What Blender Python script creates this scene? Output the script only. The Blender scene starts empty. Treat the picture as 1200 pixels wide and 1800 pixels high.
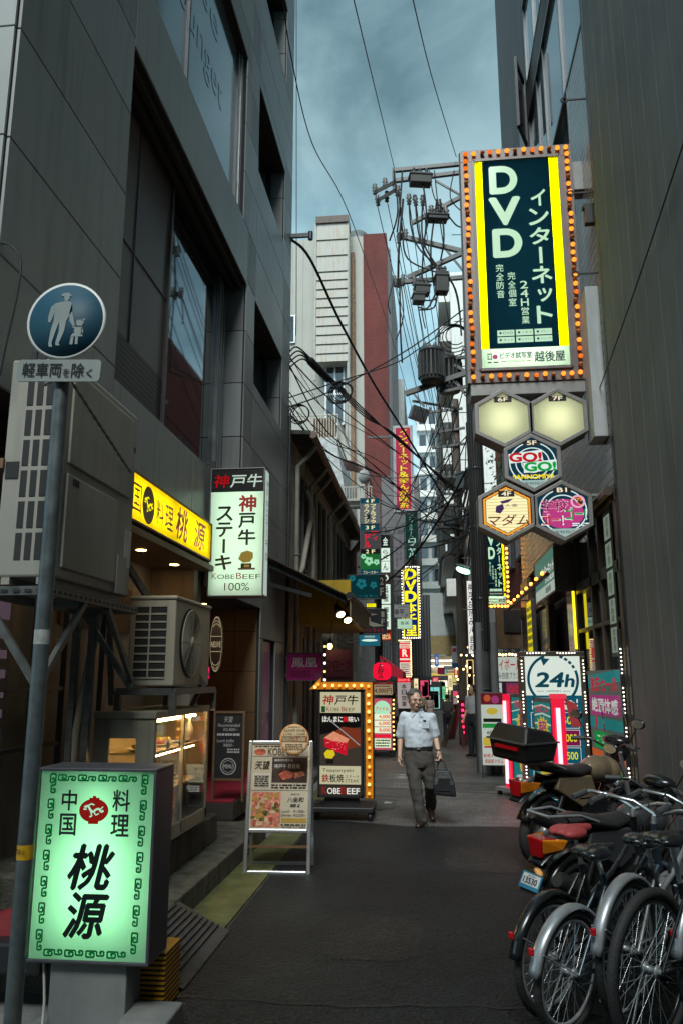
import bpy, math, random
from mathutils import Vector, Matrix
random.seed(7)
SC = bpy.context.scene
COL = SC.collection
PI = math.pi

# ------------------------------------------------------------------ camera
FPX, PITCH, YAW, CAMH = 1386.0, math.radians(11.9), math.radians(6.32), 1.70
cam = bpy.data.cameras.new('camera')
cam.sensor_fit = 'VERTICAL'; cam.sensor_height = 36.0; cam.sensor_width = 24.0
cam.lens = 36.0 * FPX / 1800.0
cam.clip_start = 0.05; cam.clip_end = 2000
cam_o = bpy.data.objects.new('camera', cam); COL.objects.link(cam_o)
cam_o.location = (0, 0, CAMH)
cam_o.rotation_euler = (PI / 2 + PITCH, 0, YAW)
SC.camera = cam_o

# ------------------------------------------------------------------ sky, sun, exposure
SKY_STRENGTH, SUN_STRENGTH = 0.15, 3.3
world = bpy.data.worlds.new('World'); SC.world = world; world.use_nodes = True
nt = world.node_tree; nt.nodes.clear()
def N(t, **kw):
    n = nt.nodes.new(t)
    for k, v in kw.items(): setattr(n, k, v)
    return n
wo = N('ShaderNodeOutputWorld'); bg = N('ShaderNodeBackground')
sky = N('ShaderNodeTexSky', sky_type='NISHITA', sun_disc=False)
SUN_EL, SUN_ROT = math.radians(48), math.radians(183)
sky.sun_elevation = SUN_EL; sky.sun_rotation = SUN_ROT
sky.air_density = 1.0; sky.dust_density = 2.0; sky.ozone_density = 2.0
tc = N('ShaderNodeTexCoord')
mp = N('ShaderNodeMapping'); mp.inputs['Scale'].default_value = (1.0, 1.0, 1.5); mp.inputs['Rotation'].default_value = (0.3, 0.5, 0.2)
n1 = N('ShaderNodeTexNoise'); n1.inputs['Scale'].default_value = 3.8; n1.inputs['Detail'].default_value = 8; n1.inputs['Roughness'].default_value = 0.57; n1.inputs['Distortion'].default_value = 0.3
rp = N('ShaderNodeValToRGB')
rp.color_ramp.elements[0].position = 0.38; rp.color_ramp.elements[0].color = (0.98, 1.78, 2.08, 1)
rp.color_ramp.elements[1].position = 0.64; rp.color_ramp.elements[1].color = (2.5, 3.85, 4.2, 1)
e = rp.color_ramp.elements.new(0.5); e.color = (1.6, 2.7, 3.05, 1)
mix = N('ShaderNodeMix', data_type='RGBA'); mix.inputs['Factor'].default_value = 0.9
# brighter towards the horizon
sep = N('ShaderNodeSeparateXYZ'); hr = N('ShaderNodeMapRange')
hr.inputs['From Min'].default_value = 0.24; hr.inputs['From Max'].default_value = 0.60
hr.inputs['To Min'].default_value = 2.3; hr.inputs['To Max'].default_value = 0.8
vm = N('ShaderNodeVectorMath', operation='SCALE')
L = nt.links.new
L(tc.outputs['Generated'], mp.inputs['Vector']); L(mp.outputs['Vector'], n1.inputs['Vector'])
L(n1.outputs['Fac'], rp.inputs['Fac']); L(sky.outputs['Color'], mix.inputs['A'])
L(rp.outputs['Color'], mix.inputs['B'])
L(tc.outputs['Generated'], sep.inputs['Vector']); L(sep.outputs['Z'], hr.inputs['Value'])
L(mix.outputs['Result'], vm.inputs[0]); L(hr.outputs['Result'], vm.inputs['Scale'])
L(vm.outputs['Vector'], bg.inputs['Color']); bg.inputs['Strength'].default_value = SKY_STRENGTH
L(bg.outputs['Background'], wo.inputs['Surface'])
sun = bpy.data.lights.new('sun', 'SUN'); sun.energy = SUN_STRENGTH; sun.angle = math.radians(30); sun.color = (0.95, 1.0, 0.97)
sun_o = bpy.data.objects.new('sun', sun); COL.objects.link(sun_o)
sd = Vector((math.sin(SUN_ROT) * math.cos(SUN_EL), math.cos(SUN_ROT) * math.cos(SUN_EL), math.sin(SUN_EL)))
sun_o.rotation_euler = sd.to_track_quat('Z', 'Y').to_euler()
SC.view_settings.view_transform = 'Standard'; SC.view_settings.look = 'None'
SC.view_settings.exposure = 0.28; SC.view_settings.gamma = 1.0
SC.cycles.use_denoising = True
SC.cycles.max_bounces = 6; SC.cycles.diffuse_bounces = 3; SC.cycles.glossy_bounces = 3; SC.cycles.transmission_bounces = 4
SC.cycles.caustics_reflective = False; SC.cycles.caustics_refractive = False
SC.cycles.sample_clamp_indirect = 4.0

# ------------------------------------------------------------------ measuring: photo pixel (1200x1800) -> point of a plane
def ray(px, py):
    xc, yc = (px - 600) / FPX, (900 - py) / FPX
    sp, cp, sy, cy = math.sin(PITCH), math.cos(PITCH), math.sin(YAW), math.cos(YAW)
    F = Vector((-sy * cp, cy * cp, sp)); R = Vector((cy, sy, 0)); U = Vector((sy * sp, -cy * sp, cp))
    return F + R * xc + U * yc
def W(px, py, X=None, Y=None, Z=None):
    d = ray(px, py); o = Vector((0, 0, CAMH))
    if X is not None: t = X / d.x
    elif Y is not None: t = Y / d.y
    else: t = (Z - CAMH) / d.z
    return o + d * t
def rectY(x0, y0, x1, y1, Y):
    xm, ym = (x0 + x1) / 2, (y0 + y1) / 2
    return W(x0, ym, Y=Y).x, W(x1, ym, Y=Y).x, W(xm, y1, Y=Y).z, W(xm, y0, Y=Y).z

# ------------------------------------------------------------------ materials
def lin(c):
    if isinstance(c, str):
        c = [int(c[i:i + 2], 16) / 255 for i in (1, 3, 5)]
        c = [x / 12.92 if x <= 0.04045 else ((x + 0.055) / 1.055) ** 2.4 for x in c]
    return tuple(c[:3])
MATS = {}
def new_mat(name):
    m = bpy.data.materials.new(name); m.use_nodes = True
    m.node_tree.nodes.clear()
    return m, m.node_tree, m.node_tree.nodes.new('ShaderNodeOutputMaterial')
def pbr(name, col, rough=0.6, metal=0.0, var=0.18, scale=4.0, bump=0.0, bscale=60.0, streak=0.0, coat=0.0, spec=0.5, dirt=None):
    if name in MATS: return MATS[name]
    m, t, out = new_mat(name); c = lin(col)
    n = t.nodes.new; l = t.links.new
    b = n('ShaderNodeBsdfPrincipled'); l(b.outputs[0], out.inputs[0])
    b.inputs['Roughness'].default_value = rough; b.inputs['Metallic'].default_value = metal
    b.inputs['Coat Weight'].default_value = coat; b.inputs['Specular IOR Level'].default_value = spec
    tc = n('ShaderNodeTexCoord'); no = n('ShaderNodeTexNoise')
    no.inputs['Scale'].default_value = scale; no.inputs['Detail'].default_value = 6; no.inputs['Roughness'].default_value = 0.6
    l(tc.outputs['Object'], no.inputs['Vector'])
    mx = n('ShaderNodeMix'); mx.data_type = 'RGBA'
    mx.inputs['A'].default_value = (*[x * (1 - var) for x in c], 1); mx.inputs['B'].default_value = (*[min(1, x * (1 + var)) for x in c], 1)
    mr = n('ShaderNodeMapRange'); mr.inputs['From Min'].default_value = 0.3; mr.inputs['From Max'].default_value = 0.7
    l(no.outputs['Fac'], mr.inputs['Value']); l(mr.outputs['Result'], mx.inputs['Factor'])
    last = mx.outputs['Result']
    if streak > 0:
        mp = n('ShaderNodeMapping'); mp.inputs['Scale'].default_value = (5, 5, 0.35)
        s = n('ShaderNodeTexNoise'); s.inputs['Scale'].default_value = 2.0; s.inputs['Detail'].default_value = 7
        l(tc.outputs['Object'], mp.inputs['Vector']); l(mp.outputs['Vector'], s.inputs['Vector'])
        r2 = n('ShaderNodeMapRange'); r2.inputs['From Min'].default_value = 0.5; r2.inputs['From Max'].default_value = 0.72
        r2.inputs['To Max'].default_value = streak
        l(s.outputs['Fac'], r2.inputs['Value'])
        m2 = n('ShaderNodeMix'); m2.data_type = 'RGBA'
        dc = lin(dirt) if dirt else [x * 0.35 for x in c]
        m2.inputs['B'].default_value = (*dc, 1); l(last, m2.inputs['A']); l(r2.outputs['Result'], m2.inputs['Factor'])
        last = m2.outputs['Result']
    l(last, b.inputs['Base Color'])
    rr = n('ShaderNodeMapRange'); rr.inputs['To Min'].default_value = max(0.03, rough - 0.12); rr.inputs['To Max'].default_value = min(1, rough + 0.12)
    l(no.outputs['Fac'], rr.inputs['Value']); l(rr.outputs['Result'], b.inputs['Roughness'])
    if bump > 0:
        nb = n('ShaderNodeTexNoise'); nb.inputs['Scale'].default_value = bscale; nb.inputs['Detail'].default_value = 4
        l(tc.outputs['Object'], nb.inputs['Vector'])
        bp = n('ShaderNodeBump'); bp.inputs['Strength'].default_value = bump; bp.inputs['Distance'].default_value = 0.02
        l(nb.outputs['Fac'], bp.inputs['Height']); l(bp.outputs['Normal'], b.inputs['Normal'])
    MATS[name] = m
    return m
def asphalt(name, col, rough):
    if name in MATS: return MATS[name]
    m, t, out = new_mat(name); n = t.nodes.new; l = t.links.new
    b = n('ShaderNodeBsdfPrincipled'); l(b.outputs[0], out.inputs[0]); b.inputs['Roughness'].default_value = rough; b.inputs['Specular IOR Level'].default_value = 0.3
    tc = n('ShaderNodeTexCoord'); last = None
    for sc, lo, hi, dt in ((0.8, 0.6, 1.4, 5), (6.0, 0.75, 1.25, 6), (42.0, 0.15, 2.1, 3)):
        no = n('ShaderNodeTexNoise'); no.inputs['Scale'].default_value = sc; no.inputs['Detail'].default_value = dt; l(tc.outputs['Object'], no.inputs['Vector'])
        mr = n('ShaderNodeMapRange'); mr.inputs['From Min'].default_value = 0.3; mr.inputs['From Max'].default_value = 0.7; mr.inputs['To Min'].default_value = lo; mr.inputs['To Max'].default_value = hi
        l(no.outputs['Fac'], mr.inputs['Value']); fine = no
        if last:
            mu = n('ShaderNodeMath'); mu.operation = 'MULTIPLY'; l(last, mu.inputs[0]); l(mr.outputs[0], mu.inputs[1]); last = mu.outputs[0]
        else: last = mr.outputs[0]
    vo = n('ShaderNodeTexVoronoi'); vo.inputs['Scale'].default_value = 17; l(tc.outputs['Object'], vo.inputs['Vector'])
    sp = n('ShaderNodeMapRange'); sp.inputs['From Min'].default_value = 0.13; sp.inputs['From Max'].default_value = 0.07; sp.inputs['To Max'].default_value = 4.0; l(vo.outputs['Distance'], sp.inputs['Value'])
    ad = n('ShaderNodeMath'); l(last, ad.inputs[0]); l(sp.outputs[0], ad.inputs[1])
    vm = n('ShaderNodeVectorMath'); vm.operation = 'SCALE'; vm.inputs[0].default_value = col; l(ad.outputs[0], vm.inputs['Scale']); l(vm.outputs[0], b.inputs['Base Color'])
    bp = n('ShaderNodeBump'); bp.inputs['Strength'].default_value = 0.9; bp.inputs['Distance'].default_value = 0.03; l(fine.outputs['Fac'], bp.inputs['Height']); l(bp.outputs[0], b.inputs['Normal'])
    MATS[name] = m
    return m
def emis(name, col, strength=1.0, sample=True, var=0.0):
    if name in MATS: return MATS[name]
    m, t, out = new_mat(name)
    em = t.nodes.new('ShaderNodeEmission'); em.inputs['Color'].default_value = (*lin(col), 1); em.inputs['Strength'].default_value = strength
    gl = t.nodes.new('ShaderNodeBsdfGlossy'); gl.inputs['Roughness'].default_value = 0.15; gl.inputs['Color'].default_value = (0.04, 0.04, 0.04, 1)
    ad = t.nodes.new('ShaderNodeAddShader'); t.links.new(em.outputs[0], ad.inputs[0]); t.links.new(gl.outputs[0], ad.inputs[1])
    t.links.new(ad.outputs[0], out.inputs[0])
    if not sample: m.cycles.emission_sampling = 'NONE'
    MATS[name] = m
    return m
def film(name, col, trans=None):
    """translucent sign film or acrylic, lit by the lamps behind it"""
    if name in MATS: return MATS[name]
    m, t, out = new_mat(name); c = lin(col); tr_c = lin(trans) if trans else c
    d = t.nodes.new('ShaderNodeBsdfDiffuse'); d.inputs['Color'].default_value = (*[x * 0.35 for x in c], 1)
    tr = t.nodes.new('ShaderNodeBsdfTranslucent'); tr.inputs['Color'].default_value = (*tr_c, 1)
    a = t.nodes.new('ShaderNodeAddShader'); t.links.new(d.outputs[0], a.inputs[0]); t.links.new(tr.outputs[0], a.inputs[1])
    t.links.new(a.outputs[0], out.inputs[0])
    MATS[name] = m
    return m
def glass(name, tint=(0.02, 0.025, 0.028), rough=0.03, alpha=None):
    """window pane: dark mirror-like, or see-through when alpha is given"""
    if name in MATS: return MATS[name]
    m, t, out = new_mat(name)
    g = t.nodes.new('ShaderNodeBsdfGlossy'); g.inputs['Roughness'].default_value = rough; g.inputs['Color'].default_value = (0.9, 0.95, 1, 1)
    if alpha is None:
        d = t.nodes.new('ShaderNodeBsdfDiffuse'); d.inputs['Color'].default_value = (*tint, 1)
    else:
        d = t.nodes.new('ShaderNodeBsdfTransparent'); d.inputs['Color'].default_value = (alpha, alpha, alpha, 1)
    fr = t.nodes.new('ShaderNodeFresnel'); fr.inputs['IOR'].default_value = 1.9
    if alpha is not None:      # thin clear sheet: the same reflectance from both sides
        fr = t.nodes.new('ShaderNodeMath'); fr.operation = 'POWER'; lw = t.nodes.new('ShaderNodeLayerWeight'); lw.inputs['Blend'].default_value = 0.5
        fr.inputs[1].default_value = 5.0; t.links.new(lw.outputs['Facing'], fr.inputs[0])
    mx = t.nodes.new('ShaderNodeMixShader'); t.links.new(fr.outputs[0], mx.inputs[0])
    t.links.new(d.outputs[0], mx.inputs[1]); t.links.new(g.outputs[0], mx.inputs[2]); t.links.new(mx.outputs[0], out.inputs[0])
    MATS[name] = m
    return m
def brick(name, c1, c2, mortar, bw=0.22, bh=0.07, gap=0.008, rough=0.8, bump=0.4, streak=0.0, off=0.5):
    if name in MATS: return MATS[name]
    m, t, out = new_mat(name); n = t.nodes.new; l = t.links.new
    b = n('ShaderNodeBsdfPrincipled'); l(b.outputs[0], out.inputs[0]); b.inputs['Roughness'].default_value = rough
    tc = n('ShaderNodeTexCoord'); s = n('ShaderNodeSeparateXYZ'); l(tc.outputs['Object'], s.inputs[0])
    ad = n('ShaderNodeMath'); ad.operation = 'ADD'; l(s.outputs['X'], ad.inputs[0]); l(s.outputs['Y'], ad.inputs[1])
    cb = n('ShaderNodeCombineXYZ'); l(ad.outputs[0], cb.inputs['X']); l(s.outputs['Z'], cb.inputs['Y'])
    br = n('ShaderNodeTexBrick'); br.offset = off
    br.inputs['Scale'].default_value = 1.0; br.inputs['Brick Width'].default_value = bw; br.inputs['Row Height'].default_value = bh
    br.inputs['Mortar Size'].default_value = gap; br.inputs['Mortar Smooth'].default_value = 0.1
    br.inputs['Color1'].default_value = (*lin(c1), 1); br.inputs['Color2'].default_value = (*lin(c2), 1); br.inputs['Mortar'].default_value = (*lin(mortar), 1)
    l(cb.outputs[0], br.inputs['Vector'])
    no = n('ShaderNodeTexNoise'); no.inputs['Scale'].default_value = 1.3; no.inputs['Detail'].default_value = 6
    mp = n('ShaderNodeMapping'); mp.inputs['Scale'].default_value = (1, 1, 0.3); l(tc.outputs['Object'], mp.inputs[0]); l(mp.outputs[0], no.inputs['Vector'])
    mr = n('ShaderNodeMapRange'); mr.inputs['From Min'].default_value = 0.35; mr.inputs['From Max'].default_value = 0.7
    mr.inputs['To Min'].default_value = 1.05; mr.inputs['To Max'].default_value = 0.7 - streak; l(no.outputs['Fac'], mr.inputs['Value'])
    vm = n('ShaderNodeVectorMath'); vm.operation = 'SCALE'; l(br.outputs['Color'], vm.inputs[0]); l(mr.outputs[0], vm.inputs['Scale'])
    l(vm.outputs[0], b.inputs['Base Color'])
    bp = n('ShaderNodeBump'); bp.inputs['Strength'].default_value = bump; bp.inputs['Distance'].default_value = 0.01; bp.invert = True
    l(br.outputs['Fac'], bp.inputs['Height']); l(bp.outputs[0], b.inputs['Normal'])
    MATS[name] = m
    return m

# ------------------------------------------------------------------ mesh collecting
_gl = {}
def glyph(s, bold=0.0, shear=0.0):
    k = (s, round(bold, 4), shear)
    if k not in _gl:
        c = bpy.data.curves.new('glyph', 'FONT'); c.body = s; c.resolution_u = 3 if ord(s[0]) > 0x2e00 else 7; c.offset = bold; c.shear = shear
        o = bpy.data.objects.new('glyph', c); COL.objects.link(o)
        me = bpy.data.meshes.new_from_object(o); COL.objects.unlink(o)
        vs = [(v.co.x, v.co.y) for v in me.vertices]; fs = [tuple(p.vertices) for p in me.polygons]
        bpy.data.objects.remove(o); bpy.data.curves.remove(c); bpy.data.meshes.remove(me)
        _gl[k] = (vs, fs)
    return _gl[k]
class MB:
    def __init__(s, mat=None):
        s.v, s.f, s.mi, s.sm, s.mats, s.cur = [], [], [], [], [], 0
        if mat: s.mat(mat)
    def mat(s, m):
        if m not in s.mats: s.mats.append(m)
        s.cur = s.mats.index(m); return s
    def add(s, vs, fs, smooth=False):
        o = len(s.v); s.v += [tuple(v) for v in vs]
        for f in fs:
            s.f.append(tuple(i + o for i in f)); s.mi.append(s.cur); s.sm.append(smooth)
        return s
    def bb(s, x0, x1, y0, y1, z0, z1):
        vs = [(x, y, z) for x in (x0, x1) for y in (y0, y1) for z in (z0, z1)]
        return s.add(vs, [(0, 1, 3, 2), (4, 6, 7, 5), (0, 4, 5, 1), (2, 3, 7, 6), (0, 2, 6, 4), (1, 5, 7, 3)])
    def box(s, c, d): return s.bb(c[0] - d[0] / 2, c[0] + d[0] / 2, c[1] - d[1] / 2, c[1] + d[1] / 2, c[2] - d[2] / 2, c[2] + d[2] / 2)
    def beam(s, p, q, w, h=None, up=(0, 0, 1)):
        p, q = Vector(p), Vector(q); h = h or w; a = (q - p).normalized(); u = Vector(up)
        if abs(a.dot(u)) > 0.98: u = Vector((0, 1, 0))
        r = a.cross(u).normalized() * w / 2; t = r.cross(a).normalized() * h / 2
        vs = [p - r - t, p + r - t, p + r + t, p - r + t, q - r - t, q + r - t, q + r + t, q - r + t]
        return s.add(vs, [(0, 3, 2, 1), (4, 5, 6, 7), (0, 1, 5, 4), (1, 2, 6, 5), (2, 3, 7, 6), (3, 0, 4, 7)])
    def tube(s, pts, r, n=8, cap=True, smooth=True):
        pts = [Vector(p) for p in pts]; k = len(pts)
        rs = r if isinstance(r, (list, tuple)) else [r] * k
        vs, prev = [], None
        for i, p in enumerate(pts):
            a = (pts[min(i + 1, k - 1)] - pts[max(i - 1, 0)])
            if a.length < 1e-9: a = Vector((0, 0, 1))
            a.normalize()
            if prev is None:
                u = Vector((0, 0, 1)) if abs(a.z) < 0.9 else Vector((1, 0, 0))
                u = (u - a * u.dot(a)).normalized()
            else:
                u = prev - a * prev.dot(a)
                u = u.normalized() if u.length > 1e-6 else a.orthogonal().normalized()
            prev = u; w = a.cross(u)
            ri = rs[i]; rx, ry = ri if isinstance(ri, tuple) else (ri, ri)
            for j in range(n):
                t = 2 * PI * j / n; vs.append(p + u * math.cos(t) * rx + w * math.sin(t) * ry)
        fs = [(i * n + j, i * n + (j + 1) % n, (i + 1) * n + (j + 1) % n, (i + 1) * n + j) for i in range(k - 1) for j in range(n)]
        s.add(vs, fs, smooth)
        if cap:
            s.add([vs[j] for j in range(n)], [tuple(reversed(range(n)))]); s.add(vs[-n:], [tuple(range(n))])
        return s
    def cap(s, p, q, r1, r2, n=12):
        """tapered limb with round ends"""
        p, q = Vector(p), Vector(q); a = (q - p).normalized()
        pts, rs = [], []
        for t in (-80, -50, -20): pts.append(p + a * r1 * math.sin(math.radians(t))); rs.append(r1 * math.cos(math.radians(t)))
        for t in (20, 50, 80): pts.append(q + a * r2 * math.sin(math.radians(t))); rs.append(r2 * math.cos(math.radians(t)))
        return s.tube(pts, rs, n)
    def limb(s, pts, rs, n=12):
        for i in range(len(pts) - 1): s.cap(pts[i], pts[i + 1], rs[i], rs[i + 1], n)
        return s
    def ell(s, c, r, n=14, m=9, rot=None):
        c = Vector(c); vs, fs = [], []
        for i in range(m + 1):
            t = PI * i / m
            for j in range(n):
                p = 2 * PI * j / n
                v = Vector((r[0] * math.sin(t) * math.cos(p), r[1] * math.sin(t) * math.sin(p), r[2] * math.cos(t)))
                if rot: v = rot @ v
                vs.append(c + v)
        for i in range(m):
            for j in range(n): fs.append((i * n + j, (i + 1) * n + j, (i + 1) * n + (j + 1) % n, i * n + (j + 1) % n))
        return s.add(vs, fs, True)
    def lathe(s, prof, c=(0, 0, 0), n=20, axis='z', smooth=True):
        vs, fs = [], []
        for r, z in prof:
            for j in range(n):
                t = 2 * PI * j / n; a, b = r * math.cos(t), r * math.sin(t)
                v = (a, b, z) if axis == 'z' else ((a, z, b) if axis == 'y' else (z, a, b))
                vs.append((v[0] + c[0], v[1] + c[1], v[2] + c[2]))
        k = len(prof)
        for i in range(k - 1):
            for j in range(n): fs.append((i * n + j, i * n + (j + 1) % n, (i + 1) * n + (j + 1) % n, (i + 1) * n + j))
        return s.add(vs, fs, smooth)
    def torus(s, c, R, r, n=32, m=8, axis='x', a0=0.0, a1=2 * PI, sq=1.0):
        """ring (or arc) in the plane across the axis"""
        full = abs(a1 - a0 - 2 * PI) < 1e-6; k = n if full else n + 1; vs, fs = [], []
        for i in range(k):
            t = a0 + (a1 - a0) * i / n
            for j in range(m):
                p = 2 * PI * j / m; q = R + r * math.cos(p); h = r * sq * math.sin(p); a, b = q * math.cos(t), q * math.sin(t)
                v = (h, a, b) if axis == 'x' else ((a, h, b) if axis == 'y' else (a, b, h))
                vs.append((v[0] + c[0], v[1] + c[1], v[2] + c[2]))
        for i in range(n):
            for j in range(m): fs.append((i * m + j, ((i + 1) % k) * m + j, ((i + 1) % k) * m + (j + 1) % m, i * m + (j + 1) % m))
        return s.add(vs, fs, True)
    def prism(s, poly, y0, y1):
        n = len(poly); vs = [(x, y0, z) for x, z in poly] + [(x, y1, z) for x, z in poly]
        return s.add(vs, [tuple(range(n)), tuple(reversed(range(n, 2 * n)))] + [(j, j + n, (j + 1) % n + n, (j + 1) % n) for j in range(n)])
    def prismx(s, poly, x0, x1):
        n = len(poly); vs = [(x0, y, z) for y, z in poly] + [(x1, y, z) for y, z in poly]
        return s.add(vs, [tuple(range(n)), tuple(reversed(range(n, 2 * n)))] + [(j, j + n, (j + 1) % n + n, (j + 1) % n) for j in range(n)])
    def face(s, pts): return s.add(pts, [tuple(range(len(pts)))])
    def xf(s, M, start=0):
        for i in range(start, len(s.v)): s.v[i] = tuple(M @ Vector(s.v[i]))
        return s
    def build(s, name, parent=None, loc=None, rz=None, bevel=0.0, remesh=0.0, smooth_it=0, sub=0, wrinkle=0.0, mat=None, label=None, seg=2):
        me = bpy.data.meshes.new(name); me.from_pydata(s.v, [], s.f)
        for m in ([mat] if mat else s.mats): me.materials.append(m)
        me.polygons.foreach_set('material_index', s.mi if not mat else [0] * len(s.f)); me.polygons.foreach_set('use_smooth', s.sm); me.update()
        o = bpy.data.objects.new(name, me); COL.objects.link(o)
        if parent: o.parent = parent
        if loc: o.location = loc
        if rz: o.rotation_euler.z = rz
        if remesh:
            md = o.modifiers.new('remesh', 'REMESH'); md.mode = 'VOXEL'; md.voxel_size = remesh; md.use_smooth_shade = True
        if smooth_it:
            md = o.modifiers.new('smooth', 'SMOOTH'); md.iterations = smooth_it; md.factor = 0.5
        if wrinkle:
            tx = bpy.data.textures.new('folds', 'CLOUDS'); tx.noise_scale = 0.11; tx.noise_depth = 1
            md = o.modifiers.new('folds', 'DISPLACE'); md.texture = tx; md.strength = wrinkle; md.mid_level = 0.5
        if sub:
            md = o.modifiers.new('sub', 'SUBSURF'); md.levels = sub; md.render_levels = sub
        if bevel:
            md = o.modifiers.new('bevel', 'BEVEL'); md.width = bevel; md.segments = seg; md.limit_method = 'ANGLE'; md.angle_limit = math.radians(40)
        if label: o['label'] = label
        return o
def tag(o, label=None, cat=None, group=None, kind=None):
    if label: o['label'] = label
    if cat: o['category'] = cat
    if group: o['group'] = group
    if kind: o['kind'] = kind
    return o
def thing(name, label, cat, loc=(0, 0, 0), rz=0.0, group=None):
    o = bpy.data.objects.new(name, None); COL.objects.link(o); o.empty_display_size = 0.1
    o.location = loc; o.rotation_euler = (0, 0, rz)
    return tag(o, label, cat, group)
def kids(o): return [c for c in COL.objects if c.parent == o]
def dup(o, parent=None):
    c = o.copy(); COL.objects.link(c)
    if parent: c.parent = parent
    for ch in kids(o): dup(ch, c)
    return c
def arc_pts(c, r, a0, a1, n, y=0.0): return [(c[0] + r * math.cos(a0 + (a1 - a0) * i / n), c[1] + r * math.sin(a0 + (a1 - a0) * i / n)) for i in range(n + 1)]
def regular(c, r, n, rot=0.0): return [(c[0] + r * math.cos(rot + 2 * PI * i / n), c[1] + r * math.sin(rot + 2 * PI * i / n)) for i in range(n)]

class Face:
    """flat artwork on a sign: u to the right, v downwards, both 0..1 across w x h; each layer lies 2 mm in front of the one below"""
    def __init__(s, root, w, h, y=0.0, x0=None, z0=0.0):
        s.root, s.w, s.h, s.y = root, w, h, y; s.x0 = -w / 2 if x0 is None else x0; s.z0 = z0; s.mb = MB()
    def P(s, u, v): return s.x0 + u * s.w, s.z0 + (1 - v) * s.h
    def rect(s, m, u0, v0, u1, v1, L=1):
        a, b = s.P(u0, v1), s.P(u1, v0); y = s.y - 0.002 * L
        s.mb.mat(m).add([(a[0], y, a[1]), (b[0], y, a[1]), (b[0], y, b[1]), (a[0], y, b[1])], [(0, 1, 2, 3)]); return s
    def poly(s, m, uv, L=1):
        y = s.y - 0.002 * L; s.mb.mat(m).face([(*s.P(*p)[:1], y, s.P(*p)[1]) for p in uv]); return s
    def disc(s, m, u, v, r, L=1, ry=None, n=24, a0=0, a1=2 * PI):
        x, z = s.P(u, v); y = s.y - 0.002 * L; ry = ry or r
        s.mb.mat(m).face([(x + r * math.cos(a0 + (a1 - a0) * i / n), y, z + ry * math.sin(a0 + (a1 - a0) * i / n)) for i in range(n)]); return s
    def ring(s, m, u, v, r, t, L=1, a0=0.0, a1=2 * PI, n=36, ry=None):
        x, z = s.P(u, v); y = s.y - 0.002 * L; vs, fs = [], []; q = (ry or r) / r
        for i in range(n + 1):
            a = a0 + (a1 - a0) * i / n
            for k in (r - t / 2, r + t / 2): vs.append((x + k * math.cos(a), y, z + q * k * math.sin(a)))
        for i in range(n): fs.append((2 * i, 2 * i + 1, 2 * i + 3, 2 * i + 2))
        s.mb.mat(m).add(vs, fs); return s
    def line(s, m, pts, t, L=1):
        y = s.y - 0.002 * L; s.mb.mat(m); q = [Vector(s.P(*p)) for p in pts]
        for a, b in zip(q, q[1:]):
            d = (b - a); n = Vector((-d.y, d.x)).normalized() * t / 2
            s.mb.face([(k.x, y, k.y) for k in (a - n, b - n, b + n, a + n)])
        return s
    def text(s, m, st, u0, v0, u1, v1, L=2, bold=0.0, shear=0.0, rot90=False):
        cjk = any(ord(c) > 0x2e00 for c in st)
        vs, fs = glyph(st, 0.0, shear)
        if not vs: return s
        if rot90: vs = [(y, -x) for x, y in vs]
        x0, x1 = min(v[0] for v in vs), max(v[0] for v in vs); y0, y1 = min(v[1] for v in vs), max(v[1] for v in vs)
        a, b = s.P(u0, v1), s.P(u1, v0); y = s.y - 0.002 * L
        kx, ky = (b[0] - a[0]) / max(1e-6, x1 - x0), (b[1] - a[1]) / max(1e-6, y1 - y0)
        e = min(bold, 0.035) * 0.8 if cjk else min(bold, 0.06) * 0.75; d = e * 0.7     # heavy strokes: the same outline laid down slightly shifted
        for i, (dx, dz) in enumerate(((0, 0), (e, 0), (-e, 0), (0, e), (0, -e), (d, d), (-d, d), (d, -d), (-d, -d))[:(5 if cjk else 9) if e else 1]):
            s.mb.mat(m).add([(a[0] + (v[0] - x0 + dx) * kx, y - 0.0002 * i, a[1] + (v[1] - y0 + dz) * ky) for v in vs], fs)
        return s
    def vtext(s, m, st, u0, v0, u1, v1, L=2, bold=0.0, shear=0.0, fill=0.86):
        n = len(st); dv = (v1 - v0) / n
        for i, ch in enumerate(st):
            if ch == ' ': continue
            va = v0 + i * dv; pad = dv * (1 - fill) / 2
            if ch == 'ー':
                um = (u0 + u1) / 2; s.rect(m, um - (u1 - u0) * 0.08, va + pad, um + (u1 - u0) * 0.08, va + dv - pad, L)
            elif ch in 'ッァュョィャっゃ': s.text(m, ch, u0 + (u1 - u0) * 0.25, va + dv * 0.2, u1 - (u1 - u0) * 0.05, va + dv - pad * 2, L, bold, shear)
            else: s.text(m, ch, u0 + (u1 - u0) * (0.16 if ch in 'イトドノリl1' else 0.0), va + pad, u1 - (u1 - u0) * (0.1 if ch in 'イトl1' else 0.0), va + dv - pad, L, bold, shear)
        return s
    def scribble(s, m, u0, v0, u1, v1, rows, L=2, seed=1, fill=0.6):
        """tiny unreadable print, as dashes"""
        rd = random.Random(seed); dv = (v1 - v0) / rows
        for i in range(rows):
            u = u0
            while u < u1 - 0.01:
                wd = rd.uniform(0.02, 0.09) * 1.2; e = min(u1, u + wd)
                s.rect(m, u, v0 + i * dv + dv * (1 - fill) / 2, e, v0 + i * dv + dv * (1 + fill) / 2, L); u = e + rd.uniform(0.008, 0.03)
        return s
    def part(s, name='lettering'):
        o = s.mb.build(name, s.root); s.mb = MB(); return o

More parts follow.
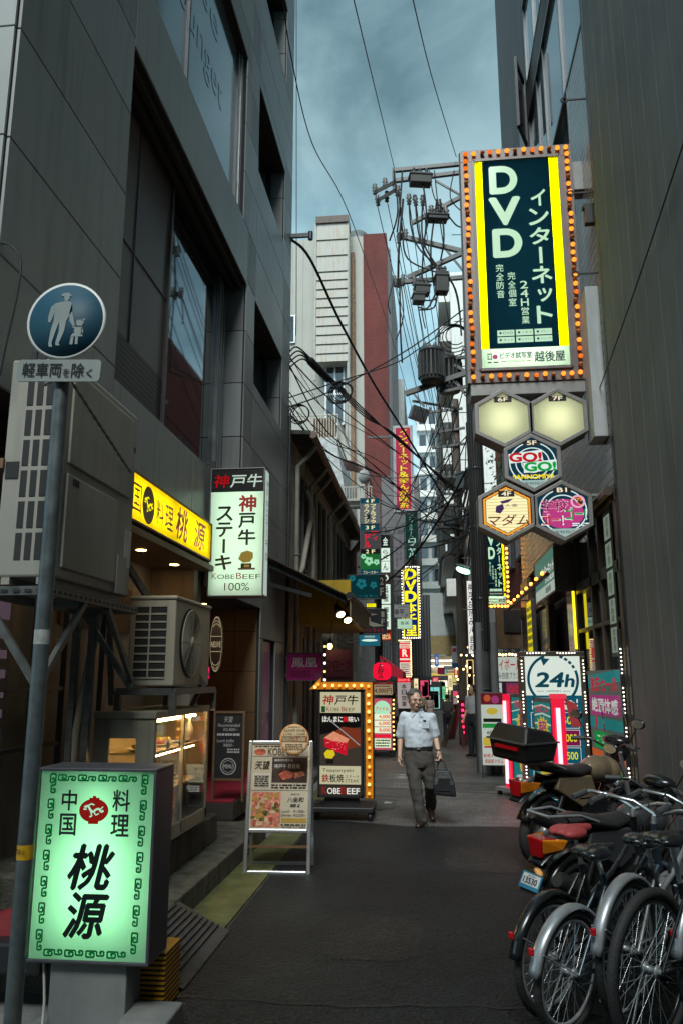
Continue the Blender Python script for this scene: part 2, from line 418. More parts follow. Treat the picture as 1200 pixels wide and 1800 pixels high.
def casing(root, w, h, depth, border, mat, name='casing', proud=0.012, bevel=0.004, backplate=True):
    """open-fronted sign box: four walls, a front frame and a back; the face sits at y = 0"""
    b = MB(mat); t = border
    for x0, x1, z0, z1 in ((-w / 2, w / 2, 0, t), (-w / 2, w / 2, h - t, h), (-w / 2, -w / 2 + t, t, h - t), (w / 2 - t, w / 2, t, h - t)):
        b.bb(x0, x1, -proud, depth, z0, z1)
    if backplate: b.bb(-w / 2 + t, w / 2 - t, depth - 0.01, depth - 0.002, t, h - t)
    return b.build(name, root, bevel=bevel)
def panel(root, w, h, border, mat, name='panel', y=0.0):
    b = MB(mat); b.face([(-w / 2 + border, y, border), (w / 2 - border, y, border), (w / 2 - border, y, h - border), (-w / 2 + border, y, h - border)])
    return b.build(name, root)
def lightbox(name, label, cat, rect, Y, depth, border, face_mat, frame_mat, group=None, rz=0.0, loc=None):
    """rect = X0, X1, Z0, Z1; returns root, w, h of the inner face and a Face for its artwork"""
    w, h = rect[1] - rect[0], rect[3] - rect[2]
    root = thing(name, label, cat, loc or ((rect[0] + rect[1]) / 2, Y, rect[2]), rz, group)
    casing(root, w, h, depth, border, frame_mat); panel(root, w, h, border, face_mat)
    return root, w, h, Face(root, w - 2 * border, h - 2 * border, 0.0, z0=border)
def lamp_tubes(root, pts, mat, r=0.013, name='fluorescent_tube'):
    for p, q in pts: MB(mat).tube([p, q], r, 8).build(name, root)
def bulbs(root, pts, mat_on, mat_off, mat_socket, r=0.022, off_every=0, name='bulb', mat_dim=None):
    """one small bulb per point, sharing two meshes"""
    rb = random.Random(len(pts))
    first = {}
    for i, (x, y, z) in enumerate(pts):
        off = bool(off_every and i % off_every == off_every - 2); dim = bool(mat_dim) and not off and rb.random() < 0.28; key = (off, dim)
        if key not in first:
            b = MB(mat_socket).lathe([(r * 0.8, 0.0), (r * 0.8, -r * 0.7), (r * 0.5, -r * 0.7)], axis='y', n=8)
            b.mat(mat_off if off else (mat_dim if dim else mat_on)).lathe([(r * 0.75, -r * 0.55), (r, -r * 1.2), (r * 0.95, -r * 1.7), (r * 0.5, -r * 2.2), (0.0005, -r * 2.35)], axis='y', n=8)
            o = b.build(name, root); first[key] = o
        else:
            o = first[key].copy(); COL.objects.link(o); o.parent = root
        o.location = (x + rb.uniform(-r, r) * 0.12, y, z + rb.uniform(-r, r) * 0.12); o.rotation_euler = (rb.uniform(-0.2, 0.2), 0, rb.uniform(-0.2, 0.2))
        if off: o['label'] = 'unlit amber bulb'

# ================================================================== materials of the setting
ASPH = asphalt('asphalt', (0.098, 0.099, 0.098), 0.42)
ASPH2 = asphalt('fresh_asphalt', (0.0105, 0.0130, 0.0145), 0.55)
CONC = pbr('concrete', (0.2, 0.2, 0.19), 0.8, var=0.3, scale=3, bump=0.4, bscale=90)
MOSS_GLOW = pbr('glow_tinted_mossy_concrete', (0.115, 0.12, 0.05), 0.85, var=0.5, scale=5, bump=0.6, bscale=70, streak=0.8, dirt='#42580e')  # moss, with the green sign and display case glow put into the colour
CLAD = pbr('grey_cladding', (0.29, 0.31, 0.31), 0.42, var=0.12, scale=0.7, streak=0.32, spec=0.4)
CLADD = pbr('dark_joint', (0.03, 0.03, 0.03), 0.8)
CLADS = [CLAD, CLAD, pbr('grey_cladding_dull', (0.265, 0.282, 0.28), 0.48, var=0.14, scale=0.9, streak=0.45, spec=0.4), pbr('grey_cladding_pale', (0.31, 0.33, 0.332), 0.4, var=0.12, scale=0.6, streak=0.25, spec=0.4)]; rcl = random.Random(2)
BROWNP = pbr('brown_panel', (0.13, 0.11, 0.113), 0.45, var=0.15, scale=1.5)
BROWNL = brick('brown_louvre', '#4a4143', '#463d40', '#221e20', 30, 0.055, 0.012, 0.5, 0.8)
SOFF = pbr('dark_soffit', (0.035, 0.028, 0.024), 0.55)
ALU = pbr('aluminium', (0.42, 0.44, 0.45), 0.35, 0.8, var=0.1)
DALU = pbr('dark_aluminium', (0.10, 0.105, 0.11), 0.4, 0.6, var=0.15)
BLK = pbr('black_paint', (0.018, 0.018, 0.02), 0.45, var=0.2)
STEEL = pbr('galvanised_steel', (0.13, 0.15, 0.155), 0.5, 0.6, var=0.25, scale=14)
RUST = pbr('rusty_steel', (0.22, 0.13, 0.08), 0.8, var=0.5, scale=9)
GLS = glass('dark_window')
GLS2 = glass('pale_window', tint=(0.16, 0.19, 0.19), rough=0.08)
CLEAR = glass('clear_glass', alpha=0.93)
WOODB = pbr('brown_board', (0.16, 0.09, 0.045), 0.6, var=0.3, scale=6)
BEIGE = pbr('beige_plaster', (0.36, 0.33, 0.28), 0.8, var=0.18, scale=2, streak=0.3)
STONE = brick('brown_stone', '#8a7050', '#7c6448', '#4a3e30', 0.6, 0.6, 0.006, 0.5, 0.3, off=0.0)
OLDW = pbr('weathered_plaster', (0.40, 0.35, 0.29), 0.85, var=0.3, scale=2.2, bump=0.3, bscale=30, streak=0.85, dirt='#2a241e')
WHITEW = pbr('white_metal_wall', (0.36, 0.355, 0.315), 0.6, var=0.08, scale=1.0, streak=0.3, dirt='#8a8478')
WHITEJ = pbr('white_duct_panel', (0.34, 0.335, 0.295), 0.55, var=0.06, streak=0.55, dirt='#9a6a40')
REDB = brick('red_brick', '#743029', '#662a25', '#5a2c28', 0.24, 0.085, 0.012, 0.8, 0.3)
REDT = brick('red_orange_brick', '#8a3c28', '#7d3624', '#5a2c20', 0.5, 0.16, 0.02, 0.8, 0.3)
GREYW = pbr('grey_wall', (0.17, 0.17, 0.175), 0.8, var=0.15, streak=0.35)
PALEW = pbr('pale_wall', (0.5, 0.53, 0.53), 0.7, var=0.12, streak=0.35)
WHITE2 = pbr('white_wall', (0.7, 0.7, 0.66), 0.7, var=0.1, streak=0.35)
TEALW = pbr('teal_panel', (0.10, 0.22, 0.25), 0.6)
TILE = brick('white_tile', '#a9adab', '#9ea3a1', '#4c4f4f', 9.0, 0.135, 0.012, 0.25, 0.6, off=0.3)
DWALL = pbr('dark_stucco', (0.185, 0.205, 0.208), 0.75, var=0.15, scale=1.2, bump=0.55, bscale=130, streak=0.3)
GWALL = brick('grey_seamed_wall', '#4f4d4e', '#4a4849', '#2c2b2c', 0.45, 40, 0.012, 0.7, 0.4)

# ================================================================== ground
def sheet(name, m, x0, x1, y0, y1, z, kind='structure', sub=1):
    b = MB(m); b.face([(x0, y0, z), (x1, y0, z), (x1, y1, z), (x0, y1, z)]); o = b.build(name); tag(o, kind=kind); return o
sheet('ground', CONC, -400, 400, -60, 700, -0.008)
sheet('road', ASPH, -1.45, 2.6, -6, 160, 0.0)
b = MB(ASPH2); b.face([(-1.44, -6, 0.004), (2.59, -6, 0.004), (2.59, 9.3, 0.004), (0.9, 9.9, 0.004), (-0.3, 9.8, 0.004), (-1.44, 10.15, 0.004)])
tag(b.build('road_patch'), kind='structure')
b = MB(pbr('worn_asphalt', (0.13, 0.13, 0.128), 0.5, var=0.3, bump=0.6, bscale=180)); b.face([(-1.44, 13.2, 0.004), (2.2, 12.4, 0.004), (2.2, 14.3, 0.004), (-1.44, 15.0, 0.004)])
tag(b.build('road_seam_patch'), kind='structure')
b = MB(MOSS_GLOW); b.bb(-1.80, -1.455, 2.0, 14.2, -0.05, 0.012); tag(b.build('gutter_strip'), kind='structure')
b = MB(pbr('dark_step_concrete', (0.11, 0.105, 0.085), 0.85, var=0.4, scale=6, bump=0.6, bscale=60, streak=0.9, dirt='#2f3a10'))
b.bb(-4.3, -1.80, 4.6, 8.9, -0.05, 0.18); b.bb(-4.3, -1.95, 8.9, 14.2, -0.05, 0.10)
b.bb(-4.3, -2.08, 5.3, 7.9, 0.18, 0.42)
tag(b.build('kerb_step', bevel=0.012), kind='structure')
CRK = pbr('crack_tar', (0.012, 0.012, 0.012), 0.5)
rk = random.Random(31)
def crack(pts, wd):
    q = []
    for a, c in zip(pts, pts[1:]):
        for k in range(7): t = k / 7; q.append((a[0] + (c[0] - a[0]) * t + rk.uniform(-0.025, 0.025), a[1] + (c[1] - a[1]) * t + rk.uniform(-0.02, 0.02)))
    q.append(pts[-1]); b = MB(CRK)
    for a, c in zip(q, q[1:]): w0 = wd * rk.uniform(0.5, 1.2) / 2; b.face([(a[0], a[1] - w0, 0.0075), (c[0], c[1] - w0, 0.0075), (c[0], c[1] + w0, 0.0075), (a[0], a[1] + w0, 0.0075)])
    tag(b.build('road_crack'), kind='structure')
crack([(-1.4, 4.62), (-0.6, 4.58), (0.2, 4.66), (1.0, 4.6)], 0.022); crack([(-1.4, 10.12), (-0.3, 9.82), (0.9, 9.92), (2.1, 9.3)], 0.03); crack([(-0.2, 6.9), (0.5, 7.1), (1.2, 6.8)], 0.012); crack([(-0.9, 12.2), (0.3, 12.0), (1.6, 12.3)], 0.02); crack([(-1.2, 16.4), (0.4, 16.1), (1.8, 16.5)], 0.03)
for x0, x1, y0, y1, c in ((-0.75, -0.1, 5.3, 6.2, 0.017), (0.1, 0.75, 7.6, 8.7, 0.021), (-1.3, -0.5, 11.0, 11.9, 0.09), (0.2, 1.2, 12.9, 13.9, 0.085), (-0.9, 0.4, 17.2, 19.0, 0.09)):
    b = MB(asphalt('repair_asphalt%d' % (c * 1000), (c, c, c * 0.98), 0.55)); n = 18; cx, cy = (x0 + x1) / 2, (y0 + y1) / 2
    b.face([(cx + (x1 - x0) / 2 * max(-1, min(1, 1.25 * math.cos(a * PI / 9))) * rk.uniform(0.93, 1.05), cy + (y1 - y0) / 2 * max(-1, min(1, 1.25 * math.sin(a * PI / 9))) * rk.uniform(0.93, 1.05), 0.006) for a in range(n)]); tag(b.build('road_repair'), kind='structure')
# covers in the road
IRON = pbr('worn_iron', (0.28, 0.27, 0.24), 0.5, 0.5, var=0.3, scale=20, bump=0.4, bscale=90)
root = thing('manhole_cover', 'round iron manhole cover set in the road behind the lit arrow sign', 'manhole cover', (-0.55, 14.6, 0.0))
MB(IRON).lathe([(0.0, 0.012), (0.30, 0.012), (0.31, 0.0)], n=32).build('lid', root)
b = MB(IRON)
for r in (0.10, 0.17, 0.24): b.torus((0, 0, 0.013), r, 0.008, 28, 6, 'z')
b.build('tread_ring', root)
root = thing('drain_grate', 'rectangular iron drain grate in the road beside the walking man', 'drain cover', (-0.35, 13.4, 0.0))
b = MB(IRON)
for i in range(12): b.bb(-0.26 + i * 0.045, -0.235 + i * 0.045, -0.2, 0.2, 0.0, 0.014)
b.build('grating', root)
b = MB(IRON)
for x0, x1, y0, y1 in ((-0.3, 0.3, -0.23, -0.2), (-0.3, 0.3, 0.2, 0.23), (-0.3, -0.27, -0.2, 0.2), (0.27, 0.3, -0.2, 0.2)): b.bb(x0, x1, y0, y1, 0.0, 0.016)
b.build('rim', root)
PAPER = pbr('paper', (0.55, 0.53, 0.5), 0.8)
p = W(742, 1416, Z=0)
b = MB(PAPER); b.face([(-0.13, -0.06, 0.008), (0.12, -0.08, 0.008), (0.13, 0.06, 0.008), (-0.11, 0.07, 0.012)])
tag(b.build('paper_scrap', loc=p), 'pale flat paper scrap lying on the asphalt behind the walking man', 'litter')
for i, (px, py, lab) in enumerate([(681, 1412, 'small crumpled paper bit on the road right of the arrow sign'), (943, 1381, 'tiny pale paper bit on the road near the neon stand')]):
    p = W(px, py, Z=0); b = MB(PAPER); b.face([(-0.06, -0.05, 0.006), (0.05, -0.06, 0.012), (0.06, 0.05, 0.006), (-0.03, 0.06, 0.016)])
    tag(b.build('paper_scrap', loc=p), lab, 'litter')

# ================================================================== grey clad building on the left
LX = -2.6
def clad(b, x, rect, zs, pw, t=0.022, gap=0.011, side=1, face='x'):
    """flat cladding sheets with open joints over a rectangle (y0, y1, z0, z1)"""
    y0, y1, z0, z1 = rect
    zz = [z0] + [z for z in zs if z0 + 0.12 < z < z1 - 0.12] + [z1]; n = max(1, round((y1 - y0) / pw))
    for a, c in zip(zz, zz[1:]):
        for i in range(n):
            p, q = y0 + (y1 - y0) * i / n, y0 + (y1 - y0) * (i + 1) / n; b.mat(rcl.choice(CLADS))
            if face == 'x': b.bb(min(x, x + side * t), max(x, x + side * t), p + gap / 2, q - gap / 2, a + gap / 2, c - gap / 2)
            else: b.bb(p + gap / 2, q - gap / 2, min(x, x + side * t), max(x, x + side * t), a + gap / 2, c - gap / 2)
LB = thing('clad_building', 'grey panel-clad commercial building with a long ribbon window above the food shop', 'building', (LX, 4.15, 0))
def lb(b, name, **k): return b.build(name, LB, loc=(-LX, -4.15, 0), **k)
zs = [3.45 + 0.81 * i for i in range(25)]
HB = 0.32    # thickness of the front skin
solid = [(4.15, 6.0, 3.45, 22), (6.0, 10.55, 3.45, 4.17), (6.0, 10.55, 7.42, 8.32), (6.0, 10.55, 11.07, 22), (10.55, 11.1, 3.45, 22), (10.25, 10.55, 8.32, 11.07),
         (11.1, 13.4, 3.45, 6.1), (11.1, 13.4, 7.45, 9.75), (11.1, 13.4, 11.3, 13.3), (11.1, 13.4, 15.0, 22), (13.4, 14.2, 3.45, 22), (8.9, 12.0, 2.75, 3.45), (12.0, 14.2, 2.3, 3.45), (13.2, 14.2, 0.1, 2.3), (12.0, 12.25, 0.1, 2.3)]
b = MB(CLADD)
for y0, y1, z0, z1 in solid: b.bb(LX - HB, LX - 0.004, y0, y1, z0, z1)
b.mat(GREYW); b.bb(-9, LX - HB - 0.002, 4.30, 14.2, 3.45, 22); b.bb(-9, LX - HB - 0.002, 12.0, 14.2, 0, 3.45); b.bb(-9, -4.3, 4.3, 12.0, 0, 3.45)
lb(b, 'wall')
b = MB(CLAD)
for r in solid: clad(b, LX, r, zs, 1.85 if r[1] - r[0] > 1.2 else 0.8)
clad(b, 4.15, (-9, LX, 3.45, 22), zs, 1.6, side=-1, face='y')
# jambs of the openings, facing the camera
for y, z0, z1 in ((10.55, 4.17, 7.42), (13.4, 6.1, 7.45), (13.4, 9.75, 11.3), (13.4, 13.3, 15.0)):
    clad(b, y, (LX - HB, LX - 0.01, z0, z1), zs, 1.0, side=-1, t=0.012, face='y')
lb(b, 'cladding', bevel=0.004)
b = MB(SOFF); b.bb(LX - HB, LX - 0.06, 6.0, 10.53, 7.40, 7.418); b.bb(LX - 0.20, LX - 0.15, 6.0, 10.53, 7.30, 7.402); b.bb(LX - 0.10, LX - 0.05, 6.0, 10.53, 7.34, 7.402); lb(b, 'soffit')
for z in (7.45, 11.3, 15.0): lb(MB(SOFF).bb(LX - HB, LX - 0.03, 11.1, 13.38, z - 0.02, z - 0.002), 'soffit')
b = MB(emis('dim_lit_window', '#5a4a55', 0.55)); b.bb(-3.075, -3.072, 4.75, 5.55, 0.95, 2.3); lb(b, 'lit_window')
wf = MB(BROWNP); xg = LX - HB + 0.03
wf.bb(xg - 0.02, xg, 6.0, 8.0, 4.95, 7.39); wf.bb(xg, xg + 0.03, 8.0, 8.06, 4.17, 7.39); wf.bb(xg, xg + 0.012, 7.0, 7.02, 4.95, 7.39); wf.bb(xg, xg + 0.012, 6.0, 8.0, 5.9, 5.915)
wf.mat(BROWNL); wf.bb(xg - 0.02, xg + 0.002, 6.0, 8.0, 4.17, 4.948)
wp = lb(wf, 'spandrel_panel')
b = MB(ALU)
for y in (10.08, 10.2, 10.33): b.bb(xg, xg + 0.05, y, y + 0.05, 4.17, 7.39)
b.bb(xg, xg + 0.05, 8.06, 10.08, 4.17, 4.22)
fr = lb(b, 'window_frame')
b = MB(GLS); b.bb(xg - 0.015, xg - 0.001, 8.06, 10.53, 4.2, 7.39); b.build('pane', fr)
# third floor window with a pale film and lettering
xw = LX - 0.11
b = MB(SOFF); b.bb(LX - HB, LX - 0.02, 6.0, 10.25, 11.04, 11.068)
b.mat(DALU); b.bb(xw, xw + 0.05, 6.0, 10.25, 8.32, 8.37)
for y in (6.0, 7.7, 10.02): b.bb(xw, xw + 0.05, y, y + 0.05, 8.37, 11.04)
b.mat(ALU); b.bb(xw, xw + 0.07, 10.12, 10.17, 8.32, 11.04); b.bb(xw, xw + 0.07, 10.2, 10.25, 8.32, 11.04)
fr = lb(b, 'window_frame')
b = MB(GLS2); b.bb(xw - 0.02, xw + 0.01, 6.05, 10.1, 8.37, 11.04); b.build('pane', fr)
FILM = glass('grey_film_letter', tint=(0.105, 0.13, 0.13), rough=0.08)
F = Face(fr, 4.05, 2.67); wl = lambda x, y: ((W(x, y, X=xw).y - 6.05) / 4.05, 1 - (W(x, y, X=xw).z - 8.37) / 2.67)
ua, va = wl(300, 55); ub, vb = wl(388, 215); F.text(FILM, 'lounget', ua, vb - 0.24, ub, vb); ua, va = wl(352, 25); ub, vb = wl(382, 80); F.text(FILM, 'se', ua, vb - 0.12, ub, vb)
o = F.part('lettering'); o.location = (xw + 0.0125, 8.08, 8.37); o.rotation_euler.z = PI / 2
for z0, z1 in ((6.1, 7.43), (9.75, 11.28), (13.3, 14.98)):
    b = MB(DALU)
    for y in (11.1, 12.2, 13.3): b.bb(xg, xg + 0.05, y, y + 0.06, z0, z1)
    b.bb(xg, xg + 0.05, 11.16, 13.3, z0, z0 + 0.05)
    fr = lb(b, 'window_frame')
    MB(GLS).bb(xg - 0.015, xg - 0.001, 11.1, 13.39, z0, z1).build('pane', fr)
# shop bays on the ground floor
b = MB(BEIGE); b.bb(-3.3, -3.12, 4.3, 8.9, 0.18, 3.44); b.bb(-3.12, -2.62, 8.62, 8.88, 0.18, 3.44)
b.mat(WOODB); b.bb(-3.1, -2.45, 4.2, 8.86, 2.90, 2.96); b.bb(-3.118, -3.09, 6.4, 8.0, 2.15, 2.6)
lb(b, 'shop_wall')
b = MB(STONE); b.bb(-4.29, -2.63, 11.97, 11.998, 0.1, 2.74); b.bb(-4.29, -4.27, 8.9, 11.97, 0.1, 2.74); b.bb(-4.29, -2.63, 8.9, 8.93, 0.1, 2.74)
lb(b, 'entrance_lining')
DLM = emis('warm_downlight', '#ffc070', 22.0)
for x, y, z in ((-3.2, 9.8, 2.735), (-3.2, 11.0, 2.735), (-2.75, 5.6, 2.895), (-2.72, 7.2, 2.895), (-2.72, 8.2, 2.895)): lb(MB(DLM).lathe([(0.0, z), (0.045, z), (0.05, z + 0.004)], c=(x, y, 0), n=14), 'downlight')
b = MB(pbr('plum_door', (0.42, 0.20, 0.40), 0.35, var=0.1)); b.bb(LX - 0.09, LX - 0.05, 12.27, 13.18, 0.1, 2.28)
for z0, z1 in ((0.3, 1.0), (1.15, 2.1)): b.bb(LX - 0.055, LX - 0.035, 12.4, 13.05, z0, z1)
d = lb(b, 'door', bevel=0.006)
MB(ALU).beam((LX - 0.02, 12.36, 1.05), (LX - 0.02, 12.50, 1.05), 0.025).beam((LX - 0.06, 12.36, 1.05), (LX - 0.02, 12.36, 1.05), 0.02).build('handle', d)
b = MB(pbr('shutter_grey', (0.30, 0.28, 0.29), 0.5, 0.2, var=0.2, streak=0.5)); b.bb(-3.115, -3.08, 4.6, 5.6, 0.18, 2.2)
for i in range(14): b.bb(-3.08, -3.07, 4.6, 5.6, 0.22 + i * 0.14, 0.30 + i * 0.14)
lb(b, 'shutter')
b = MB(DALU)
for y in (4.35, 4.95, 5.75, 6.25, 7.0): b.beam((-2.95, y, 0.18), (-2.95, y, 2.9), 0.05, 0.07)
for z in (1.2, 1.62): b.beam((-2.95, 4.3, z), (-2.95, 6.3, z), 0.03, 0.03)
lb(b, 'shopfront_rail')
b = MB(DALU); b.tube([(-2.55, 14.14, 0.1), (-2.55, 14.14, 6.6)], 0.03); lb(b, 'conduit')
b = MB(DALU); b.beam((LX, 14.1, 10.35), (LX + 0.42, 14.1, 10.35), 0.06, 0.08); b.tube([(LX + 0.42, 14.1, 10.25), (LX + 0.42, 14.1, 10.42)], 0.05); lb(b, 'cable_bracket')

# ================================================================== old two-storey house behind it
OX = -2.58
OH = thing('old_house', 'weathered two-storey row house with pipes and a sagging eave beside the grey clad building', 'building', (OX, 14.22, 0))
def oh(b, name, **k): return b.build(name, OH, loc=(-OX, -14.22, 0), **k)
b = MB(OLDW); b.bb(-8, OX, 14.22, 26.0, 0, 6.3)
oh(b, 'wall')
b = MB(pbr('old_roof', (0.08, 0.08, 0.076), 0.95, var=0.4, streak=0.5, spec=0.08)); b.add([(OX + 0.42, 14.22, 6.24), (OX + 0.42, 26.2, 6.24), (-5.2, 26.2, 6.42), (-5.2, 14.22, 6.42), (OX + 0.42, 14.22, 6.32), (OX + 0.42, 26.2, 6.32), (-5.2, 26.2, 6.5), (-5.2, 14.22, 6.5)],
      [(0, 1, 2, 3), (4, 7, 6, 5), (0, 4, 5, 1), (1, 5, 6, 2), (2, 6, 7, 3), (3, 7, 4, 0)])
oh(b, 'roof')
PIPE = pbr('grey_pipe', (0.36, 0.345, 0.31), 0.6, var=0.2, streak=0.5)
b = MB(pbr('rusty_gutter', (0.28, 0.2, 0.17), 0.6, var=0.3)); b.tube([(OX + 0.46, 14.24, 6.24), (OX + 0.46, 26.1, 6.16)], 0.075); oh(b, 'gutter')
for y, r, m in ((14.7, 0.05, PIPE), (16.4, 0.045, PIPE), (17.2, 0.045, PIPE), (19.6, 0.05, PIPE), (20.9, 0.05, PIPE), (25.7, 0.13, PIPE)):
    b = MB(m); b.tube([(OX + 0.46, y, 6.16), (OX + 0.30, y, 5.95), (OX + 0.10, y, 5.75), (OX + 0.10, y, 0.1)], r)
    for z in (2.0, 4.0): b.torus((OX + 0.10, y, z), r + 0.008, 0.012, 12, 6, 'z')
    oh(b, 'downpipe')
for y0, y1, z0, z1 in ((15.2, 16.2, 3.9, 5.7), (17.6, 19.2, 3.9, 5.8), (21.5, 23.0, 3.9, 5.7), (23.6, 25.0, 3.9, 5.7)):
    b = MB(pbr('window_wood', (0.2, 0.185, 0.16), 0.6, var=0.2)); b.bb(OX, OX + 0.08, y0 - 0.06, y1 + 0.06, z0 - 0.06, z0); b.bb(OX, OX + 0.08, y0 - 0.06, y1 + 0.06, z1, z1 + 0.06)
    for y in (y0 - 0.06, (y0 + y1) / 2 - 0.03, y1): b.bb(OX, OX + 0.07, y, y + 0.06, z0, z1)
    fr = oh(b, 'window'); MB(GLS).bb(OX - 0.001, OX + 0.02, y0, y1, z0, z1).build('pane', fr)
b = MB(pbr('cream_duct', (0.42, 0.38, 0.31), 0.7, var=0.15))
b.tube([(OX + 0.12, 15.6, 5.5), (OX + 0.16, 15.9, 5.35), (OX + 0.16, 16.0, 4.9), (OX + 0.15, 15.5, 4.3), (OX + 0.14, 15.1, 3.8), (OX + 0.12, 14.6, 3.55)], 0.055, 10)
b.tube([(OX + 0.12, 15.7, 5.5), (OX + 0.17, 16.2, 5.2), (OX + 0.18, 16.3, 4.4), (OX + 0.16, 16.35, 3.3)], 0.05, 10)
oh(b, 'flexible_duct')
b = MB(pbr('yellow_fascia', (0.55, 0.36, 0.02), 0.5, var=0.12, streak=0.3)); b.bb(-2.57, -1.55, 15.6, 15.72, 2.75, 3.62); b.bb(-2.57, -1.55, 15.72, 19.0, 2.75, 2.83)
oh(b, 'fascia')
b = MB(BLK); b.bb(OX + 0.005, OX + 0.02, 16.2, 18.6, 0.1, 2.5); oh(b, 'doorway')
b = MB(BEIGE); b.bb(OX, OX + 0.25, 19.2, 19.6, 0, 3.0); oh(b, 'pillar')
b = MB(brick('rubble_stone', '#7a6a52', '#5d5142', '#38322a', 0.45, 0.16, 0.02, 0.8, 1.0)); b.bb(OX, OX + 0.12, 19.9, 25.9, 0, 3.1); oh(b, 'stone_facing')

# awning over the shop front with lamps
AW = thing('awning', 'dark fabric awning with folding arms sticking out over the old house front', 'awning', (-2.58, 12.4, 3.6))
def aw(b, n, **k): return b.build(n, AW, loc=(2.58, -12.4, -3.6), **k)
CLOTH = pbr('dark_brown_canvas', (0.06, 0.045, 0.036), 0.8, var=0.25, bump=0.2, bscale=200)
a0, a1 = W(466, 975, Y=12.4), W(614, 1047, Y=12.4)
b = MB(CLOTH); b.add([(a0.x, 12.4, a0.z), (a1.x, 12.4, a1.z), (a1.x, 16.2, a1.z), (a0.x, 16.2, a0.z)] + [(a0.x, 12.4, a0.z - 0.02), (a1.x, 12.4, a1.z - 0.02), (a1.x, 16.2, a1.z - 0.02), (a0.x, 16.2, a0.z - 0.02)], [(0, 1, 2, 3), (7, 6, 5, 4), (0, 4, 5, 1), (1, 5, 6, 2), (2, 6, 7, 3), (3, 7, 4, 0)])
aw(b, 'canopy')
b = MB(pbr('tan_valance', (0.22, 0.17, 0.11), 0.8, var=0.2)); b.bb(a1.x, a1.x + 0.02, 12.42, 16.2, a1.z - 0.34, a1.z - 0.03); aw(b, 'valance')
for y in (12.55, 15.9):
    b = MB(BLK); b.beam((a0.x, y, a0.z - 0.12), (a1.x - 0.05, y, a1.z - 0.06), 0.07, 0.09); b.beam((a0.x, y, a0.z - 0.45), (a0.x + 0.75, y, a1.z + 0.02), 0.06, 0.06); aw(b, 'folding_arm')
b = MB(BLK); b.tube([(a1.x, 12.38, a1.z), (a1.x, 16.25, a1.z)], 0.06); aw(b, 'front_bar')
LAMPW = emis('warm_lamp', '#ffd9a0', 14.0)
for i, (px, py, lab) in enumerate([(598, 1079, 'left of two glowing spotlights hung under the dark awning'), (610, 1089, 'right of two glowing spotlights hung under the dark awning')]):
    p = W(px, py, Y=12.75 + i * 0.5)
    t = thing('spotlight', lab, 'lamp', p, 0, 'spotlights under the awning')
    d = Vector((0.3, -0.35, -0.55)).normalized()
    b = MB(BLK); b.tube([Vector((0, 0, 0)) - d * 0.20, Vector((0, 0, 0)) - d * 0.13, Vector((0, 0, 0)) - d * 0.05, Vector((0, 0, 0)) + d * 0.015], [0.03, 0.055, 0.075, 0.085], 14); b.build('lamp_shade', t)
    MB(BLK).beam(-d * 0.17, (0, 0, 0.26), 0.025).build('bracket', t)
    MB(LAMPW).ell((0, 0, 0), (0.068, 0.068, 0.06)).build('bulb', t)

# ================================================================== stucco house, tall white building and others up the left side
SH = thing('stucco_house', 'pale speckled stucco house with a railed roof terrace behind the old row house', 'building', (-3.0, 28, 0))
STU = pbr('speckled_stucco', (0.55, 0.57, 0.57), 0.85, var=0.3, scale=5, bump=0.5, bscale=12)
zt = W(590, 770, Y=28).z; xr = W(607, 850, Y=28).x; xl = W(562, 770, Y=28).x
b = MB(STU); b.prism([(xl - 1.5, 0), (xr, 0), (xr - 0.0, zt - 2.2), (xr - 0.35, zt), (xl - 1.5, zt)], 28, 33); b.build('wall', SH, loc=(3, -28, 0))
RAIL = pbr('pale_rail', (0.5, 0.48, 0.42), 0.6, var=0.2)
b = MB(RAIL)
for z in (zt + 0.04, zt + 0.95): b.beam((xl - 1.5, 28.1, z), (xr - 0.3, 28.1, z), 0.05)
for i in range(22): x = xl - 1.5 + i * (xr - xl + 1.2) / 21; b.beam((x, 28.1, zt), (x, 28.1, zt + 0.95), 0.03)
b.beam((xr - 0.3, 28.1, zt + 0.95), (xr - 0.3, 33, zt + 0.95), 0.05); b.beam((xr - 0.3, 28.1, zt + 0.04), (xr - 0.3, 33, zt + 0.04), 0.05)
for i in range(16): b.beam((xr - 0.3, 28.2 + i * 0.31, zt), (xr - 0.3, 28.2 + i * 0.31, zt + 0.95), 0.03)
b.build('railing', SH, loc=(3, -28, 0))
b = MB(WOODB); b.bb(xr - 1.25, xr - 0.4, 28.3, 28.45, zt + 0.05, zt + 0.9); b.build('screen_board', SH, loc=(3, -28, 0))
# balcony with canopy
BX0, BX1, BZ0, BZ1 = rectY(598, 808, 652, 880, 26.6)
b = MB(pbr('brown_canopy', (0.2, 0.1, 0.08), 0.5, var=0.2)); pts = [(BX0 + 0.05, BZ1 - 0.35), (BX0 + 0.05, BZ1), (BX0 + 0.5, BZ1 - 0.03), (BX1 - 0.35, BZ1 - 0.25), (BX1 - 0.05, BZ1 - 0.62), (BX1 - 0.1, BZ1 - 0.62), (BX1 - 0.4, BZ1 - 0.30)]
b.prism(pts[1:] + [(BX0 + 0.5, BZ1 - 0.08)], 26.6, 28.0); b.build('canopy', SH, loc=(3, -28, 0))
b = MB(RAIL); b.bb(BX0 - 0.2, BX1, 26.6, 28.0, BZ0, BZ0 + 0.06)
for z in (BZ0 + 0.5, BZ0 + 0.06): b.beam((BX0 - 0.2, 26.65, z), (BX1, 26.65, z), 0.04); b.beam((BX1, 26.65, z), (BX1, 28, z), 0.04)
for i in range(14): b.beam((BX0 - 0.2 + i * (BX1 - BX0 + 0.2) / 13, 26.65, BZ0), (BX0 - 0.2 + i * (BX1 - BX0 + 0.2) / 13, 26.65, BZ0 + 0.5), 0.025)
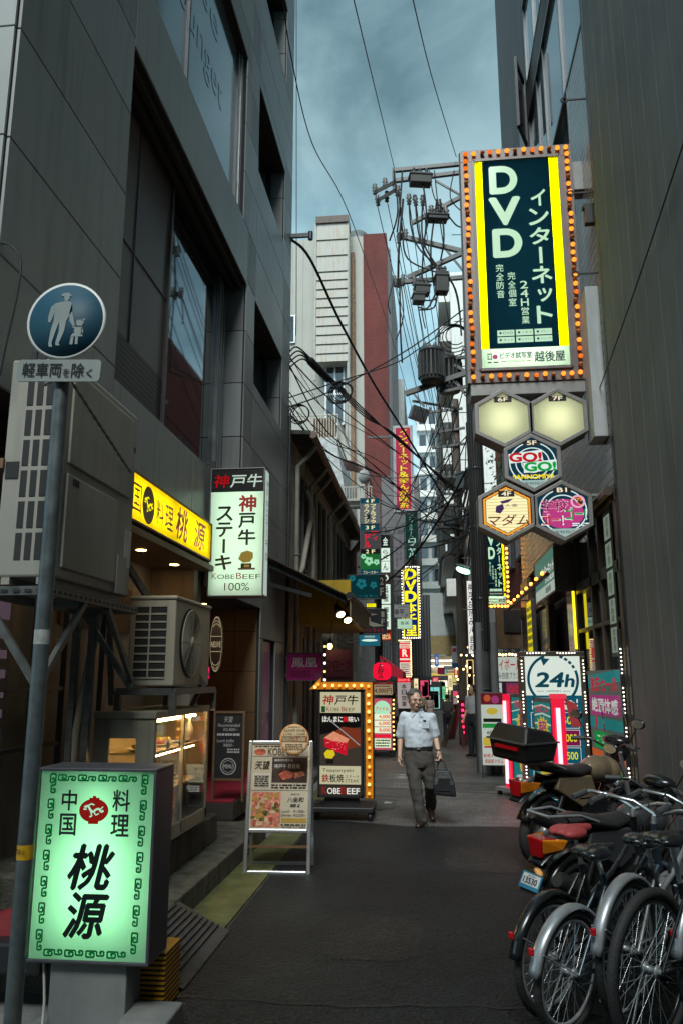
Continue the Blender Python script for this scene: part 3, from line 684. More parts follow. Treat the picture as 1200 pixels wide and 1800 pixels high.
for i in range(8): b.beam((BX1, 26.7 + i * 0.18, BZ0), (BX1, 26.7 + i * 0.18, BZ0 + 0.5), 0.025)
b.beam((BX1 - 0.1, 26.65, BZ0), (BX1 - 0.1, 26.65, BZ1 - 0.6), 0.05)
b.build('balcony', SH, loc=(3, -28, 0))
b = MB(pbr('dish_grey', (0.45, 0.46, 0.46), 0.5)); b.lathe([(0.0, 0.0), (0.12, 0.015), (0.2, 0.05), (0.25, 0.10)], n=18, axis='y'); b.beam((0, 0.0, 0), (0, 0.25, -0.25), 0.03)
o = b.build('satellite_dish', SH); dp = W(642, 838, Y=26.4); o.location = (dp.x + 3, dp.y - 28, dp.z); o.rotation_euler = (0.2, 0, 0.6)

TW = thing('tall_white_building', 'tall cream building with a red brick corner and a rust-stained duct shaft', 'building', (-4, 40, 0))
def tw(b, n, **k): return b.build(n, TW, loc=(4, -40, 0), **k)
XB, XR, XL = W(639, 600, Y=40).x, W(681, 600, Y=40).x, -11.0
ZT = W(660, 414, Y=40).z
b = MB(WHITEW); b.bb(XL, XB, 40, 50.5, 0, ZT)
for x in (XB - 0.6, XB - 1.1, XB - 3.4, XB - 4.0, XB - 4.6): b.bb(x, x + 0.03, 39.97, 40, 0, ZT)
tw(b, 'wall')
b = MB(REDB); b.bb(XB, XR, 39.96, 50.6, 0, ZT + 0.1); tw(b, 'brick_wall')
b = MB(GREYW); b.bb(XR - 0.3, XR + 0.12, 40.3, 50.5, 8, ZT - 0.6)
for i in range(18): b.bb(XR + 0.12, XR + 0.18, 40.5 + i * 0.56, 40.62 + i * 0.56, 8, ZT - 0.6)
tw(b, 'side_cladding')
x0, x1 = W(557, 500, Y=39).x, W(611, 500, Y=39).x; z0, z1 = W(590, 637, Y=39).z, W(585, 380, Y=39).z
b = MB(WHITEJ); n = 13; hs = [1.0, 0.95, 0.95, 0.5] + [0.53] * 20; z = z1 - 0.5; k = 0
while z > z0:
    h = min(hs[k], z - z0); b.add([(x0, 38.85 - 0.02, z - h), (x1, 38.83, z - h), (x1, 38.9, z - 0.03), (x0, 38.9, z - 0.03), (x0, 40, z - h), (x1, 40, z - h), (x1, 40, z - 0.03), (x0, 40, z - 0.03)], [(0, 1, 2, 3), (1, 5, 6, 2), (4, 0, 3, 7), (3, 2, 6, 7), (0, 4, 5, 1)]); z -= h; k += 1
tw(b, 'duct_shaft')
b = MB(pbr('cap_brown', (0.12, 0.09, 0.075), 0.7, var=0.3)); b.bb(x0 - 0.06, x1 + 0.06, 38.78, 40, z1 - 0.5, z1 - 0.1); b.mat(PIPE)
for xx in (x0 - 0.08, x1 + 0.02): b.beam((xx, 38.95, z0 - 1), (xx, 38.95, z1 - 0.4), 0.12)
tw(b, 'shaft_cap')
b = MB(DALU); xa, xb2, za, zb = rectY(572, 640, 604, 745, 39.6); b.bb(xa, xb2, 39.7, 40, za, zb); b.mat(ALU)
for z in (za, (za + zb) / 2, zb): b.bb(xa, xb2, 39.64, 39.7, z - 0.06, z + 0.06)
for x in (xa, (xa + xb2) / 2, xb2): b.bb(x - 0.05, x + 0.05, 39.66, 39.7, za, zb)
fr = tw(b, 'window_frame'); MB(GLS).bb(xa + 0.05, xb2 - 0.05, 39.67, 39.69, za, zb).build('pane', fr)
for (p0, p1, p2, p3) in ((505, 558, 517, 602),):
    xa, xb2, za, zb = rectY(p0, p1, p2, p3, 40); b = MB(ALU); b.bb(xa - 0.08, xb2 + 0.08, 39.88, 40, za - 0.08, zb + 0.08); fr = tw(b, 'window_frame'); MB(GLS).bb(xa, xb2, 39.86, 39.875, za, zb).build('pane', fr)
for px, m, r, top in ((614, PIPE, 0.09, 430), (620, RUST, 0.12, 445), (609, PIPE, 0.10, 400)):
    x = W(px, 600, Y=39.8).x; b = MB(m); b.tube([(x, 39.8, 6), (x, 39.8, W(px, top, Y=39.8).z)], r); tw(b, 'pipe')
vx, vz = W(628, 405, Y=41.5).x, ZT
b = MB(STEEL); b.lathe([(0.0, 0.0), (0.75, 0.0), (0.75, 1.3), (0.0, 1.3)], n=22, axis='y'); tw_o = b.build('roof_vent', TW); tw_o.location = (vx + 4, 1.0, vz + 0.3)
# more blocks up the left side
def block(name, label, x0, x1, y0, y1, h, m, win=None, wm=None, cap=None, base=0, winface='x'):
    t = thing(name, label, 'building', ((x0 + x1) / 2, y0, 0)); off = (-(x0 + x1) / 2, -y0, 0)
    b = MB(m); b.bb(x0, x1, y0, y1, base, h); b.build('wall', t, loc=off)
    if cap: MB(cap).bb(x0 - 0.1, x1 + 0.1, y0 - 0.1, y1, h, h + 1.6).build('parapet', t, loc=off)
    if win:
        wy, wz, ww, wh, zst = win; xf = x1 if x1 < 0 else x0; s = 1 if x1 < 0 else -1; cnt = 0
        z = zst
        while z + wh < h - 0.6 and cnt < 60:
            y = y0 + 1.0
            while y + ww < y1 - 0.5 and cnt < 60:
                b = MB(DALU); b.bb(min(xf, xf + s * 0.12), max(xf, xf + s * 0.12), y, y + ww, z, z + wh)
                b.mat(wm or GLS); b.bb(min(xf + s * 0.12, xf + s * 0.13), max(xf + s * 0.12, xf + s * 0.13), y + 0.1, y + ww - 0.1, z + 0.1, z + wh - 0.1); b.build('window', t, loc=off)
                cnt += 1; y += wy
            z += wz
    return t, off
block('side_building', 'dark teal-topped office block behind the red brick corner', -9, -2.35, 51, 64, 27.5, GREYW, (3.2, 3.4, 1.6, 1.5, 8), cap=TEALW)
block('side_building', 'pale grey office block with dark windows beyond the teal-topped block', -9, -1.75, 64.5, 92, 27, PALEW, (4.5, 3.6, 2.2, 1.7, 5))
block('shading_block', 'unseen plain grey block added across the cross street to shade the alley mouth', -16, 16, -24, -9, 15.5, GREYW)  # unseen block behind the camera, added to keep sun off the near road
block('side_building', 'far pale building closing the left side of the alley', -9, -1.2, 93, 128, 26, WHITE2, (5, 3.6, 2.2, 1.7, 5))
eb, off = block('end_building', 'pale high building closing the far end of the alley between the two rows', -1.3, 4.5, 108, 120, W(775, 728, Y=108).z, PALEW)
for i in range(11): MB(WHITE2).bb(-1.25, 4.4, 107.4, 108, 4 + i * 3.2, 4.9 + i * 3.2).build('balcony', eb, loc=off)
for i in range(11):
    for x in (-0.9, 0.5, 1.9): MB(GLS).bb(x, x + 0.9, 107.9, 107.99, 5.1 + i * 3.2, 6.7 + i * 3.2).build('window', eb, loc=off)
block('low_building', 'low dark shop house under the red vertical banner sign', -8, -2.3, 33.2, 39.8, 7.5, GREYW)

# ================================================================== right side
RX = 2.2
DW = thing('dark_stucco_building', 'dark stucco building with vertical grooves beside the parked bicycles', 'building', (RX, -2, 0))
b = MB(CLADD); b.bb(RX + 0.028, 9, -2, 9.28, 0, 26); b.build('wall', DW, loc=(-RX, 2, 0))
b = MB(DWALL); n = 26; st = 11.2 / n
for i in range(n): b.bb(RX, RX + 0.03, -2 + i * st + 0.007, -2 + (i + 1) * st - 0.007, 0.05, 26)
b.build('grooved_panel', DW, loc=(-RX, 2, 0))
b = MB(BLK); b.bb(RX - 0.01, RX + 0.06, 9.20, 9.30, 0, 26); b.build('edge_strip', DW, loc=(-RX, 2, 0))

TB = thing('tiled_building', 'white tiled building with ribbon windows and an open window behind the big vertical sign', 'building', (RX, 9.32, 0))
def tb(b, n, **k): return b.build(n, TB, loc=(-RX, -9.32, 0), **k)
b = MB(GREYW); b.bb(RX + 0.25, 9, 9.32, 19.3, 0, 24); tb(b, 'wall')
TX = RX + 0.03
b = MB(TILE); b.bb(TX, RX + 0.25, 9.32, 19.3, 3.95, 8.3); b.bb(TX, RX + 0.25, 9.32, 10.6, 8.3, 10.4); b.bb(TX, RX + 0.25, 12.2, 14.5, 8.3, 10.4); tb(b, 'tile_facing')
b = MB(GWALL); b.bb(TX, RX + 0.25, 14.5, 19.3, 8.3, 24); b.bb(TX, RX + 0.25, 9.32, 14.5, 12.9, 13.6); b.bb(TX, RX + 0.25, 9.32, 14.5, 15.6, 24); tb(b, 'upper_wall')
b = MB(glass('sky_window', tint=(0.15, 0.19, 0.20), rough=0.05)); b.bb(RX + 0.075, RX + 0.2, 9.32, 14.5, 10.4, 12.9); b.bb(RX + 0.075, RX + 0.2, 9.32, 14.5, 13.6, 15.6); b.bb(RX + 0.16, RX + 0.2, 10.6, 12.2, 8.3, 10.4)
b2 = MB(DALU)
for z0, z1 in ((10.4, 12.9), (13.6, 15.6)):
    for y in (9.34, 10.9, 12.5, 13.3, 14.42): b2.bb(RX + 0.035, RX + 0.08, y, y + 0.06, z0, z1)
    b2.bb(RX + 0.02, RX + 0.08, 9.32, 14.5, z0, z0 + 0.06); b2.bb(RX + 0.02, RX + 0.08, 9.32, 14.5, z1 - 0.06, z1)
b2.bb(RX + 0.02, RX + 0.16, 10.6, 12.2, 8.3, 8.36); b2.bb(RX + 0.02, RX + 0.16, 10.6, 10.66, 8.3, 10.4)
fr = tb(b2, 'window_frame'); b.build('pane', fr)
# narrow window of the far wall and the open sash
p0, p1 = W(905, 110, X=RX), W(945, 100, X=RX)
hy = 14.6
s0 = W(944, 150, Y=hy); sx = W(906, 100, Y=hy + 0.5)
zt_, zb_ = W(943, 140, Y=hy).z, W(940, 258, Y=hy).z
b = MB(BLK); hx = RX; oy = (zt_ - CAMH) / (W(904, 102, Y=1).z - CAMH); ox = W(904, 102, Y=oy).x
for (z0, z1) in ((zt_ - 0.09, zt_), (zb_, zb_ + 0.09)): b.beam((hx, hy, (z0 + z1) / 2), (ox, oy, (z0 + z1) / 2), 0.05, 0.09)
b.beam((hx, hy, zb_), (hx, hy, zt_), 0.05, 0.08); b.beam((ox, oy, zb_), (ox, oy, zt_), 0.05, 0.1)
sash = tb(b, 'open_window')
MB(GLS2).add([(hx, hy, zb_ + 0.09), (ox, oy, zb_ + 0.09), (ox, oy, zt_ - 0.09), (hx, hy, zt_ - 0.09)], [(0, 1, 2, 3)]).build('pane', sash)
MB(DALU).bb(RX, TX + 0.01, 14.62, 15.6, zb_, zt_).build('window_opening', TB, loc=(-RX, -9.32, 0))
# brackets and hooks on the tile wall
for z in (6.75, 7.9, 9.3):
    b = MB(BLK); b.beam((RX - 0.22, 9.5, z), (TX, 9.5, z), 0.02); b.torus((RX - 0.25, 9.5, z), 0.04, 0.012, 12, 6, 'y'); tb(b, 'wall_hook')
b = MB(BLK)
b.box((RX - 0.03, 9.5, 7.55), (0.12, 0.1, 0.22)); b.box((RX - 0.03, 9.5, 7.685), (0.16, 0.1, 0.05))
tb(b, 'wall_lamp')
# pilaster beside the hexagons
b = MB(PALEW); b.bb(RX - 0.14, TX, 9.55, 9.95, 4.6, 6.6); tb(b, 'mount_box', bevel=0.01)
# shop front
b = MB(pbr('brown_metal', (0.16, 0.13, 0.10), 0.35, 0.7, var=0.15))
b.tube([(RX - 0.08, 9.32, 3.86), (RX - 0.08, 13.0, 3.86)], 0.06); b.bb(RX - 0.02, RX + 0.1, 9.32, 12.2, 3.75, 3.95); b.bb(RX - 0.02, RX + 0.1, 9.32, 12.4, 2.92, 3.06)
for y in (9.34, 10.35, 10.95, 12.1): b.bb(RX - 0.02, RX + 0.1, y, y + 0.09, 0, 3.8)
for z in (0.35, 1.75, 2.35): b.bb(RX - 0.015, RX + 0.1, 9.4, 12.1, z, z + 0.05)
b.bb(RX - 0.02, RX + 0.1, 15.0, 15.3, 0, 3.1); b.bb(RX - 0.02, RX + 0.3, 17.9, 19.3, 0, 3.9); b.bb(RX - 0.05, RX + 0.1, 12.2, 19.3, 3.06, 3.2)
sf = tb(b, 'shopfront_frame', bevel=0.004)
MB(GLS).bb(RX + 0.03, RX + 0.05, 9.4, 12.15, 0.4, 3.78).build('pane', sf)
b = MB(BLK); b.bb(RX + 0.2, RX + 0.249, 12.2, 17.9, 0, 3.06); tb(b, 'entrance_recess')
MIRR = pbr('mirror_steel', (0.5, 0.47, 0.42), 0.12, 1.0, var=0.05)
b = MB(MIRR); b.bb(RX - 0.01, RX + 0.15, 12.3, 13.0, 0, 3.0); b.bb(RX - 0.012, RX + 0.15, 15.3, 16.2, 0, 3.0); tb(b, 'mirror_pillar')
b = MB(BLK); b.tube([(RX - 0.35, 12.6, 3.3), (RX - 0.35, 19.0, 3.3)], 0.035)
for y in (13, 15, 17, 18.8): b.beam((RX - 0.35, y, 3.3), (RX, y, 3.3), 0.03)
tb(b, 'awning_bar')
BS = thing('added_bulb_string', 'added string of amber bulbs along the awning bar, lighting the tiled wall above', 'light string', (RX - 0.35, 13.0, 3.36)); MB(BLK).tube([(0, 0, 0), (0, 6.0, 0)], 0.008, 6).build('wire', BS)  # bulbs added to throw amber light on the tiles
for i in range(8): MB(emis('added_string_amber', '#ff8a28', 16.0)).ell((0.02, 0.3 + i * 0.75, 0.035), (0.03, 0.03, 0.034), 8, 6).build('bulb', BS)
ST = thing('kanji_reflection', 'reflection of pale kanji signs drawn as dim glowing panels on the shop glass beside the dark stucco wall', 'sign', (RX - 0.022, 9.78, 1.95), -PI / 2); MB(BLK).bb(-0.2, 0.2, 0.0, 0.012, 0, 1.75).build('backing', ST)  # painted reflection of the kanji signs opposite, laid on the glass
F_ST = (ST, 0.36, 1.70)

# dark block further up the right, the red brick house seen in the window reflections, and the white balcony building
block('brick_apartment', 'red brick apartment house set back past the tiled building, mirrored in the ribbon window', 3.2, 10, 22.6, 36, 13.6, REDT, (3.0, 3.2, 1.6, 1.4, 2.5))
block('side_building', 'dim grey shop building behind the utility pole', 1.75, 9, 36.5, 50, 9.5, GREYW, (3.5, 3.2, 1.8, 1.5, 4.2))
TR = thing('street_tree', 'leafy green street tree in the gap past the tiled building, mirrored in the ribbon window', 'tree', (2.75, 20.6, 0))
b = MB(pbr('bark', (0.06, 0.045, 0.035), 0.9, var=0.4, bump=0.6)); b.tube([(0, 0, 0), (0.05, 0.02, 3), (-0.05, 0.05, 6), (0.05, 0, 9.5)], [0.16, 0.13, 0.10, 0.03], 10)
rt = random.Random(5); tips = []
for i in range(14): a = rt.uniform(0, 6.28); z = rt.uniform(5.5, 9.3); e = Vector((0.75 * math.cos(a), 0.75 * math.sin(a), z + rt.uniform(0.4, 1.2))); b.tube([(0, 0, z - 0.3), e * 0.5 + Vector((0, 0, z * 0.5)), e], [0.05, 0.035, 0.012], 6); tips.append(e)
b.build('trunk', TR); b = MB(pbr('leaf_green', (0.05, 0.085, 0.03), 0.6, var=0.5, scale=3)); 
for i in range(2600):
    c = rt.choice(tips) + Vector((rt.gauss(0, 0.24), rt.gauss(0, 0.24), rt.gauss(0, 0.4))); u = Vector((rt.uniform(-1, 1), rt.uniform(-1, 1), rt.uniform(-1, 1))).normalized(); v = u.orthogonal().normalized(); k = rt.uniform(0.04, 0.075); b.face([c - u * k, c + v * k * 0.5, c + u * k, c - v * k * 0.5])
b.build('crown', TR)
wb, off = block('balcony_building', 'white apartment building with rows of balcony slabs up the right side', 1.95, 10, 52, 100, 30, WHITE2)
for i in range(8):
    b = MB(WHITE2); z = 7 + i * 3.0; b.bb(1.15, 1.95, 52.5, 99, z, z + 1.15); b.build('balcony', wb, loc=off)
for i in range(8):
    b = MB(BLK); z = 7 + i * 3.0; b.bb(1.93, 1.96, 53, 98, z + 1.25, z + 2.7); b.build('window', wb, loc=off)

# ================================================================== sign materials
def ink(n, c): return pbr(n, c, 0.4, var=0.05)
K = ink('black_ink', (0.008, 0.008, 0.008)); RED_I = ink('red_ink', (0.45, 0.02, 0.02)); WHT_I = ink('white_ink', (0.7, 0.7, 0.68)); NAVY_I = ink('navy_ink', (0.01, 0.03, 0.07)); GRN_I = ink('green_ink', (0.005, 0.10, 0.04))
BRN_I = ink('brown_ink', (0.12, 0.06, 0.03)); GOLD_I = ink('gold_ink', (0.4, 0.26, 0.05)); GREY_I = ink('grey_ink', (0.12, 0.12, 0.12)); MAG_I = ink('magenta_ink', (0.5, 0.02, 0.22))
TUBE = emis('fluorescent_lamp', '#e4fff0', 6.0)
TUBEG = emis('green_fluorescent_lamp', '#d4ffe0', 13.0)
F_W = film('milky_film', (0.72, 0.84, 0.68)); F_G = film('green_film', (0.42, 0.80, 0.50)); F_Y = film('yellow_film', (0.95, 0.82, 0.01))
FRM = pbr('dark_sign_frame', (0.10, 0.10, 0.105), 0.45, 0.3, var=0.15); FRMG = pbr('grey_sign_frame', (0.28, 0.285, 0.28), 0.45, 0.3, var=0.15, streak=0.2)
EW = emis('lit_white', '#d8eedd', 0.85); EW2 = emis('lit_warm_white', '#f4e6c8', 0.9); EY = emis('lit_yellow', '#f2e800', 1.0); ER = emis('lit_red', '#e01030', 0.9)
ETEAL = emis('lit_teal', '#0f5a70', 0.8); ENAVY = emis('lit_navy', '#06222e', 0.7); EGRN = emis('lit_green', '#25a05a', 0.8); EPINK = emis('lit_pink', '#e04a90', 0.8); EORG = emis('lit_orange', '#ff9a20', 1.1)
AMB = emis('amber_bulb', '#ff8426', 1.85); AMBD = emis('amber_bulb_dim', '#ff7414', 0.9); AMBOFF = pbr('amber_bulb_off', (0.45, 0.14, 0.04), 0.25); SOCK = pbr('bulb_socket', (0.12, 0.1, 0.09), 0.5)
LEDW = emis('white_led', '#fff6e0', 4.0); WARMB = emis('warm_bulb', '#ffd890', 5.0); ORB = emis('orange_bulb', '#ffb860', 3.0)

# ------------------------------------------------------------------ road sign in the foreground
SY = 3.72
pb = W(46, 1490, Y=SY); px_ = pb.x
RS = thing('road_sign', 'round blue walker sign over a white Japanese plate on a galvanised pole in the foreground', 'road sign', (px_, SY, 0))
b = MB(STEEL); b.tube([(0, 0, 0), (0, 0, 3.5)], 0.0385, 18); b.build('pole', RS)
b = MB(pbr('blue_sign_sheet', (0.003, 0.062, 0.105), 0.6, var=0.06)); dc = W(118, 565, Y=SY - 0.05); R_ = 0.215
b.lathe([(0.0, 0.0), (R_ * 0.94, 0.0), (R_ * 0.94, 0.004)], n=40, axis='y'); b.mat(WHT_I).lathe([(R_ * 0.94, 0.0), (R_, 0.0), (R_, 0.012), (0.0, 0.012)], n=40, axis='y')
disc = b.build('disc', RS, loc=(dc.x - px_, -0.06, dc.z))
mb = MB(pbr('reflective_white', (0.25, 0.29, 0.29), 0.5)); k = R_ / 205
def sil(pts, y=-0.003): mb.face([((x - 350) * k, y, (342 - z) * k) for x, z in pts])
for poly in ([(318, 200), (330, 192), (358, 192), (374, 212), (318, 208)], [(331, 210), (361, 211), (360, 228), (350, 237), (338, 236)],
             [(290, 246), (335, 238), (360, 238), (376, 250), (380, 292), (352, 345), (286, 345)], [(290, 246), (290, 290), (280, 322), (270, 350), (258, 345), (256, 318), (268, 264)],
             [(376, 252), (381, 300), (400, 372), (392, 381), (370, 345), (366, 300)], [(286, 345), (320, 345), (312, 360), (300, 398), (284, 460), (268, 462), (275, 390)], [(318, 345), (352, 345), (345, 400), (322, 462), (304, 462), (318, 398)],
             [(268, 462), (284, 460), (290, 479), (272, 480)], [(304, 462), (322, 460), (328, 474), (308, 474)],
             [(408, 342), (440, 342), (446, 358), (436, 374), (412, 374), (404, 358)], [(430, 340), (452, 336), (450, 348), (434, 348)], [(402, 380), (440, 380), (438, 412), (402, 412), (396, 400)], [(388, 370), (404, 380), (400, 390), (384, 380)], [(392, 412), (440, 412), (444, 432), (380, 430)], [(383, 432), (398, 432), (394, 472), (378, 472)], [(406, 432), (420, 432), (420, 472), (406, 472)], [(436, 382), (446, 400), (440, 424), (434, 420)]): sil(poly)
mb.build('walker_emblem', disc)
x0, x1, z0, z1 = rectY(33, 634, 179, 672, SY - 0.05)
pl = MB(pbr('sign_plate', (0.26, 0.29, 0.28), 0.45, var=0.08)); w_, h_ = x1 - x0, z1 - z0; r_ = 0.02
pl.prism([(w_ / 2 - r_ + p[0], h_ / 2 - r_ + p[1]) for p in arc_pts((0, 0), r_, 0, PI / 2, 4)] + [(-w_ / 2 + r_ + p[0], h_ / 2 - r_ + p[1]) for p in arc_pts((0, 0), r_, PI / 2, PI, 4)] + [(-w_ / 2 + r_ + p[0], -h_ / 2 + r_ + p[1]) for p in arc_pts((0, 0), r_, PI, 1.5 * PI, 4)] + [(w_ / 2 - r_ + p[0], -h_ / 2 + r_ + p[1]) for p in arc_pts((0, 0), r_, 1.5 * PI, 2 * PI, 4)], -0.004, 0.004)
plate = pl.build('plate', RS, loc=((x0 + x1) / 2 - px_, -0.06, (z0 + z1) / 2)); plate.rotation_euler = (0, 0.045, 0)
F = Face(plate, w_, h_, -0.004, z0=-h_ / 2); F.text(K, '軽車両', 0.07, 0.16, 0.54, 0.80, bold=0.012); F.text(K, 'を', 0.56, 0.42, 0.64, 0.8, bold=0.01); F.text(K, '除', 0.66, 0.18, 0.81, 0.82, bold=0.012); F.text(K, 'く', 0.84, 0.44, 0.91, 0.82, bold=0.01); F.part()
b = MB(STEEL)
for z in (dc.z + 0.1, dc.z - 0.1, (z0 + z1) / 2): b.lathe([(0.042, -0.02), (0.046, 0), (0.042, 0.02)], c=(0, 0, z), n=16); b.beam((0, -0.055, z), (0, 0, z), 0.03)
b.build('clamp', RS)
yz = W(30, 1496, Y=SY).z
tb_ = MB(pbr('yellow_tape', (0.55, 0.30, 0.01), 0.5)); tb_.lathe([(0.0395, -0.032), (0.0395, 0.032)], n=20); tp = tb_.build('warning_tape', RS, loc=(0, 0, yz))
F = Face(tp, 0.05, 0.03, -0.041, z0=-0.012); F.text(K, '禁止', 0.05, 0.0, 0.95, 0.8); F.part()
b = MB(pbr('worn_sticker', (0.35, 0.37, 0.36), 0.7, var=0.3, scale=30)); b.lathe([(0.039, -0.035), (0.039, 0.035)], n=18); b.build('sticker', RS, loc=(0, 0, W(63, 1120, Y=SY).z))
# chain around the big cooler and the pole
b = MB(STEEL); c0, c1, c2 = Vector((px_ - 0.30, 4.10, 3.36)), Vector((px_, SY + 0.05, 3.28)), Vector((-2.07, 5.2, 3.12))
seq = [c0.lerp(c1, t / 10) for t in range(10)] + [c1.lerp(c2, t / 30) for t in range(31)]
b.tube(seq, [0.012 if i % 2 else 0.006 for i in range(len(seq))], 6)
tag(b.build('chain'), 'galvanised chain slung from the blue sign pole across the big cooler unit', 'chain')

# ------------------------------------------------------------------ cooling units and their racks
ACM = pbr('cooler_casing', (0.34, 0.325, 0.285), 0.5, var=0.08, scale=1.5, streak=0.3)
ACD = pbr('cooler_dark', (0.02, 0.02, 0.02), 0.7)
def cooler_big():
    x0, x1, y0, y1, z0, z1 = -2.46, -2.1, 4.22, 5.36, 2.22, 3.58
    t = thing('outdoor_unit', 'large tall beige outdoor cooling unit on a steel rack behind the blue sign pole', 'air conditioner', ((x0 + x1) / 2, (y0 + y1) / 2, z0)); off = (-(x0 + x1) / 2, -(y0 + y1) / 2, -z0)
    b = MB(ACM); b.bb(x0, x1, y0, y1, z0 + 0.04, z1); b.build('casing', t, loc=off, bevel=0.015)
    b = MB(ACD); n = 7
    for c in range(3):
        for r in range(n):
            xa = x0 + 0.115 + c * 0.060; za = z0 + 0.14 + r * 0.185
            b.bb(xa, xa + 0.038, y0 - 0.004, y0 + 0.01, za, za + (0.155 if r else 0.155))
    b.mat(ACM)
    b.build('grille', t, loc=off)
    for z_0, z_1, ya, yb in ((z0 + 0.72, z1 - 0.06, y0 + 0.06, y1 - 0.10), (z0 + 0.10, z0 + 0.66, y0 + 0.06, y1 - 0.30)):
        b = MB(ACM); b.bb(x1, x1 + 0.018, ya, yb, z_0, z_1); b.build('service_panel', t, loc=off, bevel=0.008)
    b = MB(ACD); b.bb(x1 + 0.018, x1 + 0.022, y0 + 0.12, y0 + 0.2, z0 + 0.60, z0 + 0.64); b.bb(x0 + 0.02, x0 + 0.1, y0 - 0.006, y0, z0 + 0.62, z0 + 0.72); b.build('hand_hole', t, loc=off)
    b = MB(pbr('unit_label', (0.4, 0.42, 0.44), 0.5)); b.bb(x1 + 0.002, x1 + 0.005, y1 - 0.09, y1 - 0.02, z1 - 0.42, z1 - 0.22); b.mat(NAVY_I).bb(x1 + 0.002, x1 + 0.006, y1 - 0.085, y1 - 0.025, z1 - 0.28, z1 - 0.24); b.mat(PAPER).bb(x1 + 0.001, x1 + 0.004, y1 - 0.13, y1 - 0.02, z0 + 0.24, z0 + 0.5); b.build('label_plate', t, loc=off)
    b = MB(ACM); b.beam((x1 + 0.01, y1 - 0.2, z0 + 0.04), (x1 + 0.01, y1 - 0.2, z0 + 0.3), 0.02, 0.16); b.bb(x0 + 0.05, x0 + 0.1, y0, y1, z0, z0 + 0.04); b.bb(x1 - 0.1, x1 - 0.05, y0, y1, z0, z0 + 0.04); b.build('foot', t, loc=off)
    b = MB(pbr('hose_wrap', (0.33, 0.29, 0.22), 0.8, var=0.2)); b.tube([(x0 + 0.1, y1, z0 + 0.35), (x0 + 0.12, y1 + 0.12, z0 + 0.3), (x0 + 0.05, y1 + 0.22, z0 - 0.1), (x0 - 0.05, y1 + 0.2, z0 - 0.9), (x0 - 0.1, y1 + 0.25, z0 - 1.9)], 0.032, 8); b.build('hose', t, loc=off)
cooler_big()
def cooler_small():
    x0, x1, y0, y1, z0, z1 = -2.32, -1.95, 5.97, 6.95, 1.64, 2.32
    t = thing('outdoor_unit', 'smaller cream outdoor cooling unit with a round fan guard above the food display case', 'air conditioner', ((x0 + x1) / 2, (y0 + y1) / 2, z0)); off = (-(x0 + x1) / 2, -(y0 + y1) / 2, -z0)
    b = MB(ACM2); b.bb(x0, x1, y0, y1, z0, z1 - 0.02); b.bb(x0 - 0.01, x1 + 0.01, y0 - 0.01, y1 + 0.01, z1 - 0.02, z1 + 0.012); b.build('casing', t, loc=off, bevel=0.012)
    b = MB(ACD); b.bb(x0 + 0.05, x1 - 0.07, y0 - 0.003, y0 + 0.01, z0 + 0.06, z1 - 0.07); b.mat(ACM2)
    for i in range(10): b.bb(x0 + 0.05, x1 - 0.07, y0 - 0.008, y0 - 0.001, z0 + 0.055 + i * 0.061, z0 + 0.068 + i * 0.061)
    b.bb(x0 + 0.16, x0 + 0.172, y0 - 0.009, y0 - 0.001, z0 + 0.06, z1 - 0.07); b.build('grille', t, loc=off)
    yc, zc = (y0 + y1) / 2 - 0.1, (z0 + z1) / 2
    b = MB(ACD); b.lathe([(0.0, 0.003), (0.27, 0.003), (0.28, 0.0)], n=32, axis='x', c=(x1, yc, zc)); b.mat(ACM2)
    for i in range(13): b.torus((x1 + 0.02, yc, zc), 0.05 + i * 0.018, 0.004, 36, 5, 'x')
    for i in range(8): a = i * PI / 4; b.beam((x1 + 0.02, yc + 0.04 * math.cos(a), zc + 0.04 * math.sin(a)), (x1 + 0.02, yc + 0.27 * math.cos(a), zc + 0.27 * math.sin(a)), 0.006)
    b.lathe([(0.0, 0.03), (0.05, 0.025), (0.055, 0.0)], n=18, axis='x', c=(x1, yc, zc)); b.build('fan_guard', t, loc=off)
    b = MB(pbr('hose_wrap', 0)); b.tube([(x1 - 0.06, y1, z0 + 0.12), (x1 - 0.04, y1 + 0.08, z0 + 0.1), (x1 - 0.12, y1 + 0.14, z0 - 0.05), (x1 - 0.25, y1 + 0.16, z0 - 0.3), (x1 - 0.3, y1 + 0.2, z0 - 1.0)], 0.024, 8); b.build('hose', t, loc=off)
ACM2 = pbr('cream_casing', (0.42, 0.38, 0.29), 0.5, var=0.08, streak=0.3)
cooler_small()
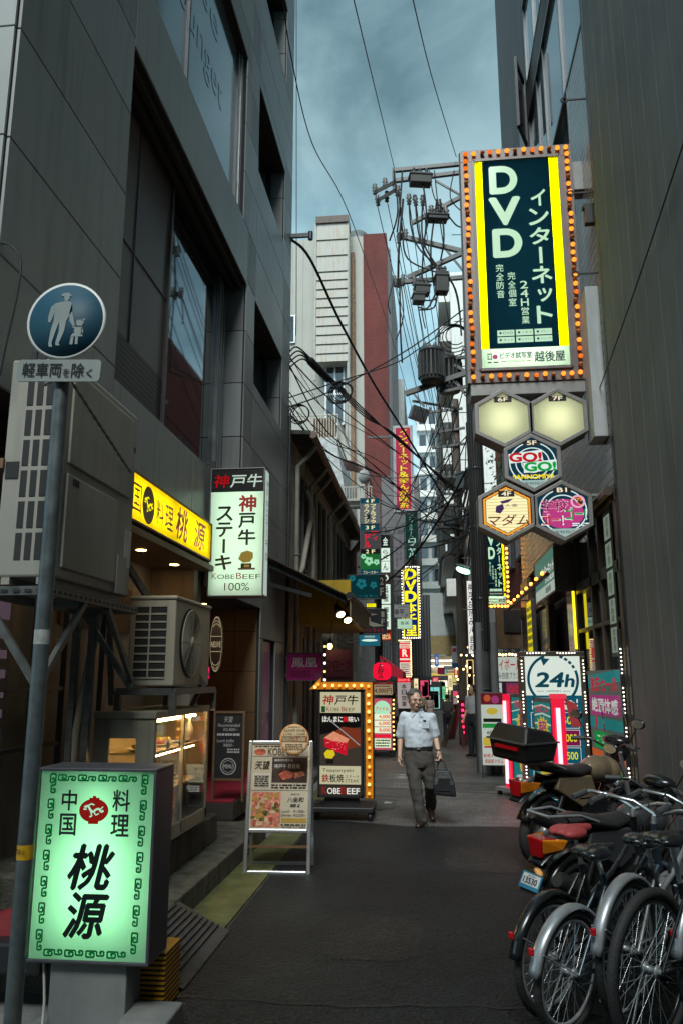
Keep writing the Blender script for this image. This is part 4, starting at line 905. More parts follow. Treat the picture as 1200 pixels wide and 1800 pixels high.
def rack(label, x0, x1, y0, y1, zt, zb, brace=True, slots=True):
    t = thing('steel_rack', label, 'rack', ((x0 + x1) / 2, (y0 + y1) / 2, zb)); off = (-(x0 + x1) / 2, -(y0 + y1) / 2, -zb)
    b = MB(STEELD)
    for x in (x0, x1): b.beam((x, y0, zt), (x, y1, zt), 0.04, 0.05)
    for y in (y0, (y0 + y1) / 2, y1): b.beam((x0, y, zt), (x1, y, zt), 0.04, 0.05)
    b.build('deck_frame', t, loc=off)
    for x, y in (((x0, y0), (x0 + 0.12, y1), (x0, y1)) if slots else ((x0, y0), (x1, y0), (x0, y1), (x1, y1))):
        b = MB(STEELD); b.beam((x, y, zb), (x, y, zt), 0.045); b.build('leg', t, loc=off)
    if brace:
        for y in (y0, y1): MB(STEELD).beam((x1, y, zt - 0.55), (x0 + 0.05, y, zt - 0.02), 0.03, 0.04).build('brace', t, loc=off)
        for ya, yb in ((y0, y0 + 0.5), (y1, y1 - 0.5)): MB(STEELD).beam((x1, ya, zt - 0.5), (x1, yb, zt - 0.02), 0.03, 0.04).build('brace', t, loc=off)
    if slots:
        b = MB(ACD)
        for i in range(int((y1 - y0) / 0.07)): b.bb(x1 + 0.02, x1 + 0.0215, y0 + 0.03 + i * 0.07, y0 + 0.065 + i * 0.07, zt - 0.008, zt + 0.008)
        for i in range(int((x1 - x0) / 0.07)): b.bb(x0 + 0.03 + i * 0.07, x0 + 0.07 + i * 0.07, y0 - 0.0265, y0 - 0.025, zt - 0.008, zt + 0.008)
        for i in range(int((zt - zb) / 0.09)): b.bb(x1 - 0.01, x1 + 0.006, y0 - 0.0245, y0 - 0.0230, zb + 0.05 + i * 0.09, zb + 0.10 + i * 0.09)
        b.build('slot_row', t, loc=off)
STEELD = pbr('dark_rack_steel', (0.13, 0.135, 0.13), 0.5, 0.5, var=0.3, scale=15)
rack('slotted steel rack carrying the large beige cooling unit', -2.55, -2.12, 4.20, 5.55, 2.18, 0.18)
rack('low grey steel rack carrying the smaller cream cooling unit', -2.36, -1.93, 5.92, 7.05, 1.60, 1.42, brace=False, slots=False)
b = MB(STEELD); b.beam((-2.42, 5.75, 2.75), (-1.93, 6.75, 1.62), 0.035, 0.05); b.beam((-2.42, 5.7, 2.7), (-2.42, 5.95, 1.5), 0.035)
tag(b.build('strut'), 'slanting steel strut leaning across the smaller cream cooling unit', 'strut')

# ------------------------------------------------------------------ yellow lightbox over the food shop
y0, y1, z0, z1 = 4.85, 8.72, 3.0, 3.44
YS, w, h, F = lightbox('shop_sign', 'long yellow lightbox with red Chinese restaurant characters above the display case', 'sign', (0, y1 - y0, z0, z1), 0, 0.18, 0.02, F_Y, pbr('brown_sign_frame', (0.14, 0.07, 0.035), 0.5), rz=PI / 2, loc=(-2.47, (y0 + y1) / 2, z0))
lamp_tubes(YS, [((-w / 2 + 0.1 + i * 1.25, 0.10, zz), (-w / 2 + 1.25 + i * 1.25, 0.10, zz)) for i in range(3) for zz in (h * 0.33, h * 0.7)], emis('sign_lamp', '#fff0c0', 9.0))
RDO = ink('sign_red', (0.6, 0.03, 0.01)); BRO = ink('sign_brown', (0.20, 0.08, 0.01))
def yu(px): return (W(px, 900, X=-2.47).y - y0) / (y1 - y0)
F.text(RDO, '中', 0.23, 0.2, 0.31, 0.8, bold=0.01); F.text(RDO, '国', yu(231), 0.2, yu(247), 0.82)
F.disc(BRO, (yu(250) + yu(271)) / 2, 0.52, 0.155, ry=0.17); F.text(BRO, '料', yu(275), 0.24, yu(288), 0.82, bold=0.01); F.text(BRO, '理', yu(291), 0.24, yu(305), 0.82, bold=0.01)
F.text(RDO, '桃', yu(311), 0.10, yu(332), 0.9, bold=0.03, shear=0.15); F.text(RDO, '源', yu(343), 0.12, yu(363), 0.88, bold=0.02, shear=0.15)
F.part()
def dragon(F, m, u, v, s, L=2):
    """a small curling dragon emblem drawn in ribbons; s = half width as a share of the sign's width"""
    k = F.w / F.h
    def q(pts): return [(u + x * s, v + y * s * k) for x, y in pts]
    F.line(m, q([(-0.75, -0.25), (-0.45, -0.35), (-0.25, -0.05), (0.0, 0.12), (0.2, -0.1), (0.45, -0.15), (0.62, 0.1), (0.8, -0.02)]), s * F.w * 0.16, L)
    F.line(m, q([(-0.55, -0.3), (-0.2, -0.5), (0.05, -0.42)]), s * F.w * 0.1, L); F.line(m, q([(-0.25, -0.05), (-0.1, 0.4), (-0.3, 0.45)]), s * F.w * 0.1, L)
    F.line(m, q([(-0.8, -0.1), (-0.55, -0.1)]), s * F.w * 0.1, L); F.line(m, q([(0.05, 0.1), (0.2, 0.32), (0.45, 0.2)]), s * F.w * 0.09, L); F.line(m, q([(0.55, -0.1), (0.75, -0.3)]), s * F.w * 0.08, L)
F2 = Face(YS, w - 0.04, h - 0.04, 0.0, z0=0.02); dragon(F2, EY, (yu(250) + yu(271)) / 2, 0.52, 0.036); F2.part('emblem')

# ------------------------------------------------------------------ white steak sign sticking out of the clad building
rect = rectY(368, 823, 464, 1048, 8.8)
KS, w, h, F = lightbox('projecting_sign', 'white steak lightbox with a black header sticking out from the grey clad building', 'sign', rect, 8.8, 0.24, 0.012, F_W, FRMG)
lamp_tubes(KS, [((x, 0.12, 0.06), (x, 0.12, h - 0.06)) for x in (-w * 0.3, 0.0, w * 0.3)], emis('steak_sign_lamp', '#e8fff0', 5.0))
F.rect(K, 0, 0, 1, 0.185); F.text(RED_I, '神', 0.05, 0.045, 0.34, 0.15, L=3, bold=0.015, shear=0.12); F.text(WHT_I, '戸牛', 0.36, 0.045, 0.97, 0.15, L=3, bold=0.015, shear=0.12)
b = emis('steak_header_white', '#d8eedd', 0.6); F.text(b, '戸牛', 0.36, 0.045, 0.97, 0.15, L=4, bold=0.015, shear=0.12); F.text(emis('steak_header_red', '#c01018', 0.6), '神', 0.05, 0.045, 0.34, 0.15, L=4, bold=0.015, shear=0.12)
F.text(RED_I, '神', 0.54, 0.215, 0.86, 0.345, bold=0.04); F.text(K, '戸', 0.54, 0.36, 0.85, 0.475, bold=0.03); F.text(K, '牛', 0.54, 0.49, 0.86, 0.61, bold=0.03)
F.vtext(K, 'ステーキ', 0.12, 0.295, 0.42, 0.81, bold=0.03)
F.poly(GOLD_I, [(0.55, 0.72), (0.60, 0.67), (0.72, 0.655), (0.82, 0.67), (0.83, 0.71), (0.77, 0.745), (0.64, 0.75)]); F.rect(K, 0.60, 0.755, 0.80, 0.80); F.rect(BRN_I, 0.55, 0.79, 0.87, 0.805, L=2); F.rect(GOLD_I, 0.66, 0.765, 0.76, 0.785, L=2)
F.text(RED_I, 'K', 0.06, 0.828, 0.155, 0.875); F.text(BRN_I, 'OBE', 0.165, 0.84, 0.49, 0.875); F.text(RED_I, 'B', 0.52, 0.828, 0.62, 0.875); F.text(BRN_I, 'EEF', 0.64, 0.84, 0.97, 0.875)
F.text(BRN_I, '100%', 0.30, 0.905, 0.77, 0.965)
F.part()
b = MB(emis('lit_side', '#cfe6dc', 0.5)); b.face([(w / 2 + 0.002, 0.02, 0.02), (w / 2 + 0.002, 0.22, 0.02), (w / 2 + 0.002, 0.22, h - 0.02), (w / 2 + 0.002, 0.02, h - 0.02)]); sp = b.build('side_panel', KS)
FS = Face(sp, 0.2, h, 0.0); FS.vtext(RED_I, '神戸', 0.25, 0.08, 0.8, 0.22); FS.vtext(NAVY_I, '牛ステーキ', 0.25, 0.24, 0.8, 0.62); FS.text(K, '100%', 0.2, 0.66, 0.85, 0.72); o = FS.part(); o.location = (w / 2 + 0.003, 0.12, 0); o.rotation_euler.z = PI / 2
b = MB(DALU); b.beam((-w / 2 - 0.01, 0.12, 0.05), (-w / 2 - 0.01, 0.12, h + 0.12), 0.05, 0.06); b.beam((-w / 2 - 0.2, 0.12, h + 0.1), (-w / 2, 0.12, h + 0.1), 0.03); b.build('bracket', KS)

# ------------------------------------------------------------------ green standing sign in the foreground
rect = rectY(57, 1350, 270, 1695, 4.1)
GS, w, h, F = lightbox('standing_sign', 'green glowing restaurant lightbox with black characters on a grey post in the foreground', 'sign', rect, 4.1, 0.27, 0.016, F_G, pbr('purple_grey_frame', (0.10, 0.095, 0.11), 0.45, 0.3, var=0.15, streak=0.3))
for o in list(kids(GS)):
    if o.name.startswith('casing'): o.data.update()
lamp_tubes(GS, [((-w * 0.16, 0.135, h * 0.14), (-w * 0.16, 0.135, h * 0.60)), ((w * 0.16, 0.135, h * 0.14), (w * 0.16, 0.135, h * 0.60)), ((0, 0.135, h * 0.55), (0, 0.135, h * 0.9))], TUBEG, r=0.012)
DKG = ink('sign_dark', (0.006, 0.012, 0.012))
def fret(F, m, u0, v0, u1, v1, vert=False, flip=False):
    """one fret of the Greek key border"""
    pts = [(0, 1), (0, 0), (0.5, 0), (0.5, 0.65), (0.22, 0.65), (0.22, 0.36), (0.34, 0.36)]; pts2 = [(0.5, 0.65), (0.5, 1), (1, 1), (1, 0.0), (0.72, 0.0), (0.72, 0.62), (0.84, 0.62)]
    pts = [(0, 1), (0, 0.06), (0.44, 0.06), (0.44, 0.72), (0.2, 0.72), (0.2, 0.4), (0.3, 0.4)]; pts2 = [(0, 0.97), (0.58, 0.97), (0.58, 0.3), (0.97, 0.3), (0.97, 0.97), (0.76, 0.97), (0.76, 0.64), (0.86, 0.64)]
    for p in (pts, pts2):
        q = [((y, x) if vert else (x, y)) for x, y in p]
        if flip: q = [(x, 1 - y) if not vert else (1 - x, y) for x, y in q]
        F.line(m, [(u0 + (u1 - u0) * x, v0 + (v1 - v0) * y) for x, y in q], 0.0088, 2)
m = emis('fret_green', '#0a6a34', 0.55, sample=False)
for i in range(4):
    u = 0.155 + i * 0.18; fret(F, m, u, 0.02, u + 0.155, 0.052); fret(F, m, u - 0.02, 0.95, u + 0.135, 0.983, flip=True)
for i in range(7):
    v = 0.018 + i * 0.139
    for j, u in enumerate((0.068, 0.885)): fret(F, m, u - i * 0.004 + 0.012, v, u + 0.052 - i * 0.004 + 0.012, v + 0.105, vert=True, flip=bool(j))
F.text(DKG, '中', 0.20, 0.105, 0.33, 0.215, bold=0.02); F.text(DKG, '国', 0.195, 0.235, 0.335, 0.35, bold=0.02); F.text(DKG, '料', 0.65, 0.10, 0.80, 0.215, bold=0.02); F.text(DKG, '理', 0.645, 0.235, 0.80, 0.35, bold=0.02)
m = emis('emblem_red', '#8a1410', 0.7, sample=False); F.disc(m, 0.485, 0.215, 0.078, ry=0.058); F.rect(m, 0.44, 0.145, 0.53, 0.16); F.rect(m, 0.44, 0.272, 0.53, 0.288); F.rect(m, 0.47, 0.135, 0.5, 0.16)
F.text(DKG, '桃', 0.30, 0.40, 0.69, 0.635, bold=0.035, shear=0.22); F.text(DKG, '源', 0.29, 0.655, 0.66, 0.885, bold=0.035, shear=0.2)
F.part()
F = Face(GS, w - 0.032, h - 0.032, 0.0, z0=0.016); dragon(F, emis('emblem_pale', '#b8f0c8', 0.7, sample=False), 0.485, 0.215, 0.11, L=3); F.part('emblem')
PST = pbr('grey_post_paint', (0.24, 0.25, 0.245), 0.55, var=0.12, scale=8, streak=0.2)
b = MB(PST); b.bb(-w * 0.31, w * 0.31, 0.03, 0.24, -rect[2] + 0.002, -0.002); b.build('post', GS, bevel=0.006)
b = MB(PST); b.bb(-w * 0.42, w * 0.5, -0.06, 0.34, -rect[2] + 0.002, -rect[2] + 0.035); b.build('base', GS)
# things around its foot
b = MB(brick('yellow_black_ribs', '#e0a018', '#d89810', '#302004', 5, 0.024, 0.006, 0.5, 0.6)); b.bb(-1.60, -1.40, 4.36, 4.62, 0.012, 0.30)
o = b.build('bumper_block', bevel=0.01); tag(o, 'ribbed yellow bumper block behind the green sign post', 'bumper')
b = MB(pbr('red_cloth', (0.20, 0.012, 0.016), 0.8, var=0.3, bump=0.3)); 
b.lathe([(0.16, 0.0), (0.17, 0.12), (0.12, 0.22), (0.0, 0.25)], n=16); o = b.build('cushion', loc=(-2.35, 4.55, 0.19)); tag(o, 'dark red cushion lying on the step left of the green sign', 'cushion')
b = MB(BLK); b.bb(-2.75, -2.05, 4.3, 4.9, 0.18, 0.34); o = b.build('low_crate', bevel=0.02); tag(o, 'low black crate on the step behind the foreground pole', 'crate')
b.v = []
b = MB(pbr('pale_cord', (0.5, 0.48, 0.42), 0.6)); b.tube([(-1.98, 4.2, 0.45), (-1.96, 4.15, 0.30), (-1.93, 4.12, 0.14), (-1.9, 4.05, 0.02), (-1.8, 3.9, 0.012)], 0.007, 6)
tag(b.build('power_cord'), 'pale power cord trailing down behind the green sign', 'cord')
b = MB(CONC); b.prismx([(3.98, 0.0), (4.32, 0.0), (4.30, 0.10), (4.04, 0.10)], -1.52, -1.28); tag(b.build('kerb_block', bevel=0.01), 'pale concrete kerb block at the foot of the green sign', 'kerb block')
b = MB(pbr('rubber', (0.05, 0.047, 0.045), 0.75, var=0.3, scale=10, bump=0.5, bscale=60)); b.add([(-1.83, 4.75, 0.014), (-1.40, 4.70, 0.014), (-1.40, 5.75, 0.014), (-1.83, 5.85, 0.014), (-1.83, 4.75, 0.175), (-1.46, 4.70, 0.03), (-1.46, 5.75, 0.03), (-1.83, 5.85, 0.175)], [(0, 3, 2, 1), (4, 5, 6, 7), (0, 1, 5, 4), (1, 2, 6, 5), (2, 3, 7, 6), (3, 0, 4, 7)])
for i in range(9): x = -1.80 + i * 0.038; z = 0.178 - (x + 1.83) * 0.39; b.bb(x, x + 0.018, 4.78, 5.74, z - 0.006, z + 0.006)
tag(b.build('kerb_ramp'), 'black ribbed rubber ramp leading from the road up to the mossy step', 'ramp')

# ------------------------------------------------------------------ oval sign, display case and its dishes
op = W(381, 1132, Y=7.35)
OS = thing('oval_sign', 'small dark oval name sign mounted beside the smaller cooling unit', 'sign', op)
b = MB(pbr('brown_gloss', (0.045, 0.025, 0.018), 0.3)); rx, rz_ = 0.058, 0.26
b.prism([(rx * math.cos(a * PI / 16), rz_ * math.sin(a * PI / 16)) for a in range(32)], -0.02, 0.02); b.build('plaque', OS)
F = Face(OS, 0.116, 0.52, -0.02, z0=-0.26); m = emis('pale_gold_letter', '#c8b890', 0.45, sample=False); F.text(m, 'NEUVE', 0.1, 0.46, 0.9, 0.56, bold=0.02)
F.rect(m, 0.05, 0.36, 0.95, 0.372); F.rect(m, 0.05, 0.63, 0.95, 0.642); F.ring(m, 0.5, 0.2, 0.03, 0.006, a0=0, a1=PI); F.ring(m, 0.5, 0.82, 0.03, 0.006, a0=PI, a1=2 * PI); F.ring(m, 0.5, 0.12, 0.018, 0.005, a0=0, a1=PI); F.ring(m, 0.5, 0.9, 0.018, 0.005, a0=PI, a1=2 * PI); F.ring(m, 0.5, 0.5, 0.055, 0.003, L=1, ry=0.25); F.part()
MB(BLK).beam((-0.05, 0, 0), (-0.3, 0.05, 0), 0.03).build('bracket', OS)

x0, x1, y0, y1, z0, z1 = -2.46, -2.0, 5.75, 7.2, 0.5, 1.41
DC = thing('display_case', 'glazed food display case with lit shelves below the smaller cooling unit', 'display case', (x0, y0, z0)); off = (-x0, -y0, -z0)
CF = pbr('case_frame', (0.36, 0.34, 0.26), 0.5, 0.2, var=0.15, streak=0.3)
b = MB(CF)
for x in (x0, x1 - 0.04):
    for y in (y0, y1 - 0.05): b.bb(x, x + 0.04, y, y + 0.05, z0, z1)
b.bb(x0, x1, y0, y1, z0 - 0.02, z0 + 0.09); b.bb(x0 - 0.01, x1 + 0.01, y0 - 0.01, y1 + 0.01, z1, z1 + 0.05)
b.bb(x0 + 0.04, x0 + 0.12, y0 + 0.002, y0 + 0.03, z0 + 0.09, z1); b.bb(x1 - 0.14, x1 - 0.04, y0 + 0.002, y0 + 0.03, z0 + 0.09, z1); b.bb(x0 + 0.12, x1 - 0.14, y0 + 0.002, y0 + 0.03, z1 - 0.14, z1); b.bb(x0 + 0.12, x1 - 0.14, y0 + 0.002, y0 + 0.03, z0 + 0.09, z0 + 0.28)
b.bb(x1 - 0.03, x1, (y0 + y1) / 2 - 0.015, (y0 + y1) / 2 + 0.015, z0, z1)
b.build('frame', DC, loc=off, bevel=0.004)
b = MB(pbr('case_back', (0.30, 0.24, 0.13), 0.6)); b.bb(x0 - 0.002, x0 + 0.004, y0 + 0.05, y1 - 0.05, z0 + 0.09, z1 - 0.002); b.bb(x0 + 0.01, x1 - 0.05, y1 - 0.02, y1 - 0.01, z0 + 0.09, z1); b.build('back_panel', DC, loc=off)
for z in (z0 + 0.36, z0 + 0.66): MB(pbr('case_shelf', (0.45, 0.33, 0.16), 0.5)).bb(x0 + 0.01, x1 - 0.045, y0 + 0.06, y1 - 0.06, z - 0.012, z).build('shelf', DC, loc=off)
b = MB(CLEAR); b.bb(x1 - 0.012, x1 - 0.008, y0 + 0.05, y1 - 0.05, z0 + 0.09, z1); b.bb(x0 + 0.12, x1 - 0.14, y0 + 0.012, y0 + 0.016, z0 + 0.28, z1 - 0.14); b.build('pane', DC, loc=off)
b = MB(emis('case_lamp', '#ffd490', 34.0)); b.tube([(x1 - 0.09, y0 + 0.15, z1 - 0.03), (x1 - 0.09, y1 - 0.15, z1 - 0.03)], 0.012); b.tube([(x1 - 0.09, y0 + 0.15, z0 + 0.62), (x1 - 0.09, y1 - 0.15, z0 + 0.62)], 0.006); b.build('lamp', DC, loc=off)
rd = random.Random(3); foods = ['#b8952a', '#8a9a2c', '#a8502a', '#c8b060', '#6a4a20']; PLT = pbr('plate_white', (0.6, 0.58, 0.5), 0.3)
dl = ['food model plate on the %s shelf of the lit display case' % s for s in ('top', 'middle', 'bottom')]
for si, (zz, n) in enumerate(((z0 + 0.66, 5), (z0 + 0.36, 4), (z0 + 0.09, 4))):
    for i in range(n):
        t = thing('food_plate', dl[si], 'plate', (x1 - 0.18 - 0.05 * (i % 2), y0 + 0.2 + i * (1.15 / n), zz + 0.004), 0, 'food plates on the %s display shelf' % ('top', 'middle', 'bottom')[si])
        MB(PLT).lathe([(0.0, 0.0), (0.06, 0.0), (0.105, 0.02), (0.1, 0.022), (0.06, 0.006)], n=18).build('plate', t)
        b = MB(pbr('food%d' % ((i + si) % 5), foods[(i + si) % 5], 0.5, var=0.5, scale=25))
        for k in range(12): a = rd.uniform(0, 6.28); q = rd.uniform(0, 0.055); b.ell((q * math.cos(a), q * math.sin(a), 0.022 + rd.uniform(0, 0.02)), (rd.uniform(0.014, 0.028),) * 2 + (rd.uniform(0.01, 0.02),), 8, 5)
        b.build('food', t)
bt = thing('bottle', 'pale sauce bottle standing on the top shelf of the display case', 'bottle', (x1 - 0.12, y1 - 0.22, z0 + 0.664)); MB(PLT).lathe([(0.0, 0.0), (0.04, 0.0), (0.042, 0.1), (0.016, 0.16), (0.014, 0.2), (0.0, 0.2)], n=14).build('body', bt); MB(RDO).lathe([(0.016, 0.2), (0.016, 0.225), (0, 0.225)], n=10).build('lid', bt)
for i, (y, z) in enumerate(((y0 + 0.42, z0 + 0.7), (y0 + 0.72, z0 + 0.7), (y1 - 0.25, z0 + 0.42))):
    t = thing('price_tag', ['small white price card at the near end of the top display shelf', 'small white price card in the middle of the top display shelf', 'tall white price card at the far end of the middle display shelf'][i], 'price card', (x1 - 0.035, y, z), 0)
    b = MB(PAPER); b.bb(-0.003, 0, -0.03, 0.03, -0.04 if i < 2 else -0.07, 0.02); b.build('card', t)
    b = MB(K)
    for k in range(3): b.bb(0.0, 0.001, -0.02, 0.02, -0.03 + k * 0.016, -0.024 + k * 0.016)
    b.build('lettering', t)

# ------------------------------------------------------------------ entrance: red mat, chalkboard, small lamp
b = MB(pbr('red_carpet', (0.30, 0.008, 0.03), 0.9, var=0.25, bump=0.4, bscale=120)); b.bb(-3.9, -2.2, 8.95, 11.9, 0.36, 0.372); RM = b.build('entrance_mat'); tag(RM, 'bright red entrance mat on the raised step behind the chalkboard', 'mat')
b = MB(pbr('dark_step', (0.06, 0.05, 0.045), 0.7)); b.bb(-4.2, -2.18, 8.93, 11.95, 0.18, 0.358); tag(b.build('entrance_step'), kind='structure')
cb = W(401, 1372, Y=9.0)
CB = thing('chalkboard', 'black chalkboard menu in a wooden frame leaning in the steak house entrance', 'chalkboard', (cb.x, 9.0, cb.z - 0.10))
wb_, hb_ = 0.36, 0.80
b = MB(WOODB)
for a in ((-wb_ / 2, -wb_ / 2 + 0.025, 0.1, hb_ + 0.05), (wb_ / 2 - 0.025, wb_ / 2, 0.1, hb_ + 0.05), (-wb_ / 2 + 0.025, wb_ / 2 - 0.025, 0.1, 0.125), (-wb_ / 2 + 0.025, wb_ / 2 - 0.025, hb_ + 0.025, hb_ + 0.05)): b.bb(a[0], a[1], -0.02, 0.02, a[2], a[3])
b.build('frame', CB)
for x in (-wb_ / 2 + 0.012, wb_ / 2 - 0.012): MB(WOODB).bb(x - 0.012, x + 0.012, -0.018, 0.018, cb.z * 0 + (0.372 - (cb.z - 0.10)), 0.1).build('leg', CB)
MB(pbr('slate', (0.015, 0.015, 0.017), 0.7, var=0.4, scale=12)).bb(-wb_ / 2 + 0.025, wb_ / 2 - 0.025, -0.008, 0.01, 0.125, hb_ + 0.025).build('board', CB)
F = Face(CB, wb_ - 0.05, hb_ - 0.1, -0.008, z0=0.125); CH = ink('chalk', (0.55, 0.53, 0.5))
F.text(CH, '天望', 0.3, 0.05, 0.62, 0.14, shear=0.1); F.text(CH, 'Recommended', 0.08, 0.16, 0.9, 0.21, shear=0.2); F.text(CH, '¥2,800~', 0.28, 0.23, 0.82, 0.28, shear=0.2); F.scribble(CH, 0.06, 0.30, 0.9, 0.36, 1, seed=4); F.text(CH, 'Lunch buffet', 0.05, 0.40, 0.7, 0.45, shear=0.2); F.text(CH, '¥800~', 0.3, 0.47, 0.7, 0.52, shear=0.2); F.scribble(CH, 0.45, 0.54, 0.9, 0.62, 2, seed=6)
F.ring(CH, 0.5, 0.82, 0.085, 0.010); F.ring(CH, 0.5, 0.82, 0.062, 0.005); F.text(CH, 'MENU', 0.34, 0.79, 0.66, 0.85, bold=0.02); F.part()
b = MB(emis('red_glow_sign', '#e01060', 0.9)); p = W(362, 1183, Y=8.3); b.box((p.x, 8.3, p.z), (0.07, 0.03, 0.12)); tag(b.build('neon_plate'), 'small glowing pink plate behind the smaller cooling unit', 'sign')
t = thing('wall_lamp', 'small warm bulb lamp glowing beside the smaller cooling unit', 'lamp', W(365, 1090, Y=7.1)); MB(WARMB).ell((0, 0, 0), (0.018, 0.018, 0.024)).build('bulb', t); MB(BLK).lathe([(0.014, 0.02), (0.02, 0.05), (0.0, 0.06)], n=10).build('socket', t)

# ------------------------------------------------------------------ silver A-frame menu board
ya = 7.38; pl_, pr_ = W(424, 1541, Z=0), W(545, 1536, Z=0)
AFR = thing('menu_board', 'silver A-frame menu board with food photographs standing at the kerb', 'A-frame sign', ((pl_.x + pr_.x) / 2, ya, 0), math.radians(3))
w_ = 0.60; hb0, hb1 = 0.34, 1.14; SILV = pbr('silver_frame', (0.55, 0.58, 0.6), 0.3, 0.75, var=0.08)
def lean(y, z): return (y, z)
M_l = Matrix.Rotation(math.radians(9), 4, 'X')
b = MB(SILV)
for a in ((-w_ / 2, -w_ / 2 + 0.035, 0.0, hb1), (w_ / 2 - 0.035, w_ / 2, 0.0, hb1), (-w_ / 2 + 0.035, w_ / 2 - 0.035, hb0, hb0 + 0.035), (-w_ / 2 + 0.035, w_ / 2 - 0.035, hb1 - 0.035, hb1), (-w_ / 2 + 0.035, w_ / 2 - 0.035, 0, 0.03)): b.bb(a[0], a[1], -0.016, 0.016, a[2], a[3])
fr = b.build('front_frame', AFR, bevel=0.008); fr.rotation_euler.x = -math.radians(9)
b = MB(SILV)
for a in ((-w_ / 2, -w_ / 2 + 0.03, 0.0, hb1), (w_ / 2 - 0.03, w_ / 2, 0.0, hb1)): b.bb(a[0], a[1], -0.01, 0.01, a[2], a[3])
b.bb(-w_ / 2 + 0.03, w_ / 2 - 0.03, -0.01, 0.01, 0.0, 0.03); b.bb(-w_ / 2 + 0.03, w_ / 2 - 0.03, -0.01, 0.01, hb0, hb1)
o = b.build('rear_frame', AFR); o.location.y = 0.36; o.rotation_euler.x = math.radians(9)
b = MB(WOODB); b.beam((-w_ / 2 + 0.03, 0.06, 0.22), (w_ / 2 - 0.03, 0.06, 0.22), 0.02); b.beam((-w_ / 2 + 0.02, 0.04, 0.3), (-w_ / 2 + 0.02, 0.3, 0.3), 0.015); b.build('stay_bar', AFR)
PW = pbr('poster_cream', (0.50, 0.46, 0.36), 0.35, var=0.1, coat=0.4); PD = pbr('poster_dark', (0.05, 0.03, 0.025), 0.35, var=0.4, scale=20, coat=0.4); GREYP = pbr('poster_grey', (0.35, 0.33, 0.28), 0.35, var=0.2, coat=0.4)
MEAT = pbr('poster_meat', (0.45, 0.10, 0.06), 0.35, var=0.6, scale=28, coat=0.4); PINKM = pbr('poster_pink_food', (0.55, 0.20, 0.14), 0.35, var=0.7, scale=30, coat=0.4); VEG = pbr('poster_greens', (0.10, 0.16, 0.03), 0.35, var=0.9, scale=40, coat=0.4); FATC = pbr('poster_fat', (0.6, 0.42, 0.28), 0.35, var=0.3, scale=30)
F = Face(fr, w_ - 0.07, hb1 - hb0 - 0.07, -0.004, z0=hb0 + 0.035)
F.rect(PW, 0, 0, 1, 1, 0); F.scribble(K, 0.05, 0.01, 0.62, 0.035, 1, seed=3, L=1); F.text(BRN_I, 'KOBE BEEF', 0.28, 0.045, 0.86, 0.13, bold=0.015); F.disc(MEAT, 0.14, 0.09, 0.055, ry=0.03); F.rect(GREY_I, 0, 0.14, 1, 0.146)
F.text(K, '天望', 0.06, 0.20, 0.32, 0.30, shear=0.15, bold=0.015); F.rect(PD, 0.36, 0.155, 0.98, 0.46); F.text(WHT_I, '神戸牛 鉄板焼', 0.40, 0.235, 0.85, 0.29); F.text(WHT_I, '厳選肉料理する', 0.40, 0.175, 0.72, 0.205); F.poly(MEAT, [(0.48, 0.36), (0.6, 0.31), (0.74, 0.34), (0.72, 0.40), (0.56, 0.43)], 2); F.poly(PINKM, [(0.74, 0.34), (0.9, 0.32), (0.94, 0.37), (0.76, 0.41)], 2)
F.rect(WHT_I, 0.04, 0.355, 0.33, 0.53); F.rect(GREYP, 0.05, 0.365, 0.32, 0.52, 2); F.scribble(K, 0.07, 0.38, 0.31, 0.51, 5, L=3, seed=8); F.scribble(K, 0.36, 0.475, 0.97, 0.535, 2, seed=9); F.rect(GREY_I, 0, 0.55, 1, 0.556)
F.rect(PINKM, 0.03, 0.575, 0.53, 0.98); rd = random.Random(5)
for i in range(46):
    m = rd.choice([VEG, FATC, MEAT, PINKM, FATC, GOLD_I, VEG]); F.disc(m, rd.uniform(0.08, 0.48), rd.uniform(0.60, 0.95), rd.uniform(0.012, 0.035), L=2 + i % 3, ry=rd.uniform(0.01, 0.028), n=9)
F.text(K, '八坐和', 0.64, 0.63, 0.93, 0.69, shear=0.15, bold=0.01); F.text(K, '神戸牛', 0.7, 0.585, 0.86, 0.61); F.scribble(K, 0.7, 0.71, 0.86, 0.75, 2, seed=2); F.text(K, 'Lunch   ¥1,500~', 0.55, 0.78, 0.97, 0.815); F.text(K, 'Dinner  ¥2,500~', 0.55, 0.825, 0.97, 0.86); F.rect(GOLD_I, 0.55, 0.875, 0.98, 0.93); F.scribble(K, 0.55, 0.94, 0.97, 0.965, 1, seed=1); F.text(K, 'TEL078-322-0800', 0.55, 0.968, 0.97, 0.99)
F.part('poster')
LN = thing
lp = W(516, 1300, Y=7.3)
b = MB(SILV); 
rp_ = MB(pbr('lunch_disc', (0.62, 0.34, 0.14), 0.4)); rp_.lathe([(0.0, -0.004), (0.128, -0.004), (0.135, 0.0), (0.128, 0.006), (0.0, 0.006)], n=36, axis='y')
ld = rp_.build('lunch_disc', AFR); ld.location = (lp.x - AFR.location.x, -0.06 - 0.0, lp.z)
F = Face(ld, 0.27, 0.27, -0.004, z0=-0.135); CRM = pbr('cream_paper', (0.62, 0.50, 0.32), 0.5)
F.disc(CRM, 0.5, 0.5, 0.117, n=36); F.text(K, 'Lunch time', 0.16, 0.15, 0.85, 0.25); F.text(BRN_I, '11:00 - 15:00', 0.14, 0.29, 0.86, 0.35); F.rect(RED_I, 0.07, 0.38, 0.93, 0.60); F.text(CRM, 'Aセット無料', 0.12, 0.44, 0.88, 0.57, L=3, bold=0.02); F.scribble(BRN_I, 0.2, 0.64, 0.8, 0.86, 4, seed=7); F.scribble(BRN_I, 0.3, 0.08, 0.7, 0.12, 1, seed=5); F.part()
